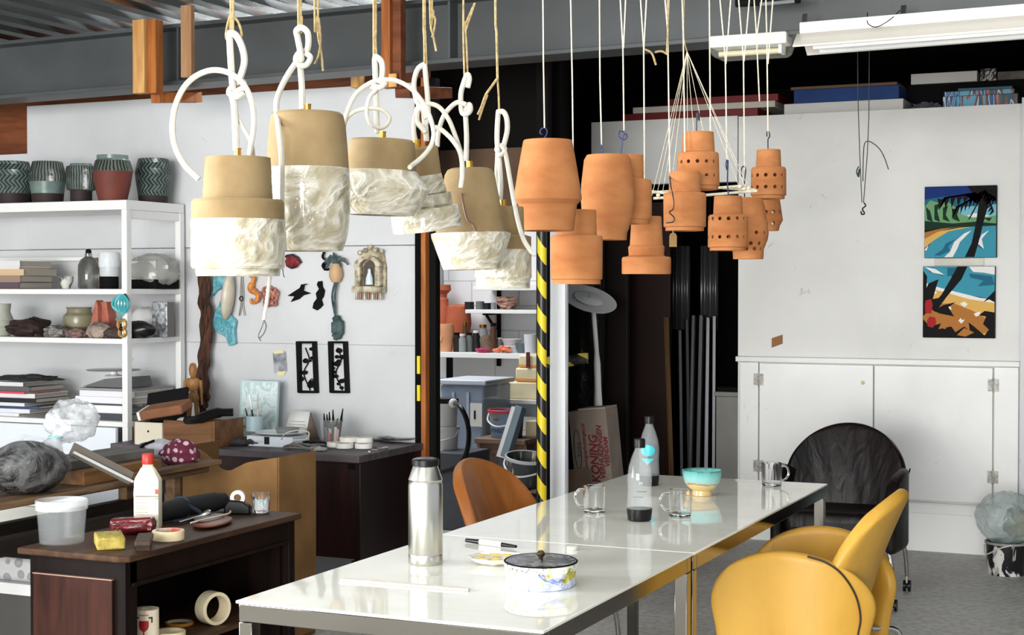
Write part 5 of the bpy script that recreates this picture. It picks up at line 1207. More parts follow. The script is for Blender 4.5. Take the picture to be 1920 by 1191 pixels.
# clear tub
p = onsd(116, 1018); s = sc(p)
TUB = M('frosted_plastic', (206, 210, 212), .25, alpha=.10, spec=.8)
t = thing('plastic_tub', 'clear round plastic tub on the corner of the small walnut desk', 'tub', p)
MB().lathe([(0, 0), (39 * s, 0), (41 * s, 2 * s), (46 * s, 72 * s), (45 * s, 72 * s), (40 * s, 3 * s), (0, 2 * s)], 48).build('tub', TUB, t)
MB().lathe([(46.2 * s, 64 * s), (48 * s, 64 * s), (48.5 * s, 80 * s), (47 * s, 82 * s), (45 * s, 82 * s), (45.2 * s, 72 * s)], 48, closed=True).build('rim_band', M('frosted_rim', (228, 230, 232), .3, alpha=.3), t)
# glue bottle
p = onsd(278, 990); s = sc(p); 
gl = thing('glue_bottle', 'cream plastic glue bottle with red cap on the small walnut desk', 'bottle', p, YAW)
GLB = M('cream_bottle', (226, 214, 190), .4)
sq = lambda a, z: (1 / max(abs(math.cos(a)), abs(math.sin(a)))) ** .75
MB().lathe([(0, 0), (24 * s, 0), (25 * s, 3 * s), (25 * s, 88 * s), (24 * s, 94 * s), (14 * s, 112 * s), (10 * s, 116 * s), (10 * s, 120 * s), (0, 120 * s)], 48, sy=.66, fn=lambda a, z: sq(a, z) if z < 92 * s else (sq(a, z) + (1 - sq(a, z)) * min(1, (z / s - 92) / 18))).build('bottle', GLB, gl)
MB().lathe([(0, 120.2 * s), (11 * s, 120.2 * s), (11.5 * s, 122 * s), (11 * s, 138 * s), (9.5 * s, 140 * s), (0, 140 * s)], 28, fn=lambda a, z: 1 + .02 * math.cos(a * 16)).build('cap', M('red_cap', (182, 46, 36), .4), gl)
lab = M('label_cream', (232, 226, 210), .55); yy = -25 * s * .66 - .0008
lb = MB().box(-23 * s, 23 * s, yy - .0004, yy, 18 * s, 76 * s).build('label', lab, gl)
box('label_bar', BLACK, -20 * s, 23 * s, yy - .0012, yy - .0006, 61 * s, 62.2 * s, lb)
box('label_block', M('orange_red', (206, 78, 48), .5), 17 * s, 23 * s, yy - .0012, yy - .0006, 66 * s, 75 * s, lb)
GP = M('label_print', (150, 146, 138), .6)
rnd.seed(2)
for i in range(13): box('label_line', GP, (-19 if i < 9 else 11) * s, (rnd.uniform(2, 8) if i < 9 else rnd.uniform(17, 22)) * s, yy - .0011, yy - .0006, (56 - (i % 9) * 3.6) * s, (56.7 - (i % 9) * 3.6) * s, lb)
box('label_square', M('label_white', (240, 238, 232), .6), -2 * s, 8 * s, yy - .0014, yy - .0007, 20 * s, 30 * s, lb)
MB().tube([(3 * s + 3 * s * math.cos(a), yy - .0016, 25 * s + 3 * s * math.sin(a)) for a in [2 * PI * k / 16 for k in range(16)]], .0004, 5, True).build('label_symbol', BLACK, lb)
text('5.0', 4.2 * s, BLACK, lb, frame3((20 * s, yy - .0008, 58 * s), (1, 0, 0), (0, 0, 1)))
# red wrapped package
p = onsd(250, 1004); s = sc(p)
rw = thing('red_package', 'dark red foil wrapped block in front of the glue bottle', 'package', p, YAW + .05)
REDF = M('dark_red_foil', (112, 26, 34), .22, coat=.4, bump=.8, bs=26, bd=.01, var=.2, vs=20)
MB().blob((0, .03, 15 * s), (40 * s, .045, 16 * s), .1, 2.5, 51, flat=-14.6 * s).build('package', REDF, rw)
MB().prism([(-44 * s, 2 * s), (-44 * s, 30 * s), (34 * s, 34 * s), (40 * s, 20 * s), (36 * s, 6 * s)], -.004, .05).build('foil_wrap', REDF, rw, bev=.008)
# sponge, dark brush, tape
p = onsd(196, 1030)
tag(MB().box(-.045, .045, -.075, .075, 0, .04).build('sponge', M('yellow_sponge', (196, 176, 92), .95, col2=(158, 138, 64), vs=40, bump=.8, bs=160), None, p + Vector((-.02, .05, 0)), (0, 0, .75), bev=.006), 'yellow sponge lying right of the clear tub', 'sponge')
p = onsd(236, 1032)
sb = thing('scrub_brush', 'dark brown flat brush lying between the sponge and red block', 'brush', p + Vector((.015, .075, 0)), .6)
MB().box(-.026, .026, -.085, .085, .014, .034).build('brush_back', M('dark_brush', (72, 52, 40), .7, var=.2, vs=20), sb, bev=.006); MB().box(-.022, .022, -.08, .08, 0, .014).build('bristles', M('bristle_brown', (54, 40, 32), .95, bump=1, bs=200), sb)
p = onsd(307, 1014); s = sc(p)
TY = M('cream_tape', (226, 208, 168), .5)
roll(p + Vector((0, .025, 0)), 30 * s, 18 * s, 23 * s, TY, 'cream masking tape roll in front of the glue bottle', grp=None, core=M('red_printed_core', (196, 84, 72), .6, col2=(224, 214, 204), vs=20))
# dark pouch, palette, dispenser, glass
pch = thing('black_pouch', 'long black roll pouch with denim strap at the back of the small desk', 'pouch', (-3.37, 4.62, ZB + .005), .12)
MB().tube(cr([(-.06, -.14, .034), (-.05, 0, .036), (-.03, .14, .036), (-.0, .28, .034)], 6), [.026] + [.036] * 16 + [.03] * 2, 14).build('pouch', M('black_cloth', (16, 17, 20), .8), pch)
MB().tube(cr([(-.052 + .037 * math.cos(a), .05, .036 + .037 * math.sin(a)) for a in [2 * PI * k / 12 for k in range(12)]], 2, True), .006, 6, True).build('denim_strap', M('denim', (60, 76, 104), .9), pch)
MB().tube(cr([(-.02, .04, .05), (.03, .05, .02), (.04, .0, .008), (.0, -.1, .008)], 5), .007, 6).build('dark_strap', M('denim_dark', (32, 38, 52), .9), pch)
q = onsd(388, 985)
pp_ = thing('leather_palette', 'brown leaf shaped leather palette with pale edge on the small desk', 'palette', q + Vector((.02, .01, 0)), .3)
MB().sphere((0, 0, .012), .1, 28, .6, 1.3, .12).build('leather_leaf', M('red_brown_leather', (120, 62, 42), .45, var=.3, vs=12), pp_)
MB().sphere((-.02, .02, .024), .085, 28, .55, 1.2, .08).build('grey_leaf', M('grey_leather', (88, 80, 76), .5), pp_)
MB().tube(cr([(-.05, -.1, .022), (.0, -.02, .03), (.03, .08, .03), (.02, .14, .03)], 5), .003, 6).build('pale_edge', M('pale_stick', (212, 190, 168), .6), pp_)
sp_ = tag(MB().tube(cr([q + Vector(v) for v in ((-.09, -.04, .012), (-.04, .02, .03), (-.02, .05, .04))], 5), [.004] * 6 + [.008, .011, .012, .012, .008]).build('spoon', STEEL), 'small metal spoon lying across the leather palette', 'spoon')
p = onsd(447, 966)
td = thing('tape_dispenser', 'black tape dispenser with clear tape at the far end of the small desk', 'dispenser', p + Vector((-.015, .02, 0)), .35)
MB().prism([(-.05, 0), (.05, 0), (.05, .03), (.02, .05), (-.03, .055), (-.05, .03)], -.02, .02).build('body', BLACK, td, bev=.006)
MB().lathe([(.014, -.009), (.028, -.009), (.028, .009), (.014, .009)], 28, closed=True).build('tape', M('clear_tape', (206, 204, 196), .3), td, (.0, 0, .062), (PI / 2, 0, 0))
p = onsd(489, 961); s = sc(p)
MB_ = MB().lathe([(0, 0), (13 * s, 0), (16 * s, 4 * s), (16 * s, 24 * s), (17 * s, 26 * s), (17 * s, 36 * s), (14.5 * s, 36 * s), (14.5 * s, 6 * s), (0, 4 * s)], 32, fn=lambda a, z: 1 + .03 * math.cos(a * 10))
tag(MB_.build('glass_jar', GLASS, None, p), 'small faceted glass jar at the right end of the small desk', 'jar')
# tape on the inner shelf
def onin(px, py): return at(px, py, Z=ZI)
p = at(275, 1206, X=-3.19); ht = at(275, 1141, X=-3.19).z - ZI; p.z = ZI
t = thing('paper_roll', 'cream roll printed with a red wine glass sign inside the small desk', 'roll', p, YAW)
s = sc(p); PR = M('cream_print_roll', (226, 214, 190), .5)
MB().lathe([(10 * s, 0), (23 * s, 0), (23 * s, ht), (10 * s, ht)], 40, closed=True).build('roll', PR, t)
RI = M('red_ink', (170, 26, 34), .5)
def wrap(rows, name, m, x0=0):
    """flat sign bent round the roll: rows of (height, half width)"""
    r = 23 * s + .0007; mb = MB()
    def fn(u, v):
        k = v * (len(rows) - 1); i = min(int(k), len(rows) - 2); f = k - i
        z = rows[i][0] + (rows[i + 1][0] - rows[i][0]) * f; hw = rows[i][1] + (rows[i + 1][1] - rows[i][1]) * f
        a = (x0 + hw * (2 * u - 1)) * s / r
        return (r * math.sin(a), -r * math.cos(a), ht + (z - 66) * s)
    mb.grid(fn, 10, len(rows) - 1).build(name, m, t)
wrap([(47, 9), (42, 9.6), (36, 9.4), (31, 7.5), (28, 4), (26, 1.5), (20, 1.3), (13, 1.3), (11, 3), (10, 7), (8, 7)], 'wine_glass_sign', RI)
DIK = M('dark_ink', (60, 36, 36), .5)
for k in (-1, 1): wrap([(54, 4), (51, 4)], 'corner_mark', DIK, 13 * k); wrap([(51, 1.5), (43, 1.5)], 'corner_mark', DIK, 15.5 * k)
wrap([(59, 9), (56, 9)], 'sign_line', M('faded_red', (206, 130, 116), .5))
p = at(336, 1215, X=-3.31); ht = at(336, 1166, X=-3.31).z - ZI; s = sc(p); p.z = ZI
roll(p, 27 * s, ht, 22 * s, M('orange_tape', (196, 132, 40), .4), 'tall orange tape roll beside the printed roll in the small desk', grp=None)
p = at(318, 1226, X=-3.17); ht = at(318, 1183, X=-3.17).z - ZI; s = sc(p); p.z = ZI
roll(p, 30 * s, ht, 24 * s, M('clear_brown_tape', (206, 190, 150), .35), 'pale packing tape roll nearest in the small desk', grp=None)
p = at(404, 1166, X=-3.2); p.z = ZI; s = sc(p); r = 31 * s
roll(p + Vector((-.03, 0, r)), r, .055, r * .78, M('cream_wide_tape', (216, 204, 172), .45), 'wide cream tape roll lying on its side in the small desk', rot=(0, PI / 2, YAW * 0 - .35), grp=None)
# ================================================================= STORE ROOM BEHIND THE OPENING
def onplane(px, z, y): r = ray(px, 500); return Vector((r[0] * y / r[1], y, z))
SB = M('white_shelf_board', (232, 232, 230), .5)
zw = at(900, 662, Y=10.75).z
xa = onplane(800, 0, 10.75).x; xb = onplane(1013, 0, 10.75).x
wbn = thing('work_counter', 'white counter board under the pots in the store room', 'counter', (xa, 10.75, 0))
box('counter_top', SB, -.1, xb - xa + .01, 0, .56, zw - .04, zw, wbn, bev=.003)
for x in (.02, xb - xa - .04): box('leg', MATTB, x, x + .04, .3, .34, 0, zw - .041, wbn)
zs_ = at(940, 581, Y=11.0).z; x0 = onplane(872, 0, 11.0).x; x1 = onplane(1015, 0, 11.0).x
us = thing('wall_shelf', 'short white wall shelf on a black bracket above the counter', 'shelf', (x0, 11.0, zs_))
box('shelf_board', SB, 0, x1 - x0, 0, .34, -.03, 0, us, bev=.003)
xb_ = onplane(932, 0, 11.3).x - x0
br = MB().box(xb_ - .015, xb_ + .015, .32, .345, -.46, -.031).box(xb_ - .012, xb_ + .012, .05, .32, -.045, -.031); br.bar((xb_, .1, -.045), (xb_, .33, -.2), .016); br.box(xb_ - .015, xb_ + .015, .325, .345, .001, .34); br.build('bracket', MATTB, us)
p = at(940, 541, Y=11.0); tag(box('upper_shelf', SB, x0 + .07, x1, 11.0, 11.34, p.z - .015, p.z + .015, bev=.003), 'white upper wall shelf just below the last pale lamp', 'shelf')
TC2 = M('orange_clay', (190, 104, 72), .8, col2=(172, 88, 58), vs=8); TC3 = M('pale_clay', (226, 166, 124), .8, col2=(212, 146, 104), vs=8)
def spot(px, y, z, label, cat, name, secs, **k):
    p = onplane(px, z + .0006, y); s = sc(p); t = thing(name, label, cat, p, **k)
    for nm, m, pr in secs: MB().lathe([(r * s, h * s) for r, h in pr], 36).build(nm, m, t, ang=32)
    return t
spot(826, 11.15, zw, 'tall orange clay chimney pot with square lip behind the jamb', 'pot', 'chimney_pot', [('pot', TC2, [(0, 0), (18, 0), (20, 30), (17, 52), (17, 78), (15, 82), (15, 95), (12, 98), (12, 104), (20, 112), (19, 122), (14, 122), (12, 100), (0, 90)])])
spot(860, 11.14, zw, 'faceted orange clay pot behind the pale clay pot', 'pot', 'faceted_pot', [('pot', TC2, [(0, 0), (16, 0), (24, 50), (22, 82), (14, 86), (12, 86), (16, 70), (0, 40)])])
spot(833, 10.84, zw, 'pale clay pot with carved squiggle at the front of the counter', 'pot', 'carved_clay_pot', [('pot', TC3, [(0, 0), (14, 0), (19, 34), (18, 52), (16, 52), (15, 36), (0, 20)])])
t = D.objects['carved_clay_pot']; s = sc(t.location)
rr = 18.6 * s + .002
MB().tube(cr([(rr * math.sin(-.3 + a * .5), -rr * math.cos(-.3 + a * .5), (28 + 7 * math.sin(a * 13)) * s) for a in [k / 14 for k in range(15)]], 3), .004, 5).build('carved_squiggle', M('carved_pale', (236, 190, 150), .8), t)
JM = [M('jar_dark', (36, 34, 34), .25), M('jar_grey', (110, 112, 112), .2), M('jar_amber', (88, 62, 46), .2), M('jar_clear', (160, 166, 166), .1, alpha=.7)]
rnd.seed(5)
JL = ['dark jar nearest the pale clay pot on the counter', 'clear jar second from the pale clay pot', 'tall dark bottle behind the jars left of the jug', 'grey jar with brushes left of the jug', 'amber jar directly left of the brown jug', 'black jar behind the brown jug', 'dark tin right of the brown jug', 'grey jar below the shelf bracket']
for i, (px, y, r, h) in enumerate(((857, 10.86, 7, 36), (867, 10.84, 7, 34), (872, 11.0, 6, 54), (880, 10.9, 7, 36), (893, 10.92, 8, 40), (906, 11.05, 9, 50), (925, 11.0, 7, 54), (936, 11.05, 8, 26))):
    secs = [('jar', JM[(i * 3) % 4], [(0, 0), (r, 0), (r, h * .7), (r * .7, h * .82), (r * .7, h * .88), (0, h * .88)]), ('lid', (MATTB, M('white_lid', (220, 218, 214), .4), BRASS)[i % 3], [(0, h * .885), (r * .78, h * .885), (r * .78, h), (0, h)])]
    spot(px, y, zw, JL[i], 'jar', 'paint_jar', secs, group='jars on the store room counter')
JG = M('brown_jug', (142, 118, 96), .4, col2=(112, 90, 74), vs=14)
t = spot(914, 10.84, zw, 'brown ceramic jug with handle standing among the jars', 'jug', 'ceramic_jug', [('jug', JG, [(0, 0), (11, 0), (12, 6), (7, 24), (8, 33), (6.5, 33), (5, 22), (0, 8)])])
s = sc(t.location); MB().tube(cr([(-7 * s, 0, 31 * s), (-14 * s, 0, 27 * s), (-13 * s, 0, 16 * s), (-9 * s, 0, 12 * s)], 5), 1.6 * s, 7).build('handle', JG, t)
spot(905, 10.80, zw, 'bright pink shallow dish in front of the brown jug', 'dish', 'pink_dish', [('dish', M('pink_glaze', (206, 52, 120), .3), [(0, 0), (10, 0), (14, 7), (13, 8), (9, 2), (0, 2)])])
p = onplane(944, zw + .001, 10.83); gl_ = thing('rubber_gloves', 'crumpled orange rubber gloves on the counter edge', 'gloves', p); s = sc(p)
rnd.seed(8)
for i in range(7): MB().tube(cr([(rnd.uniform(-20, 16) * s, rnd.uniform(-.04, .04), rnd.uniform(3, 6) * s), (rnd.uniform(-8, 8) * s, rnd.uniform(-.05, .05), rnd.uniform(6, 12) * s), (rnd.uniform(-14, 20) * s, rnd.uniform(-.04, .04), 3.4 * s)], 5), 3.2 * s, 8).build('glove_finger', M('coral_rubber', (226, 122, 86), .5), gl_)
spot(960, 10.95, zw, 'upper of two light blue white bowls right of the bracket', 'bowl', 'white_basin', [('bowl', M('ice_white', (222, 228, 232), .3), [(0, 14), (14, 14), (20, 25), (19, 25), (0, 17)])], group=None)
spot(962, 10.95, zw, 'lower pale bowl stacked under another right of the bracket', 'bowl', 'white_basin', [('bowl', M('ice_white', (222, 228, 232), .3), [(0, 0), (14, 0), (19, 12), (18, 13), (0, 4)])])
spot(979, 10.88, zw, 'dark grey bowl in front of the white pails on the counter', 'bowl', 'grey_basin', [('bowl', M('steel_grey', (96, 106, 112), .3), [(0, 0), (9, 0), (14, 18), (13, 18), (0, 4)])])
spot(996, 10.84, zw, 'pale grey pail at the right end of the counter', 'pail', 'grey_pail', [('pail', M('pale_grey_plastic', (204, 206, 210), .4), [(0, 0), (12, 0), (14, 36), (13, 36), (11, 3), (0, 3)])])
for i, (px, y, r, h, m, lb, nm) in enumerate(((880, 11.1, 9, 14, JM[0], 'black and white tin at the left of the short wall shelf', 'small_tin'), (900, 11.12, 8, 15, JM[1], 'grey cup second on the short wall shelf', 'grey_cup'), (914, 11.12, 7, 12, JM[0], 'dark cup in the middle of the short wall shelf', 'dark_cup'), (925, 11.1, 5, 13, JM[3], 'clear glass at the bracket on the short wall shelf', 'small_glass'))):
    spot(px, y, zs_, lb, 'cup', nm, [('cup', m, [(0, 0), (r, 0), (r, h), (r * .8, h), (r * .7, 2), (0, 2)])])
def marb():
    return M('marbled_glaze', (214, 176, 156), .35, col2=(118, 66, 54), vs=14, dist=1.5, stretch=(.6, .6, 3), lo=.44, hi=.54)
spot(951, 11.15, zs_, 'brown and cream marbled bowl on the short wall shelf', 'bowl', 'marbled_bowl', [('bowl', marb(), [(0, 0), (12, 0), (14, 4), (20, 12), (20, 24), (18, 24), (12, 8), (0, 4)])])
# ---- under the counter
tote = thing('storage_tote', 'large clear blue grey plastic tote on the store room floor', 'tote', onplane(866, 0, 9.5))
o = tote.location; xL = onplane(824, 0, 9.5).x - o.x; xR = onplane(908, 0, 9.5).x - o.x; zt = at(866, 722, Y=9.5).z
TOT = M('tote_plastic', (150, 166, 188), .3, alpha=.75)
MB().prism([(xL + .03, .02), (xR - .03, .02), (xR, zt), (xL, zt)], 0, .45).build('tote_body', TOT, tote, bev=.02)
box('rim', M('tote_rim', (206, 212, 222), .35), xL - .02, xR + .02, -.02, .47, zt + .001, zt + .035, tote, bev=.008)
for x in (xL + .1, xR - .13): box('rib', M('tote_rib', (176, 190, 206), .4), x, x + .02, -.012, -.001, .1, zt - .05, tote)
box('label_card', PAPER, xR - .1, xR - .01, -.016, -.0125, zt - .28, zt - .12, tote)
box('label_mark', BLACK, xR - .07, xR - .058, -.019, -.0165, zt - .23, zt - .17, tote)
WB = M('white_bucket', (226, 226, 222), .4)
def bucket(px, py, w, h, y, label, secs_col, handle=True, name='bucket', tilt=None, rimc=None, z=None, cat='bucket', grp=None):
    p = at(px, py, Y=y) if z is None else onplane(px, z, y); s = sc(p); r = w * s / 2; H = h * s
    t = thing(name, label, cat, p, rot=tilt or (0, 0, 0), group=grp)
    MB().lathe([(0, 0), (r * .84, 0), (r * .86, .004), (r * .98, H * .97), (r * .95, H * .97), (r * .82, .01), (0, .01)], 40).build('bucket_body', secs_col, t)
    MB().lathe([(r * .99, H * .88), (r * 1.04, H * .88), (r * 1.05, H * .98), (r * 1.02, H), (r * .96, H * .99)], 40, closed=True).build('rim', rimc or secs_col, t)
    if handle:
        pts = [(-r * 1.03, -.0, H * .9), (-r * .95, -r * .45, H * .62), (-.3 * r, -r * 1.06, H * .45), (.3 * r, -r * 1.06, H * .45), (r * .95, -r * .45, H * .62), (r * 1.03, 0, H * .9)]
        MB().tube(cr(pts, 6), .006, 7).build('handle', WHITE, t)
    return t
b1 = bucket(838, 842, 46, 42, 9.0, 'lower white bucket of the stack behind the jamb', WB, z=None)
zb1 = b1.location.z + 42 * sc(b1.location) + .002
b2 = bucket(836, 0, 46, 44, 9.0, 'upper white bucket with black lid in the stack behind the jamb', WB, False, z=zb1)
s = sc(b2.location); MB().cyl((0, 0, 44.2 * s), (0, 0, 53 * s), 24 * s, n=36).build('lid', BLACK, b2)
tag(box('grey_crate', M('dark_grey_crate', (86, 88, 94), .5), onplane(812, 0, 8.8).x, onplane(874, 0, 8.8).x, 8.8, 9.15, 0, b1.location.z - .001, bev=.006), 'dark grey crate on the store floor under the white buckets', 'crate')
o = at(868, 760, Y=8.9); hs_ = thing('black_hose', 'black hose curving down from the white bucket stack', 'hose', o); 
MB().tube(cr([at(x, y, Y=8.95 - k) - o for x, y, k in ((850, 756, .0), (862, 762, .2), (874, 785, .25), (879, 815, .25), (874, 850, .25), (856, 876, .25), (822, 888, .2))], 7), .016, 8).build('hose', BLACK, hs_)
MB().sphere(at(850, 756, Y=8.9) - o, .03, 12).build('hose_fitting', WHITE, hs_)
# step stool with mortar bucket
STW = wood('stool_wood', (156, 130, 112), (120, 96, 80), 8, 0, .7)
p = at(950, 812, Y=9.35); zt = at(950, 822, Y=9.3).z
st = thing('step_stool', 'old wooden step stool carrying the red rimmed bucket', 'stool', (p.x, 9.35, 0))
s = sc(p); w = 52 * s
box('seat', STW, -w, w, -.12, .18, zt - .035, zt, st, bev=.006)
for sx in (-1, 1):
    for y in (-.08, .14): MB().bar((sx * w * .84, y, zt - .036), (sx * w * 1.0, y * 1.5, 0), .045, .035).build('leg', STW, st, bev=.003)
    box('side_rail', STW, sx * w * .8 - .012, sx * w * .8 + .012, -.056, .116, zt - .1, zt - .036, st)
box('apron', STW, -w * .77, w * .77, -.09, -.07, zt - .1, zt - .036, st)
zr = zt * .42
box('step_board', STW, -w * .86, w * .86, -.1, .17, zr - .03, zr, st)
mb_ = bucket(950, 0, 68, 52, 9.38, 'grey blue mortar bucket with red rim standing on the step stool', M('mortar_bucket', (122, 146, 172), .4, col2=(140, 128, 116), vs=5, lo=.36, hi=.5), z=zt + .001, rimc=M('red_rim', (196, 60, 72), .45))
s = sc(mb_.location)
def curved_text(t, txt, size, r, z, a0, m):
    me = text_mesh(txt, size, ext=.0004); me.materials.clear(); me.materials.append(m)
    for v in me.vertices:
        a = a0 + v.co.x / r; q = r + .002 + v.co.z; h = v.co.y
        v.co = (q * math.sin(a), -q * math.cos(a), z + h)
    o = D.objects.new('lettering', me); C.objects.link(o); o.parent = t
curved_text(mb_, 'RTHSON', 10.5 * s, 31 * s, 13 * s, -.1, M('navy_print', (34, 46, 120), .5))
curved_text(mb_, 'Lane', 7 * s, 32.6 * s, 35 * s, -.25, M('dark_print', (30, 34, 44), .5))
# leaning metal leg, tilted splattered bucket
a = at(948, 858, Y=8.9); b = at(977, 764, Y=9.0)
ml = thing('metal_strut', 'grey blue steel channel leaning across the step stool', 'strut', a)
MB().bar((0, 0, 0), b - a, .07, .05, up=(1, 0, 0)).build('channel', M('blue_grey_steel', (134, 152, 164), .4, var=.1, vs=6), ml, bev=.004)
MB().bar(Vector((-.03, -.01, 0)), b - a + Vector((-.03, -.01, 0)), .012, .06, up=(1, 0, 0)).build('bright_edge', WHITE, ml)
SPL = M('splattered_plastic', (58, 60, 62), .45, col2=(206, 196, 180), vs=9, stretch=(2.6, 2.6, .4), lo=.38, hi=.44)
tb = bucket(985, 905, 80, 52, 8.6, 'tilted dark bucket streaked with dried plaster beside the hazard post', SPL, tilt=(.12, .13, 0), rimc=M('grey_rim', (188, 190, 190), .4))
tag(box('dark_box', M('dark_box', (30, 29, 30), .6), onplane(940, 0, 8.5).x, onplane(1018, 0, 8.5).x, 8.45, 8.6, 0, at(985, 918, Y=8.6).z - .02, bev=.004), 'black box on the floor under the tilted bucket', 'box')
# table with packages
zt = at(950, 749, Y=10.0).z; x0 = onplane(900, 0, 10.0).x; x1 = onplane(1022, 0, 10.0).x
tb_ = thing('store_table', 'small white topped table with packages in the store room', 'table', (x0, 10.0, 0))
box('tabletop', SB, 0, x1 - x0, 0, .5, zt - .03, zt, tb_, bev=.003); box('shelf', M('grey_blue_board', (150, 162, 176), .5), .15, x1 - x0, .02, .48, zt - .12, zt - .031, tb_)
for x in (.02, x1 - x0 - .05): box('leg', STW, x, x + .03, .05, .08, 0, zt - .125, tb_)
ORB = M('orange_band', (236, 158, 72), .5); CRM = M('cream_pack', (236, 222, 184), .6, var=.06, vs=6)
def pack(px0, px1, y0, y1, Yp, z0, label, band):
    xa = onplane(px0, 0, Yp).x; xb = onplane(px1, 0, Yp).x; t = thing('paper_package', label, 'package', (xa, Yp, z0), group='cream packages on the store table')
    H = (y0 - y1) * sc(t.location); w = xb - xa
    box('package', CRM, 0, w, 0, .3, 0, H, t, bev=.012)
    if band: box('orange_band', ORB, .002, w - .002, -.003, -.0005, H * .05, H * .24, t)
    return z0 + H + .001
z = pack(950, 1012, 746, 714, 10.05, zt + .001, 'lowest cream package on the store table', 0)
z2 = pack(966, 1014, 714, 688, 10.06, z, 'middle cream package with an orange band on the store table', 1)
z3 = pack(972, 1014, 688, 664, 10.07, z2, 'topmost cream package with an orange band, below the counter', 1)
spot(943, 10.1, zt + .001, 'white paper roll standing left of the cream packages', 'roll', 'paper_roll', [('roll', PAPER, [(0, 0), (10, 0), (10, 30), (3, 30), (3, 20), (0, 20)])])
xs = onplane(984, 0, 10.0).x; tag(box('dark_red_bookmark', M('dark_red_label', (96, 26, 36), .5), xs - .012, xs + .012, 10.05, 10.064, z2 + .004, z3 + .02), 'dark red narrow strip standing in front of the topmost package', 'strip')
o = at(958, 690, Y=10.3); oc = thing('orange_towel', 'orange cloth hanging from the counter edge', 'towel', (o.x, 10.735, zw - .002))
s = sc(oc.location)
MB().grid(lambda u, v: Vector(((-4 + u * 20 - v * 10 * (1 - u * .4)) * s, -.012 - .014 * math.sin(u * 9 + v * 2), -(v * 44) * s * (1 - .25 * u))), 14, 10).build('towel', M('orange_cloth', (240, 162, 84), .85), oc, solid=.006)
tag(box('cream_carton', M('cream_card', (214, 196, 160), .7), onplane(985, 0, 9.75).x, onplane(1016, 0, 9.75).x, 9.75, 9.98, 0, at(1000, 790, Y=9.75).z, bev=.004), 'cream carton on the floor right of the step stool', 'carton')
p = at(905, 905, Y=8.6); tag(box('pale_board', M('pale_board', (206, 204, 200), .6), onplane(884, 0, 8.6).x, onplane(950, 0, 8.6).x, 8.6, 8.66, 0, p.z + .05, bev=.003), 'pale board standing low before the step stool', 'board')
p = at(846, 520, Y=11.25); 
tag(MB().cyl(at(826, 460, Y=11.2), at(828, 540, Y=11.2), .02, n=10).build('grey_pipe', M('pipe_grey', (140, 144, 148), .4)), 'thin grey pipe on the store room wall above the chimney pot', 'pipe')
# ================================================================= PASSAGE, LOFT AND RIGHT WALL
def slab(name, label, cat, px0, px1, pyb, pyt, y, dpt, m, bev=.003, parts=None, rz=0):
    a = at(px0, pyb, Y=y); b = at(px1, pyb, Y=y); zt = at((px0 + px1) / 2, pyt, Y=y).z; zb = at((px0 + px1) / 2, pyb, Y=y).z
    o = MB().box(0, b.x - a.x, 0, dpt, 0, zt - zb).build(name, m, None, (a.x, y, zb), (0, 0, rz), bev=bev)
    return tag(o, label, cat)
ZL = 2.5855
def loft(name, label, cat, px0, px1, z0, z1, y, dpt, m, **k):
    a = onplane(px0, 0, y).x; b = onplane(px1, 0, y).x
    return tag(MB().box(0, b - a, 0, dpt, 0, z1 - z0).build(name, m, None, (a, y, z0), bev=.003), label, cat)
hz = lambda py, y, px=1400: at(px, py, Y=y).z
REDB = M('dark_red_board', (120, 22, 24), .5)
loft('red_board', 'lower dark red board lying at the left of the loft edge', 'board', 1166, 1420, ZL + .021, hz(208, 9.42, 1300), 9.42, .6, REDB)
loft('white_plank', 'long white plank between the two red boards on the loft', 'plank', 1186, 1452, hz(208, 9.42, 1300) + .001, hz(196, 9.42, 1300), 9.42, .5, M('dusty_white', (206, 198, 186), .7))
loft('red_board', 'upper dark red board lying on the long white loft plank', 'board', 1250, 1458, hz(196, 9.45, 1300) + .001, hz(182, 9.45, 1300), 9.48, .5, REDB)
loft('white_slab', 'white slab under the blue foam block on the loft', 'slab', 1469, 1692, ZL + .02, hz(190, 9.42, 1580), 9.42, .7, M('white_foam', (222, 220, 214), .7))
loft('blue_foam', 'dark blue foam block lying on the loft edge', 'foam', 1487, 1684, hz(190, 9.42, 1580) + .001, hz(164, 9.42, 1580), 9.43, .6, M('blue_foam', (30, 66, 128), .7, var=.15, vs=5))
loft('brown_board', 'thin brown board lying on the blue foam block', 'board', 1481, 1680, hz(164, 9.42, 1580) + .001, hz(158, 9.42, 1580), 9.43, .62, M('brown_hardboard', (112, 84, 66), .7))
loft('dark_box', 'dark navy box at the back of the loft behind the painted canvases', 'box', 1775, 1900, ZL, hz(158, 9.8, 1840), 9.85, .4, M('navy_box', (20, 26, 54), .6))
def edge_paint(seed):
    t = NT('painted_edge_%d' % seed); t.b.inputs['Roughness'].default_value = .5
    mp = t.mapped((1, 1, .15)); n = t.noise(mp, 11 + seed, 1, 1.2)
    t.base(t.ramp(n, [(0, (34, 84, 140)), (.36, (94, 168, 196)), (.42, (36, 96, 150)), (.47, (206, 214, 214)), (.5, (36, 78, 120)), (.56, (60, 100, 60)), (.6, (180, 70, 60)), (.66, (96, 170, 200))], 'CONSTANT')); return t.m
zc1 = hz(178, 9.4, 1840)
loft('painted_canvas', 'lower canvas with blue painted edges on the loft', 'canvas', 1766, 1906, ZL + .02, zc1, 9.4, .26, edge_paint(1))
loft('painted_canvas', 'upper canvas with mixed coloured edges on the loft', 'canvas', 1768, 1900, zc1 + .001, hz(168, 9.4, 1840), 9.42, .25, edge_paint(4))
loft('teal_canvas', 'thin teal edged canvas topmost on the loft stack', 'canvas', 1794, 1896, hz(168, 9.4, 1840) + .001, hz(162, 9.4, 1840), 9.44, .22, M('teal_edge', (62, 100, 112), .6))
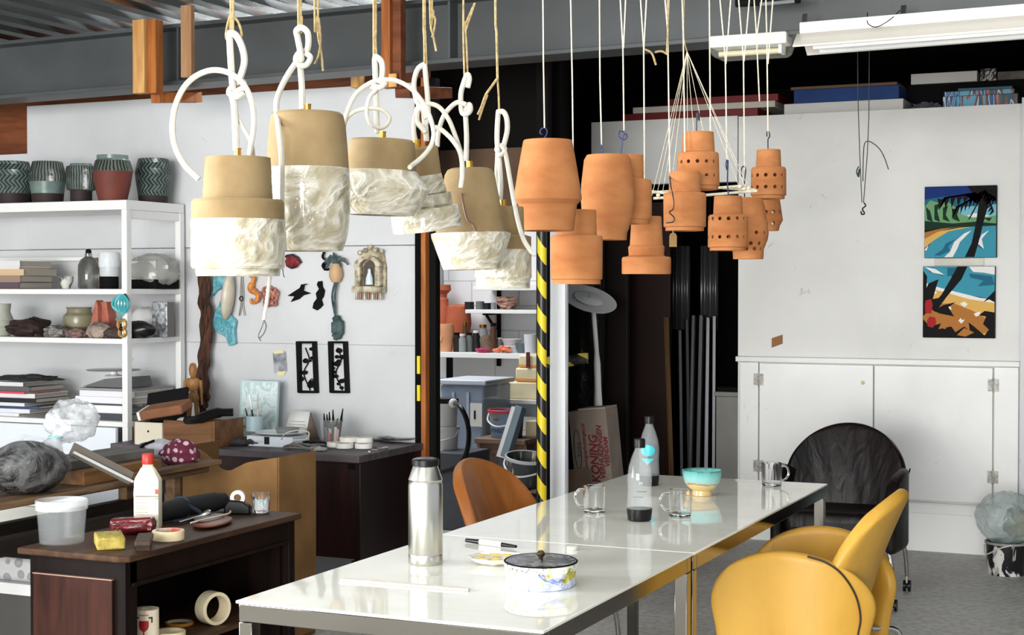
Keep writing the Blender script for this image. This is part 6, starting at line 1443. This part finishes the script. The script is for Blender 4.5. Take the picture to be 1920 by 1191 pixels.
zx = hz(152, 9.6, 1770)
loft('loft_case', 'black case on the loft carrying the long white tray', 'case', 1700, 1920, ZL, zx - .002, 9.7, .12, MATTB)
loft('white_tray', 'long white tray on top of the black loft case', 'tray', 1706, 1830, zx, hz(136, 9.7, 1770), 9.69, .3, M('tray_white', (214, 210, 202), .5))
loft('patterned_box', 'small black box with white zigzag pattern beside the loft tray', 'box', 1836, 1866, zx, hz(129, 9.7, 1850), 9.69, .25, M('zigzag_box', (190, 184, 176), .6, col2=(24, 22, 24), vs=26, dist=2, lo=.48, hi=.52))
loft('folded_sheet', 'grey folded sheet at the right end of the loft case', 'sheet', 1868, 1925, zx, hz(134, 9.7, 1890), 9.69, .3, M('grey_sheet', (120, 112, 104), .8, var=.3, vs=10))
o = at(1740, 190, Y=9.5); tag(MB().blob((0, 0, .03), (.09, .06, .04), .4, 3, 61, flat=-.028).build('grey_rag', M('dim_rag', (92, 92, 96), .9), None, (o.x, 9.5, ZL + .002)), 'small grey rag left of the painted canvases', 'rag')
# canvases hung on the wall -------------------------------------------------
YP_ = 9.28
BL = lambda n, c: M('paint_' + n, c, .6, spec=.12)
PB = BL('black', (16, 14, 16)); PN = BL('night_blue', (26, 52, 116)); PT = BL('turquoise', (64, 150, 172)); PTD = BL('deep_teal', (36, 104, 130)); PSK = BL('pale_sky', (122, 190, 206)); PG = BL('leaf_green', (112, 160, 112)); PGD = BL('dark_green', (22, 52, 34)); PS = BL('sand', (222, 176, 96)); PSD = BL('dark_sand', (178, 116, 56)); PW = BL('white', (238, 236, 232)); PR_ = BL('red', (170, 36, 44))
def canvas(label, x0, y0, x1, y1, layers):
    """layers: (material, list of polygons in 0..100 units from the top left)"""
    a = at(x0, y1, Y=YP_ - .04); b = at(x1, y0, Y=YP_ - .04); W = b.x - a.x; H = b.z - a.z
    t = thing('beach_painting', label, 'painting', (a.x, YP_, a.z), group=None)
    box('canvas', PB, 0, W, -.04, -.002, 0, H, t, bev=.002)
    for i, (nm, m, polys) in enumerate(layers):
        mb = MB(); y = -.0405 - i * .0004
        for po in polys:
            po = [(min(99.5, max(.5, p)), min(99.5, max(.5, q))) for p, q in po]
            mb.prism([(p / 100 * W, (1 - q / 100) * H) for p, q in po], y - .0003, y)
        mb.build(nm, m, t)
    return t
def frond(x, y, L, ang, w=5):
    c, s_ = math.cos(math.radians(ang)), math.sin(math.radians(ang))
    pts = [(x, y)]
    top = []; n = 7
    for k in range(n):
        q = (k + .6) / n * L; top.append((x + c * q + s_ * w * .4, y + s_ * q - c * w * .4)); 
    low = []
    for k in range(n, 0, -1):
        q = k / n * L; low.append((x + c * q, y + s_ * q)); low.append((x + c * (q - 3) - s_ * w * 1.4, y + s_ * (q - 3) + abs(c) * w * 2.4 + w))
    return pts + top + low
canvas('upper beach canvas with green cliffs and a palm top on the white wall', 1733, 347, 1869, 484, [
    ('sky', PN, [[(0, 0), (100, 0), (100, 30), (0, 30)]]),
    ('sky_band', PTD, [[(0, 18), (30, 14), (70, 22), (100, 16), (100, 40), (0, 40)]]),
    ('pale_sky', PSK, [[(46, 30), (100, 26), (100, 46), (46, 46)]]),
    ('cloud', PW, [[(58, 42), (70, 38), (84, 41), (100, 44), (100, 47), (58, 47)]]),
    ('cliff', PG, [[(0, 28), (8, 19), (18, 22), (30, 20), (42, 28), (52, 40), (66, 44), (80, 44), (100, 42), (100, 55), (0, 56)]]),
    ('cliff_shadow', PGD, [[(2, 28), (8, 34), (12, 50), (4, 46)], [(14, 26), (22, 24), (18, 34), (22, 50), (14, 46)], [(26, 30), (33, 27), (30, 40), (36, 50), (26, 46)], [(38, 30), (44, 36), (50, 50), (40, 46)], [(0, 48), (40, 52), (72, 50), (100, 53), (100, 58), (0, 61)], [(82, 45), (94, 45), (90, 50)]]),
    ('water', PT, [[(0, 90), (12, 76), (34, 62), (66, 57), (100, 56), (100, 100), (0, 100)]]),
    ('sand', PS, [[(0, 72), (20, 63), (50, 58), (66, 57), (34, 63), (14, 75), (0, 86)]]), ('sand_shadow', PSD, [[(0, 64), (24, 59), (60, 56), (40, 58), (18, 64), (0, 73)]]),
    ('deep_water', PTD, [[(14, 96), (26, 88), (30, 80), (44, 74), (34, 84), (36, 90), (22, 97)], [(74, 84), (79, 76), (80, 88)]]),
    ('surf', PW, [[(66, 62), (50, 78), (46, 88), (40, 99), (28, 99), (36, 92), (42, 78), (56, 66)], [(90, 62), (80, 74), (83, 88), (74, 80), (80, 68)], [(0, 88), (6, 82), (3, 90)]]),
    ('palm', PB, [[(76, 22), (90, 22), (82, 52), (76, 78), (70, 99), (57, 99), (66, 80), (72, 52)], frond(80, 8, 62, 172), frond(80, 10, 46, 152), frond(80, 12, 40, 118, 4), frond(80, 8, 30, 30, 4), frond(84, 6, 34, 70, 4), [(60, 0), (100, 0), (100, 22), (74, 22)]])])
canvas('lower beach canvas with sand, shells and dark leaves on the white wall', 1730, 499, 1866, 633, [
    ('water', PT, [[(0, 0), (100, 0), (100, 46), (0, 30)]]),
    ('deep_water', PTD, [[(34, 2), (60, 2), (40, 14), (52, 10), (34, 14)], [(64, 10), (96, 14), (100, 26), (76, 28), (84, 20), (66, 16)], [(4, 2), (24, 8), (30, 14), (10, 8)]]),
    ('wave', PW, [[(64, 0), (100, 0), (100, 12), (84, 9), (70, 8)], [(2, 0), (18, 4), (30, 12), (14, 9)], [(0, 22), (24, 30), (56, 38), (80, 44), (100, 46), (100, 51), (66, 46), (30, 36), (0, 29)]]),
    ('sand', PS, [[(0, 29), (30, 36), (66, 46), (100, 51), (100, 100), (0, 100)]]),
    ('sand_shadow', PSD, [[(24, 52), (44, 52), (70, 62), (90, 74), (96, 90), (60, 100), (0, 100), (0, 52)]]),
    ('shell', PW, [[(52, 52), (58, 49), (63, 53), (58, 57)], [(71, 66), (79, 63), (81, 68), (74, 70)], [(32, 55), (40, 57), (40, 61), (34, 59)], [(50, 76), (53, 72), (55, 75), (59, 74), (56, 78), (54, 80)], [(16, 34), (20, 36), (17, 40)]]),
    ('palm_trunk', PB, [[(48, 0), (62, 0), (54, 18), (34, 42), (18, 64), (10, 58), (26, 40), (40, 16)]]),
    ('leaf', PB, [[(0, 6), (6, 14), (5, 30), (8, 24), (22, 18), (14, 46), (22, 44), (12, 58), (0, 70)], [(14, 62), (30, 54), (46, 50), (36, 57), (44, 70), (24, 66)], [(100, 34), (84, 50), (92, 46), (100, 50)], [(100, 64), (86, 62), (78, 68), (88, 70), (84, 80), (92, 88), (86, 96), (72, 84), (64, 78), (66, 90), (58, 84), (46, 92), (40, 84), (22, 88), (26, 80), (10, 84), (0, 74), (0, 100), (100, 100)]]),
    ('leaf_lit', PSD, [[(26, 86), (36, 78), (32, 88)], [(48, 96), (58, 86), (72, 92), (60, 98)]]),
    ('flower', PR_, [[(4, 48), (12, 46), (14, 54), (12, 66), (4, 66), (3, 56)], [(6, 76), (10, 70), (18, 72), (19, 80), (14, 86), (7, 84)]])])
tag(slab('wall_batten', 'x', 'batten', 1752, 1845, 498, 484, YP_ - .012, .011, M('batten_white', (222, 218, 206), .6, var=.1, vs=6)), 'short white wooden batten between the two beach canvases', 'batten')
p = at(1458, 640, Y=9.272)
tag(MB().prism([(-.036, -.04), (.03, -.014), (.03, .04), (-.036, .018)], -.003, .003).build('cardboard_scrap', M('cardboard', (150, 104, 66), .8), None, p), 'small brown cardboard scrap fixed to the white wall', 'scrap')
# dangling wires with hook
o = at(1618, 300, Y=6.9); d = depth(o); s = sc(o); t = thing('wire_hook', 'two dark cords with an S hook hanging before the white wall', 'hook', o)
L3 = lambda x, y: at(x, y, Dp=d) - o
top = 2.6 - o.z
DW_ = M('dark_cord', (52, 50, 52), .6)
MB().tube([Vector((L3(1608, 100).x, L3(1608, 100).y, top)), L3(1609, 200), L3(1612, 290), L3(1616, 380)], .9 * s, 5).build('cord', DW_, t)
MB().tube([Vector((L3(1630, 100).x, L3(1630, 100).y, top)), L3(1629, 220), L3(1626, 290), L3(1619, 380)], .9 * s, 5).build('cord', DW_, t)
MB().tube(cr([L3(*q) for q in ((1618, 340), (1619, 290), (1622, 268), (1632, 266), (1648, 278), (1658, 295), (1666, 318))], 5), 1.0 * s, 5).build('bent_wire', DW_, t)
MB().tube(cr([L3(*q) for q in ((1610, 312), (1606, 322), (1610, 332), (1612, 316), (1608, 330))], 4), 1.3 * s, 5).build('cord_knot', M('green_cord', (44, 62, 56), .7), t)
MB().tube(cr([L3(*q) for q in ((1620, 380), (1623, 386), (1617, 392), (1621, 400), (1616, 402), (1614, 396))], 5), 1.4 * s, 6).build('s_hook', BLACK, t)
# ---- ceiling lights
YT = 6.33; a = at(1500, 80, Y=YT); b = at(1925, 40, Y=YT); dz = .013
fl = thing('tube_light', 'long white strip light under the steel beam at the upper right', 'lamp', a, rot=(0, -.0, 0))
LW = 1.5; ln = lambda pts, y0, y1, m, n: MB().prism(pts, 0, LW, 'yz').build(n, m, fl, bev=.002)
LB = M('lamp_white', (240, 238, 232), .35)
sl = Matrix.Rotation(-dz, 4, 'Y')
MB().prism([(-.05, .075), (.05, .075), (.05, .03), (-.05, .03)], .01, LW, 'yz', sl).build('housing', LB, fl, bev=.004)
MB().prism([(-.05, .029), (.05, .029), (.13, -.03), (.125, -.036), (.045, .02), (-.045, .02), (-.125, -.036), (-.13, -.03)], 0, LW, 'yz', sl).build('reflector', M('reflector_cream', (226, 220, 208), .3), fl)
MB().cyl(sl @ Vector((.07, -.06, -.028)), sl @ Vector((LW, -.06, -.028)), .016, n=14).build('tube', M('unlit_tube', (238, 238, 236), .25), fl)
MB().cyl(sl @ Vector((.07, .06, -.028)), sl @ Vector((LW, .06, -.028)), .016, n=14).build('tube', M('unlit_tube', (238, 238, 236), .25), fl)
for x in (.0, .4): MB().bar(sl @ Vector((x + .02, 0, .076)), sl @ Vector((x + .02, .02, .115)), .02, .02).build('hanger', STEEL, fl)
MB().tube(cr([(.28, -.02, .10), (.29, -.06, .05), (.33, -.08, .03), (.38, -.06, .06), (.41, -.02, .10)], 5), .002, 5).build('loose_wire', MATTB, fl)
a = at(1336, 108, Y=6.42)
em = thing('emergency_light', 'white bulkhead light with clear cover left of the strip light', 'lamp', a)
w = at(1484, 80, Y=6.42).x - a.x
box('housing', LB, 0, w - .01, -.05, .06, .035, .085, em, bev=.008)
MB().prism([(0, .034), (w, .034), (w - .012, 0), (w - .03, -.012), (.03, -.012), (.012, 0)], -.055, .065).build('clear_cover', M('ribbed_cover', (228, 228, 214), .08, alpha=.12, spec=1), em, bev=.006)
MB().cyl((.03, .0, .012), (w - .05, .0, .012), .012, n=12).build('tube', M('yellowed_tube', (206, 196, 158), .3), em)
box('end_cap', LB, w - .048, w - .035, -.03, .04, -.002, .033, em)
# small things on the beam
p = at(1560, 48, Y=6.46); tag(MB().bar(at(1516, 50, Y=6.39), at(1600, 42, Y=6.39), .012).bar(at(1516, 56, Y=6.38), at(1590, 48, Y=6.38), .01).build('metal_clip', M('light_metal', (176, 178, 180), .3, .8)), 'light metal rod and clip lying on the beam flange', 'clip')
cp_ = thing('cable_bracket', 'dark cable conduit along the top of the beam at the right', 'conduit', at(1440, 2, Y=6.3))
MB().tube([at(1380, 6, Y=6.3) - cp_.location, at(1500, -2, Y=6.3) - cp_.location], .018, 10).build('conduit', MATTB, cp_); MB().tube([at(1425, 8, Y=6.28) - cp_.location, at(1490, 2, Y=6.28) - cp_.location], .008, 8).build('cable', M('pipe_grey2', (120, 122, 126), .4), cp_)
# ---- passage: wrapped panel, black plastic, carton, uplighter, rods
a = at(1030, 700, Y=7.3); b = at(1060, 700, Y=7.3)
def sheet(name, xa, xb, ya, yb, z0, z1, m, label, cat, seed, amp=.012):
    def fn(u, v):
        ang = u * 2 * PI; X = (xa + xb) / 2; Yc = (ya + yb) / 2; k = (1 / max(abs(math.cos(ang)), abs(math.sin(ang)))) ** .8
        q = 1 + amp * 6 * noise.noise(Vector((math.cos(ang) * 2, math.sin(ang) * 2 + seed, v * 5)))
        return Vector((X + (xb - xa) / 2 * math.cos(ang) * k * q, Yc + (yb - ya) / 2 * math.sin(ang) * k * q, z0 + (z1 - z0) * v))
    mb = MB(); mb.grid(fn, 40, 30); n = 41
    mb.add([fn(i / 40, 1) for i in range(40)], [tuple(range(40))]); 
    return tag(mb.build(name, m, ang=60), label, cat)
sheet('wrapped_boards', a.x, b.x, 7.3, 7.35, .0, 2.1, M('white_sheeting', (232, 234, 238), .45, bump=.3, bs=6, bd=.03), 'white plastic wrapped panel standing right of the hazard post', 'panel', 2)
c = at(1068, 700, Y=8.8); e = at(1124, 700, Y=8.8)
sheet('black_bundle', c.x, e.x, 8.72, 8.9, 0, 2.1, M('black_sheeting', (22, 21, 19), .3, bump=.5, bs=5, bd=.05), 'tall bundle wrapped in black plastic behind the white wrapped panel', 'bundle', 5, .02)
a = at(1028, 680, Y=7.3); b = at(1104, 675, Y=7.6)
tp = thing('barrier_tape', 'yellow and black tape strip from the post round the black bundle', 'tape', (a.x, 7.28, a.z))
MB().grid(lambda u, v: Vector(((b.x - a.x) * u, .0 + .31 * u + .01 * math.sin(u * 14) - .01, -.028 + .056 * v + .01 * u + .004 * math.sin(u * 9))), 20, 2).build('tape', HAZX, tp, solid=.003)
# moving carton
a = at(1064, 920, Y=8.0); 
mc = thing('moving_carton', 'grey brown moving carton with red lettering standing on end in the passage', 'carton', (at(1092, 770, Y=8.0).x, 8.0, 0), .04, rot=(0, -.10, .02))
CARD = M('grey_carton', (142, 128, 116), .8, col2=(122, 108, 98), vs=5)
W = at(1136, 800, Y=8.0).x - at(1066, 800, Y=8.0).x; H = at(1100, 772, Y=8.0).z
box('carton', CARD, 0, W, 0, .2, .003, H, mc, bev=.004)
box('top_flap', M('carton_flap', (150, 136, 122), .8), .06, W, -.002, .19, H + .0005, H + .012, mc)
RDK = M('dark_red_ink', (112, 24, 30), .6); INK = M('black_ink', (30, 26, 26), .6)
ftx = lambda x, z: frame3((x, -.0012, z), (0, 0, 1), (-1, 0, 0))
text('KONING', .066, RDK, mc, ftx(W * .60, .585), align='CENTER', shear=.2, bold=.002)
text('VERHUIZINGEN', .042, RDK, mc, ftx(W * .78, .62), shear=.2, bold=.0015)
text('VEENDAM', .036, RDK, mc, ftx(W * .93, .62), shear=.2, bold=.0015)
text('www.koningverhuizingen.nl', .030, RDK, mc, ftx(W * .36, .62), bold=.0008)
lp = MB().tube([(W * .17 + W * .09 * math.cos(k), -.002, H * .75 + H * .13 * math.sin(k)) for k in [2 * PI * i / 24 for i in range(24)]], .002, 5, True); lp.build('printed_oval', INK, mc)
text('Koning', .028, INK, mc, ftx(W * .20, H * .75))
MB().tube([(W * .12, -.002, H * .27), (W * .32, -.002, H * .27), (W * .32, -.002, H * .47), (W * .12, -.002, H * .47)], .002, 4, True).tube([(W * .18, -.002, H * .32), (W * .25, -.002, H * .32), (W * .25, -.002, H * .42), (W * .18, -.002, H * .42)], .0012, 4, True).build('printed_box', INK, mc)
a = at(1047, 930, Y=7.75); tag(MB().prism([(0, 0), (.16, 0), (.16, at(1070, 878, Y=7.75).z), (0, at(1047, 884, Y=7.75).z)], 0, .02).build('cardboard_sheet', M('dark_card', (92, 74, 58), .8), None, (a.x, 7.78, .001)), 'brown cardboard sheet standing in front of the moving carton', 'sheet')
# uplighter
bz = at(1123, 920, Y=8.6); o = Vector((at(1130, 760, Y=8.5).x, 8.5, 0))
ul = thing('floor_uplighter', 'white floor lamp with tilted disc shade standing behind the moving carton', 'lamp', o)
dc = at(1103, 563, Y=8.5) - o; s = sc(at(1103, 563, Y=8.5))
MB().tube(cr([(0, 0, .02), (-.02, 0, .6), (-.035, 0, 1.1), (dc.x + .03, 0, dc.z - .03)], 6), [.026] * 7 + [.024] * 3 + [.02] * 3 + [.014] * 5 + [.009], 12).build('stem', M('lamp_stem_white', (228, 228, 226), .35), ul)
MB().cyl((0, 0, 0), (0, 0, .02), .12, n=32).build('base', LB, ul)
DIS = M('lamp_disc', (214, 214, 216), .25, coat=.3)
hd = MB().lathe([(0, 0), (.09, -.006), (.168, .006), (.171, .012), (.166, .012), (.09, .002), (0, .006)], 48).build('disc_shade', DIS, ul, dc, (.30, .42, 0))
MB().lathe([(.0, .008), (.075, .0085), (.09, .014), (.085, .016), (0, .012)], 40).build('inner_glass', M('frosted_inner', (232, 232, 232), .2), hd)
MB().cyl((0, 0, .013), (0, 0, .05), .006, n=10).build('finial', STEEL, hd)
# doors, sticks and metal slats in the dark opening
BRD_ = M('dark_brown_panel', (30, 21, 17), .5, var=.2, vs=4, spec=.3)
tag(box('dark_door', BRD_, at(1128, 700, Y=9.1).x, at(1176, 700, Y=9.1).x, 9.1, 9.15, 0, 2.05, bev=.004), 'narrow dark brown door leaf standing left in the dark passage', 'door')
tag(box('plywood_sheet', M('brown_panel', (44, 22, 16), .45, var=.25, vs=3, stretch=(1, 1, .3), spec=.3), at(1178, 700, Y=9.5).x, at(1256, 700, Y=9.5).x, 9.5, 9.54, 0, 2.1, bev=.004), 'wide dark red brown panel standing in the dark passage', 'panel')
a = at(1256, 790, Y=9.42); b = at(1247, 595, Y=9.42)
tag(MB().bar(Vector((a.x + .03, 9.40, 0.02)), Vector((b.x, 9.44, b.z)), .022).build('wooden_stick', wood('dim_stick', (122, 92, 62), (96, 70, 46), 8, 2)), 'thin wooden stick leaning in the dark passage', 'stick')
MS = M('dull_aluminium', (70, 70, 72), .4, .9)
SLB = ['leftmost', 'second', 'third', 'fourth', 'fifth', 'sixth', 'seventh', 'eighth']
for i in range(8):
    a = at(1282 + i * 7.6, 880, Y=9.7); k9 = (i % 2) * .07; b = at((1272, 1279, 1300, 1308, 1315, 1321, 1327, 1332)[i], (620, 600, 592, 592, 592, 596, 598, 594)[i], Y=9.74)
    g = MB().bar(Vector((a.x, 9.66 + k9, .01)), Vector((b.x, 9.76 + k9, b.z)), .018, .05)
    tag(g.build('aluminium_profile', MS), SLB[i] + ' of the tall metal slats leaning in the dark passage', 'slat', 'metal slats in the passage')
for i, x in enumerate((1277, 1330)):
    p = at(x, 540, Y=9.9)
    fk = tag(MB().grid(lambda u, v: Vector((-.06 + .12 * u, .01 * math.sin(u * 20), -.28 + .56 * v)), 20, 1).build('hanging_foil', M('dull_foil', (92, 92, 94), .35, .6), None, p, solid=.004), ('left' if i == 0 else 'right') + ' dull ribbed sheet hanging above the metal slats', 'sheet')
    MB().tube([(0, 0, .28), (0, 0, 2.48 - p.z)], .004, 5).build('hanging_wire', MATTB, fk)
gc = thing('grey_cabinet', 'low grey cabinet with a lid at the edge of the dark passage', 'cabinet', (at(1342, 870, Y=9.6).x, 9.6, 0))
W = at(1392, 800, Y=9.6).x - gc.location.x; H = at(1365, 735, Y=9.6).z
GCM = M('cabinet_grey', (134, 132, 126), .5, var=.1, vs=4)
box('body', GCM, 0, W, 0, .3, .1, H - .03, gc, bev=.004); box('lid', GCM, -.01, W, -.012, .31, H - .029, H, gc, bev=.004); box('plinth', MATTB, .02, W - .02, .02, .28, 0, .099, gc)
tag(box('black_case', MATTB, gc.location.x, gc.location.x + W, 9.62, 9.85, H + .001, H + .03, bev=.006), 'flat black case lying on the grey cabinet', 'case')
# bucket with plastic bag at the right
p = at(1886, 1076, Z=.001); s = sc(p)
bb = thing('paint_bucket', 'paint splashed black bucket with plastic bag at the right edge', 'bucket', (p.x, p.y, .0005))
SPL2 = M('paint_splashes', (26, 26, 28), .35, col2=(222, 220, 214), vs=11, stretch=(1.6, 1.6, .7), dist=.8, lo=.42, hi=.47)
r = 37 * s; H = 62 * s
MB().lathe([(0, 0), (r * .88, 0), (r * .9, .004), (r, H), (r * .97, H), (r * .86, .012), (0, .01)], 40).build('bucket_body', SPL2, bb)
MB().lathe([(r * .99, H * .92), (r * 1.05, H * .93), (r * 1.05, H * .99), (r, H)], 40, closed=True).build('rim', M('dirty_rim', (150, 148, 142), .5), bb)
MB().tube(cr([(-r * 1.06, 0, H * .85), (-r * .9, -r * .6, H * .62), (-r * .2, -r * 1.1, H * .86), (r * .4, -r * 1.06, H * .98)], 5), .004, 6).build('handle', M('dirty_handle', (206, 204, 198), .5), bb)
def greenfilm():
    t = NT('pale_green_film'); t.b.inputs['Roughness'].default_value = .15; t.b.inputs['Base Color'].default_value = lin((190, 208, 206)); t.b.inputs['Specular IOR Level'].default_value = .9
    n = t.noise(t.mapped((1, 1, .6)), 9, 5, 1.8); t.link(t.math('ADD', t.math('MULTIPLY', n, .6), .1, True), t.b.inputs['Alpha']); t.bump(n, 1, .03); return t.m
MB().blob((-.0, 0, H + .125), (.155, .14, .135), .1, 2, 71, 40, 26, rid=True).build('plastic_bag', greenfilm(), bb)
MB().blob((.06, .01, H + .1), (.075, .07, .08), .25, 2, 72).build('bag_contents', M('olive_rubbish', (146, 140, 108), .8, col2=(110, 100, 70), vs=12), bb)
# ================================================================= LIGHT
w = D.worlds.new('world'); bpy.context.scene.world = w; w.use_nodes = True
bg = w.node_tree.nodes['Background']; bg.inputs[0].default_value = (.86, .93, 1, 1); bg.inputs[1].default_value = 1.0
def area(name, loc, rot, sx, sy, power, col=(1, 1, 1)):
    l = D.lights.new(name, 'AREA'); l.shape = 'RECTANGLE'; l.size = sx; l.size_y = sy; l.energy = power; l.color = col
    o = D.objects.new(name, l); C.objects.link(o); o.location = loc; o.rotation_euler = rot
    o.visible_camera = True
    return o
# daylight through the three windows of the left wall
for y0, y1 in ((-4, -1.2), (-.9, 2.0), (2.3, 5.6)):
    q = area('window_daylight', (-7.05, (y0 + y1) / 2, 1.8), (0, -PI / 2, 0), 1.85, (y1 - y0) - .05, (60, 600, 5)[(-4, -.9, 2.3).index(y0)], (.95, .98, 1))
    q.data.spread = math.radians(105)
# broad light added behind the camera for frontal fill, as from an open door
area('front_fill', (-1.0, -8.0, 1.6), (PI / 2, 0, 0), 7, 2.9, 2350, (1, .99, .97))
# overhead light added above the tables to brighten their tops
area('overhead_fill', (-1.2, 3.4, 2.88), (0, 0, 0), 3.2, 5.0, 74, (.97, .99, 1))
# light added at the store room ceiling for its unseen daylight source
area('store_light', (-5.6, 9.3, 2.95), (0, 0, 0), 1.6, 2.4, 130, (.95, .98, 1))
# strip light added behind the beam to brighten the deck, as through a gap
area('deck_gap_light', (-4.25, 7.28, 2.925), (-PI / 2, 0, 0), 2.3, .07, 36, (.95, .98, 1))
vs = bpy.context.scene.view_settings
vs.view_transform = 'Standard'; vs.look = 'None'; vs.gamma = 1; vs.use_curve_mapping = False; vs.exposure = -0.35
bpy.context.scene.cycles.max_bounces = 8
bpy.context.scene.cycles.transparent_max_bounces = 16
bpy.context.scene.cycles.sample_clamp_indirect = 6
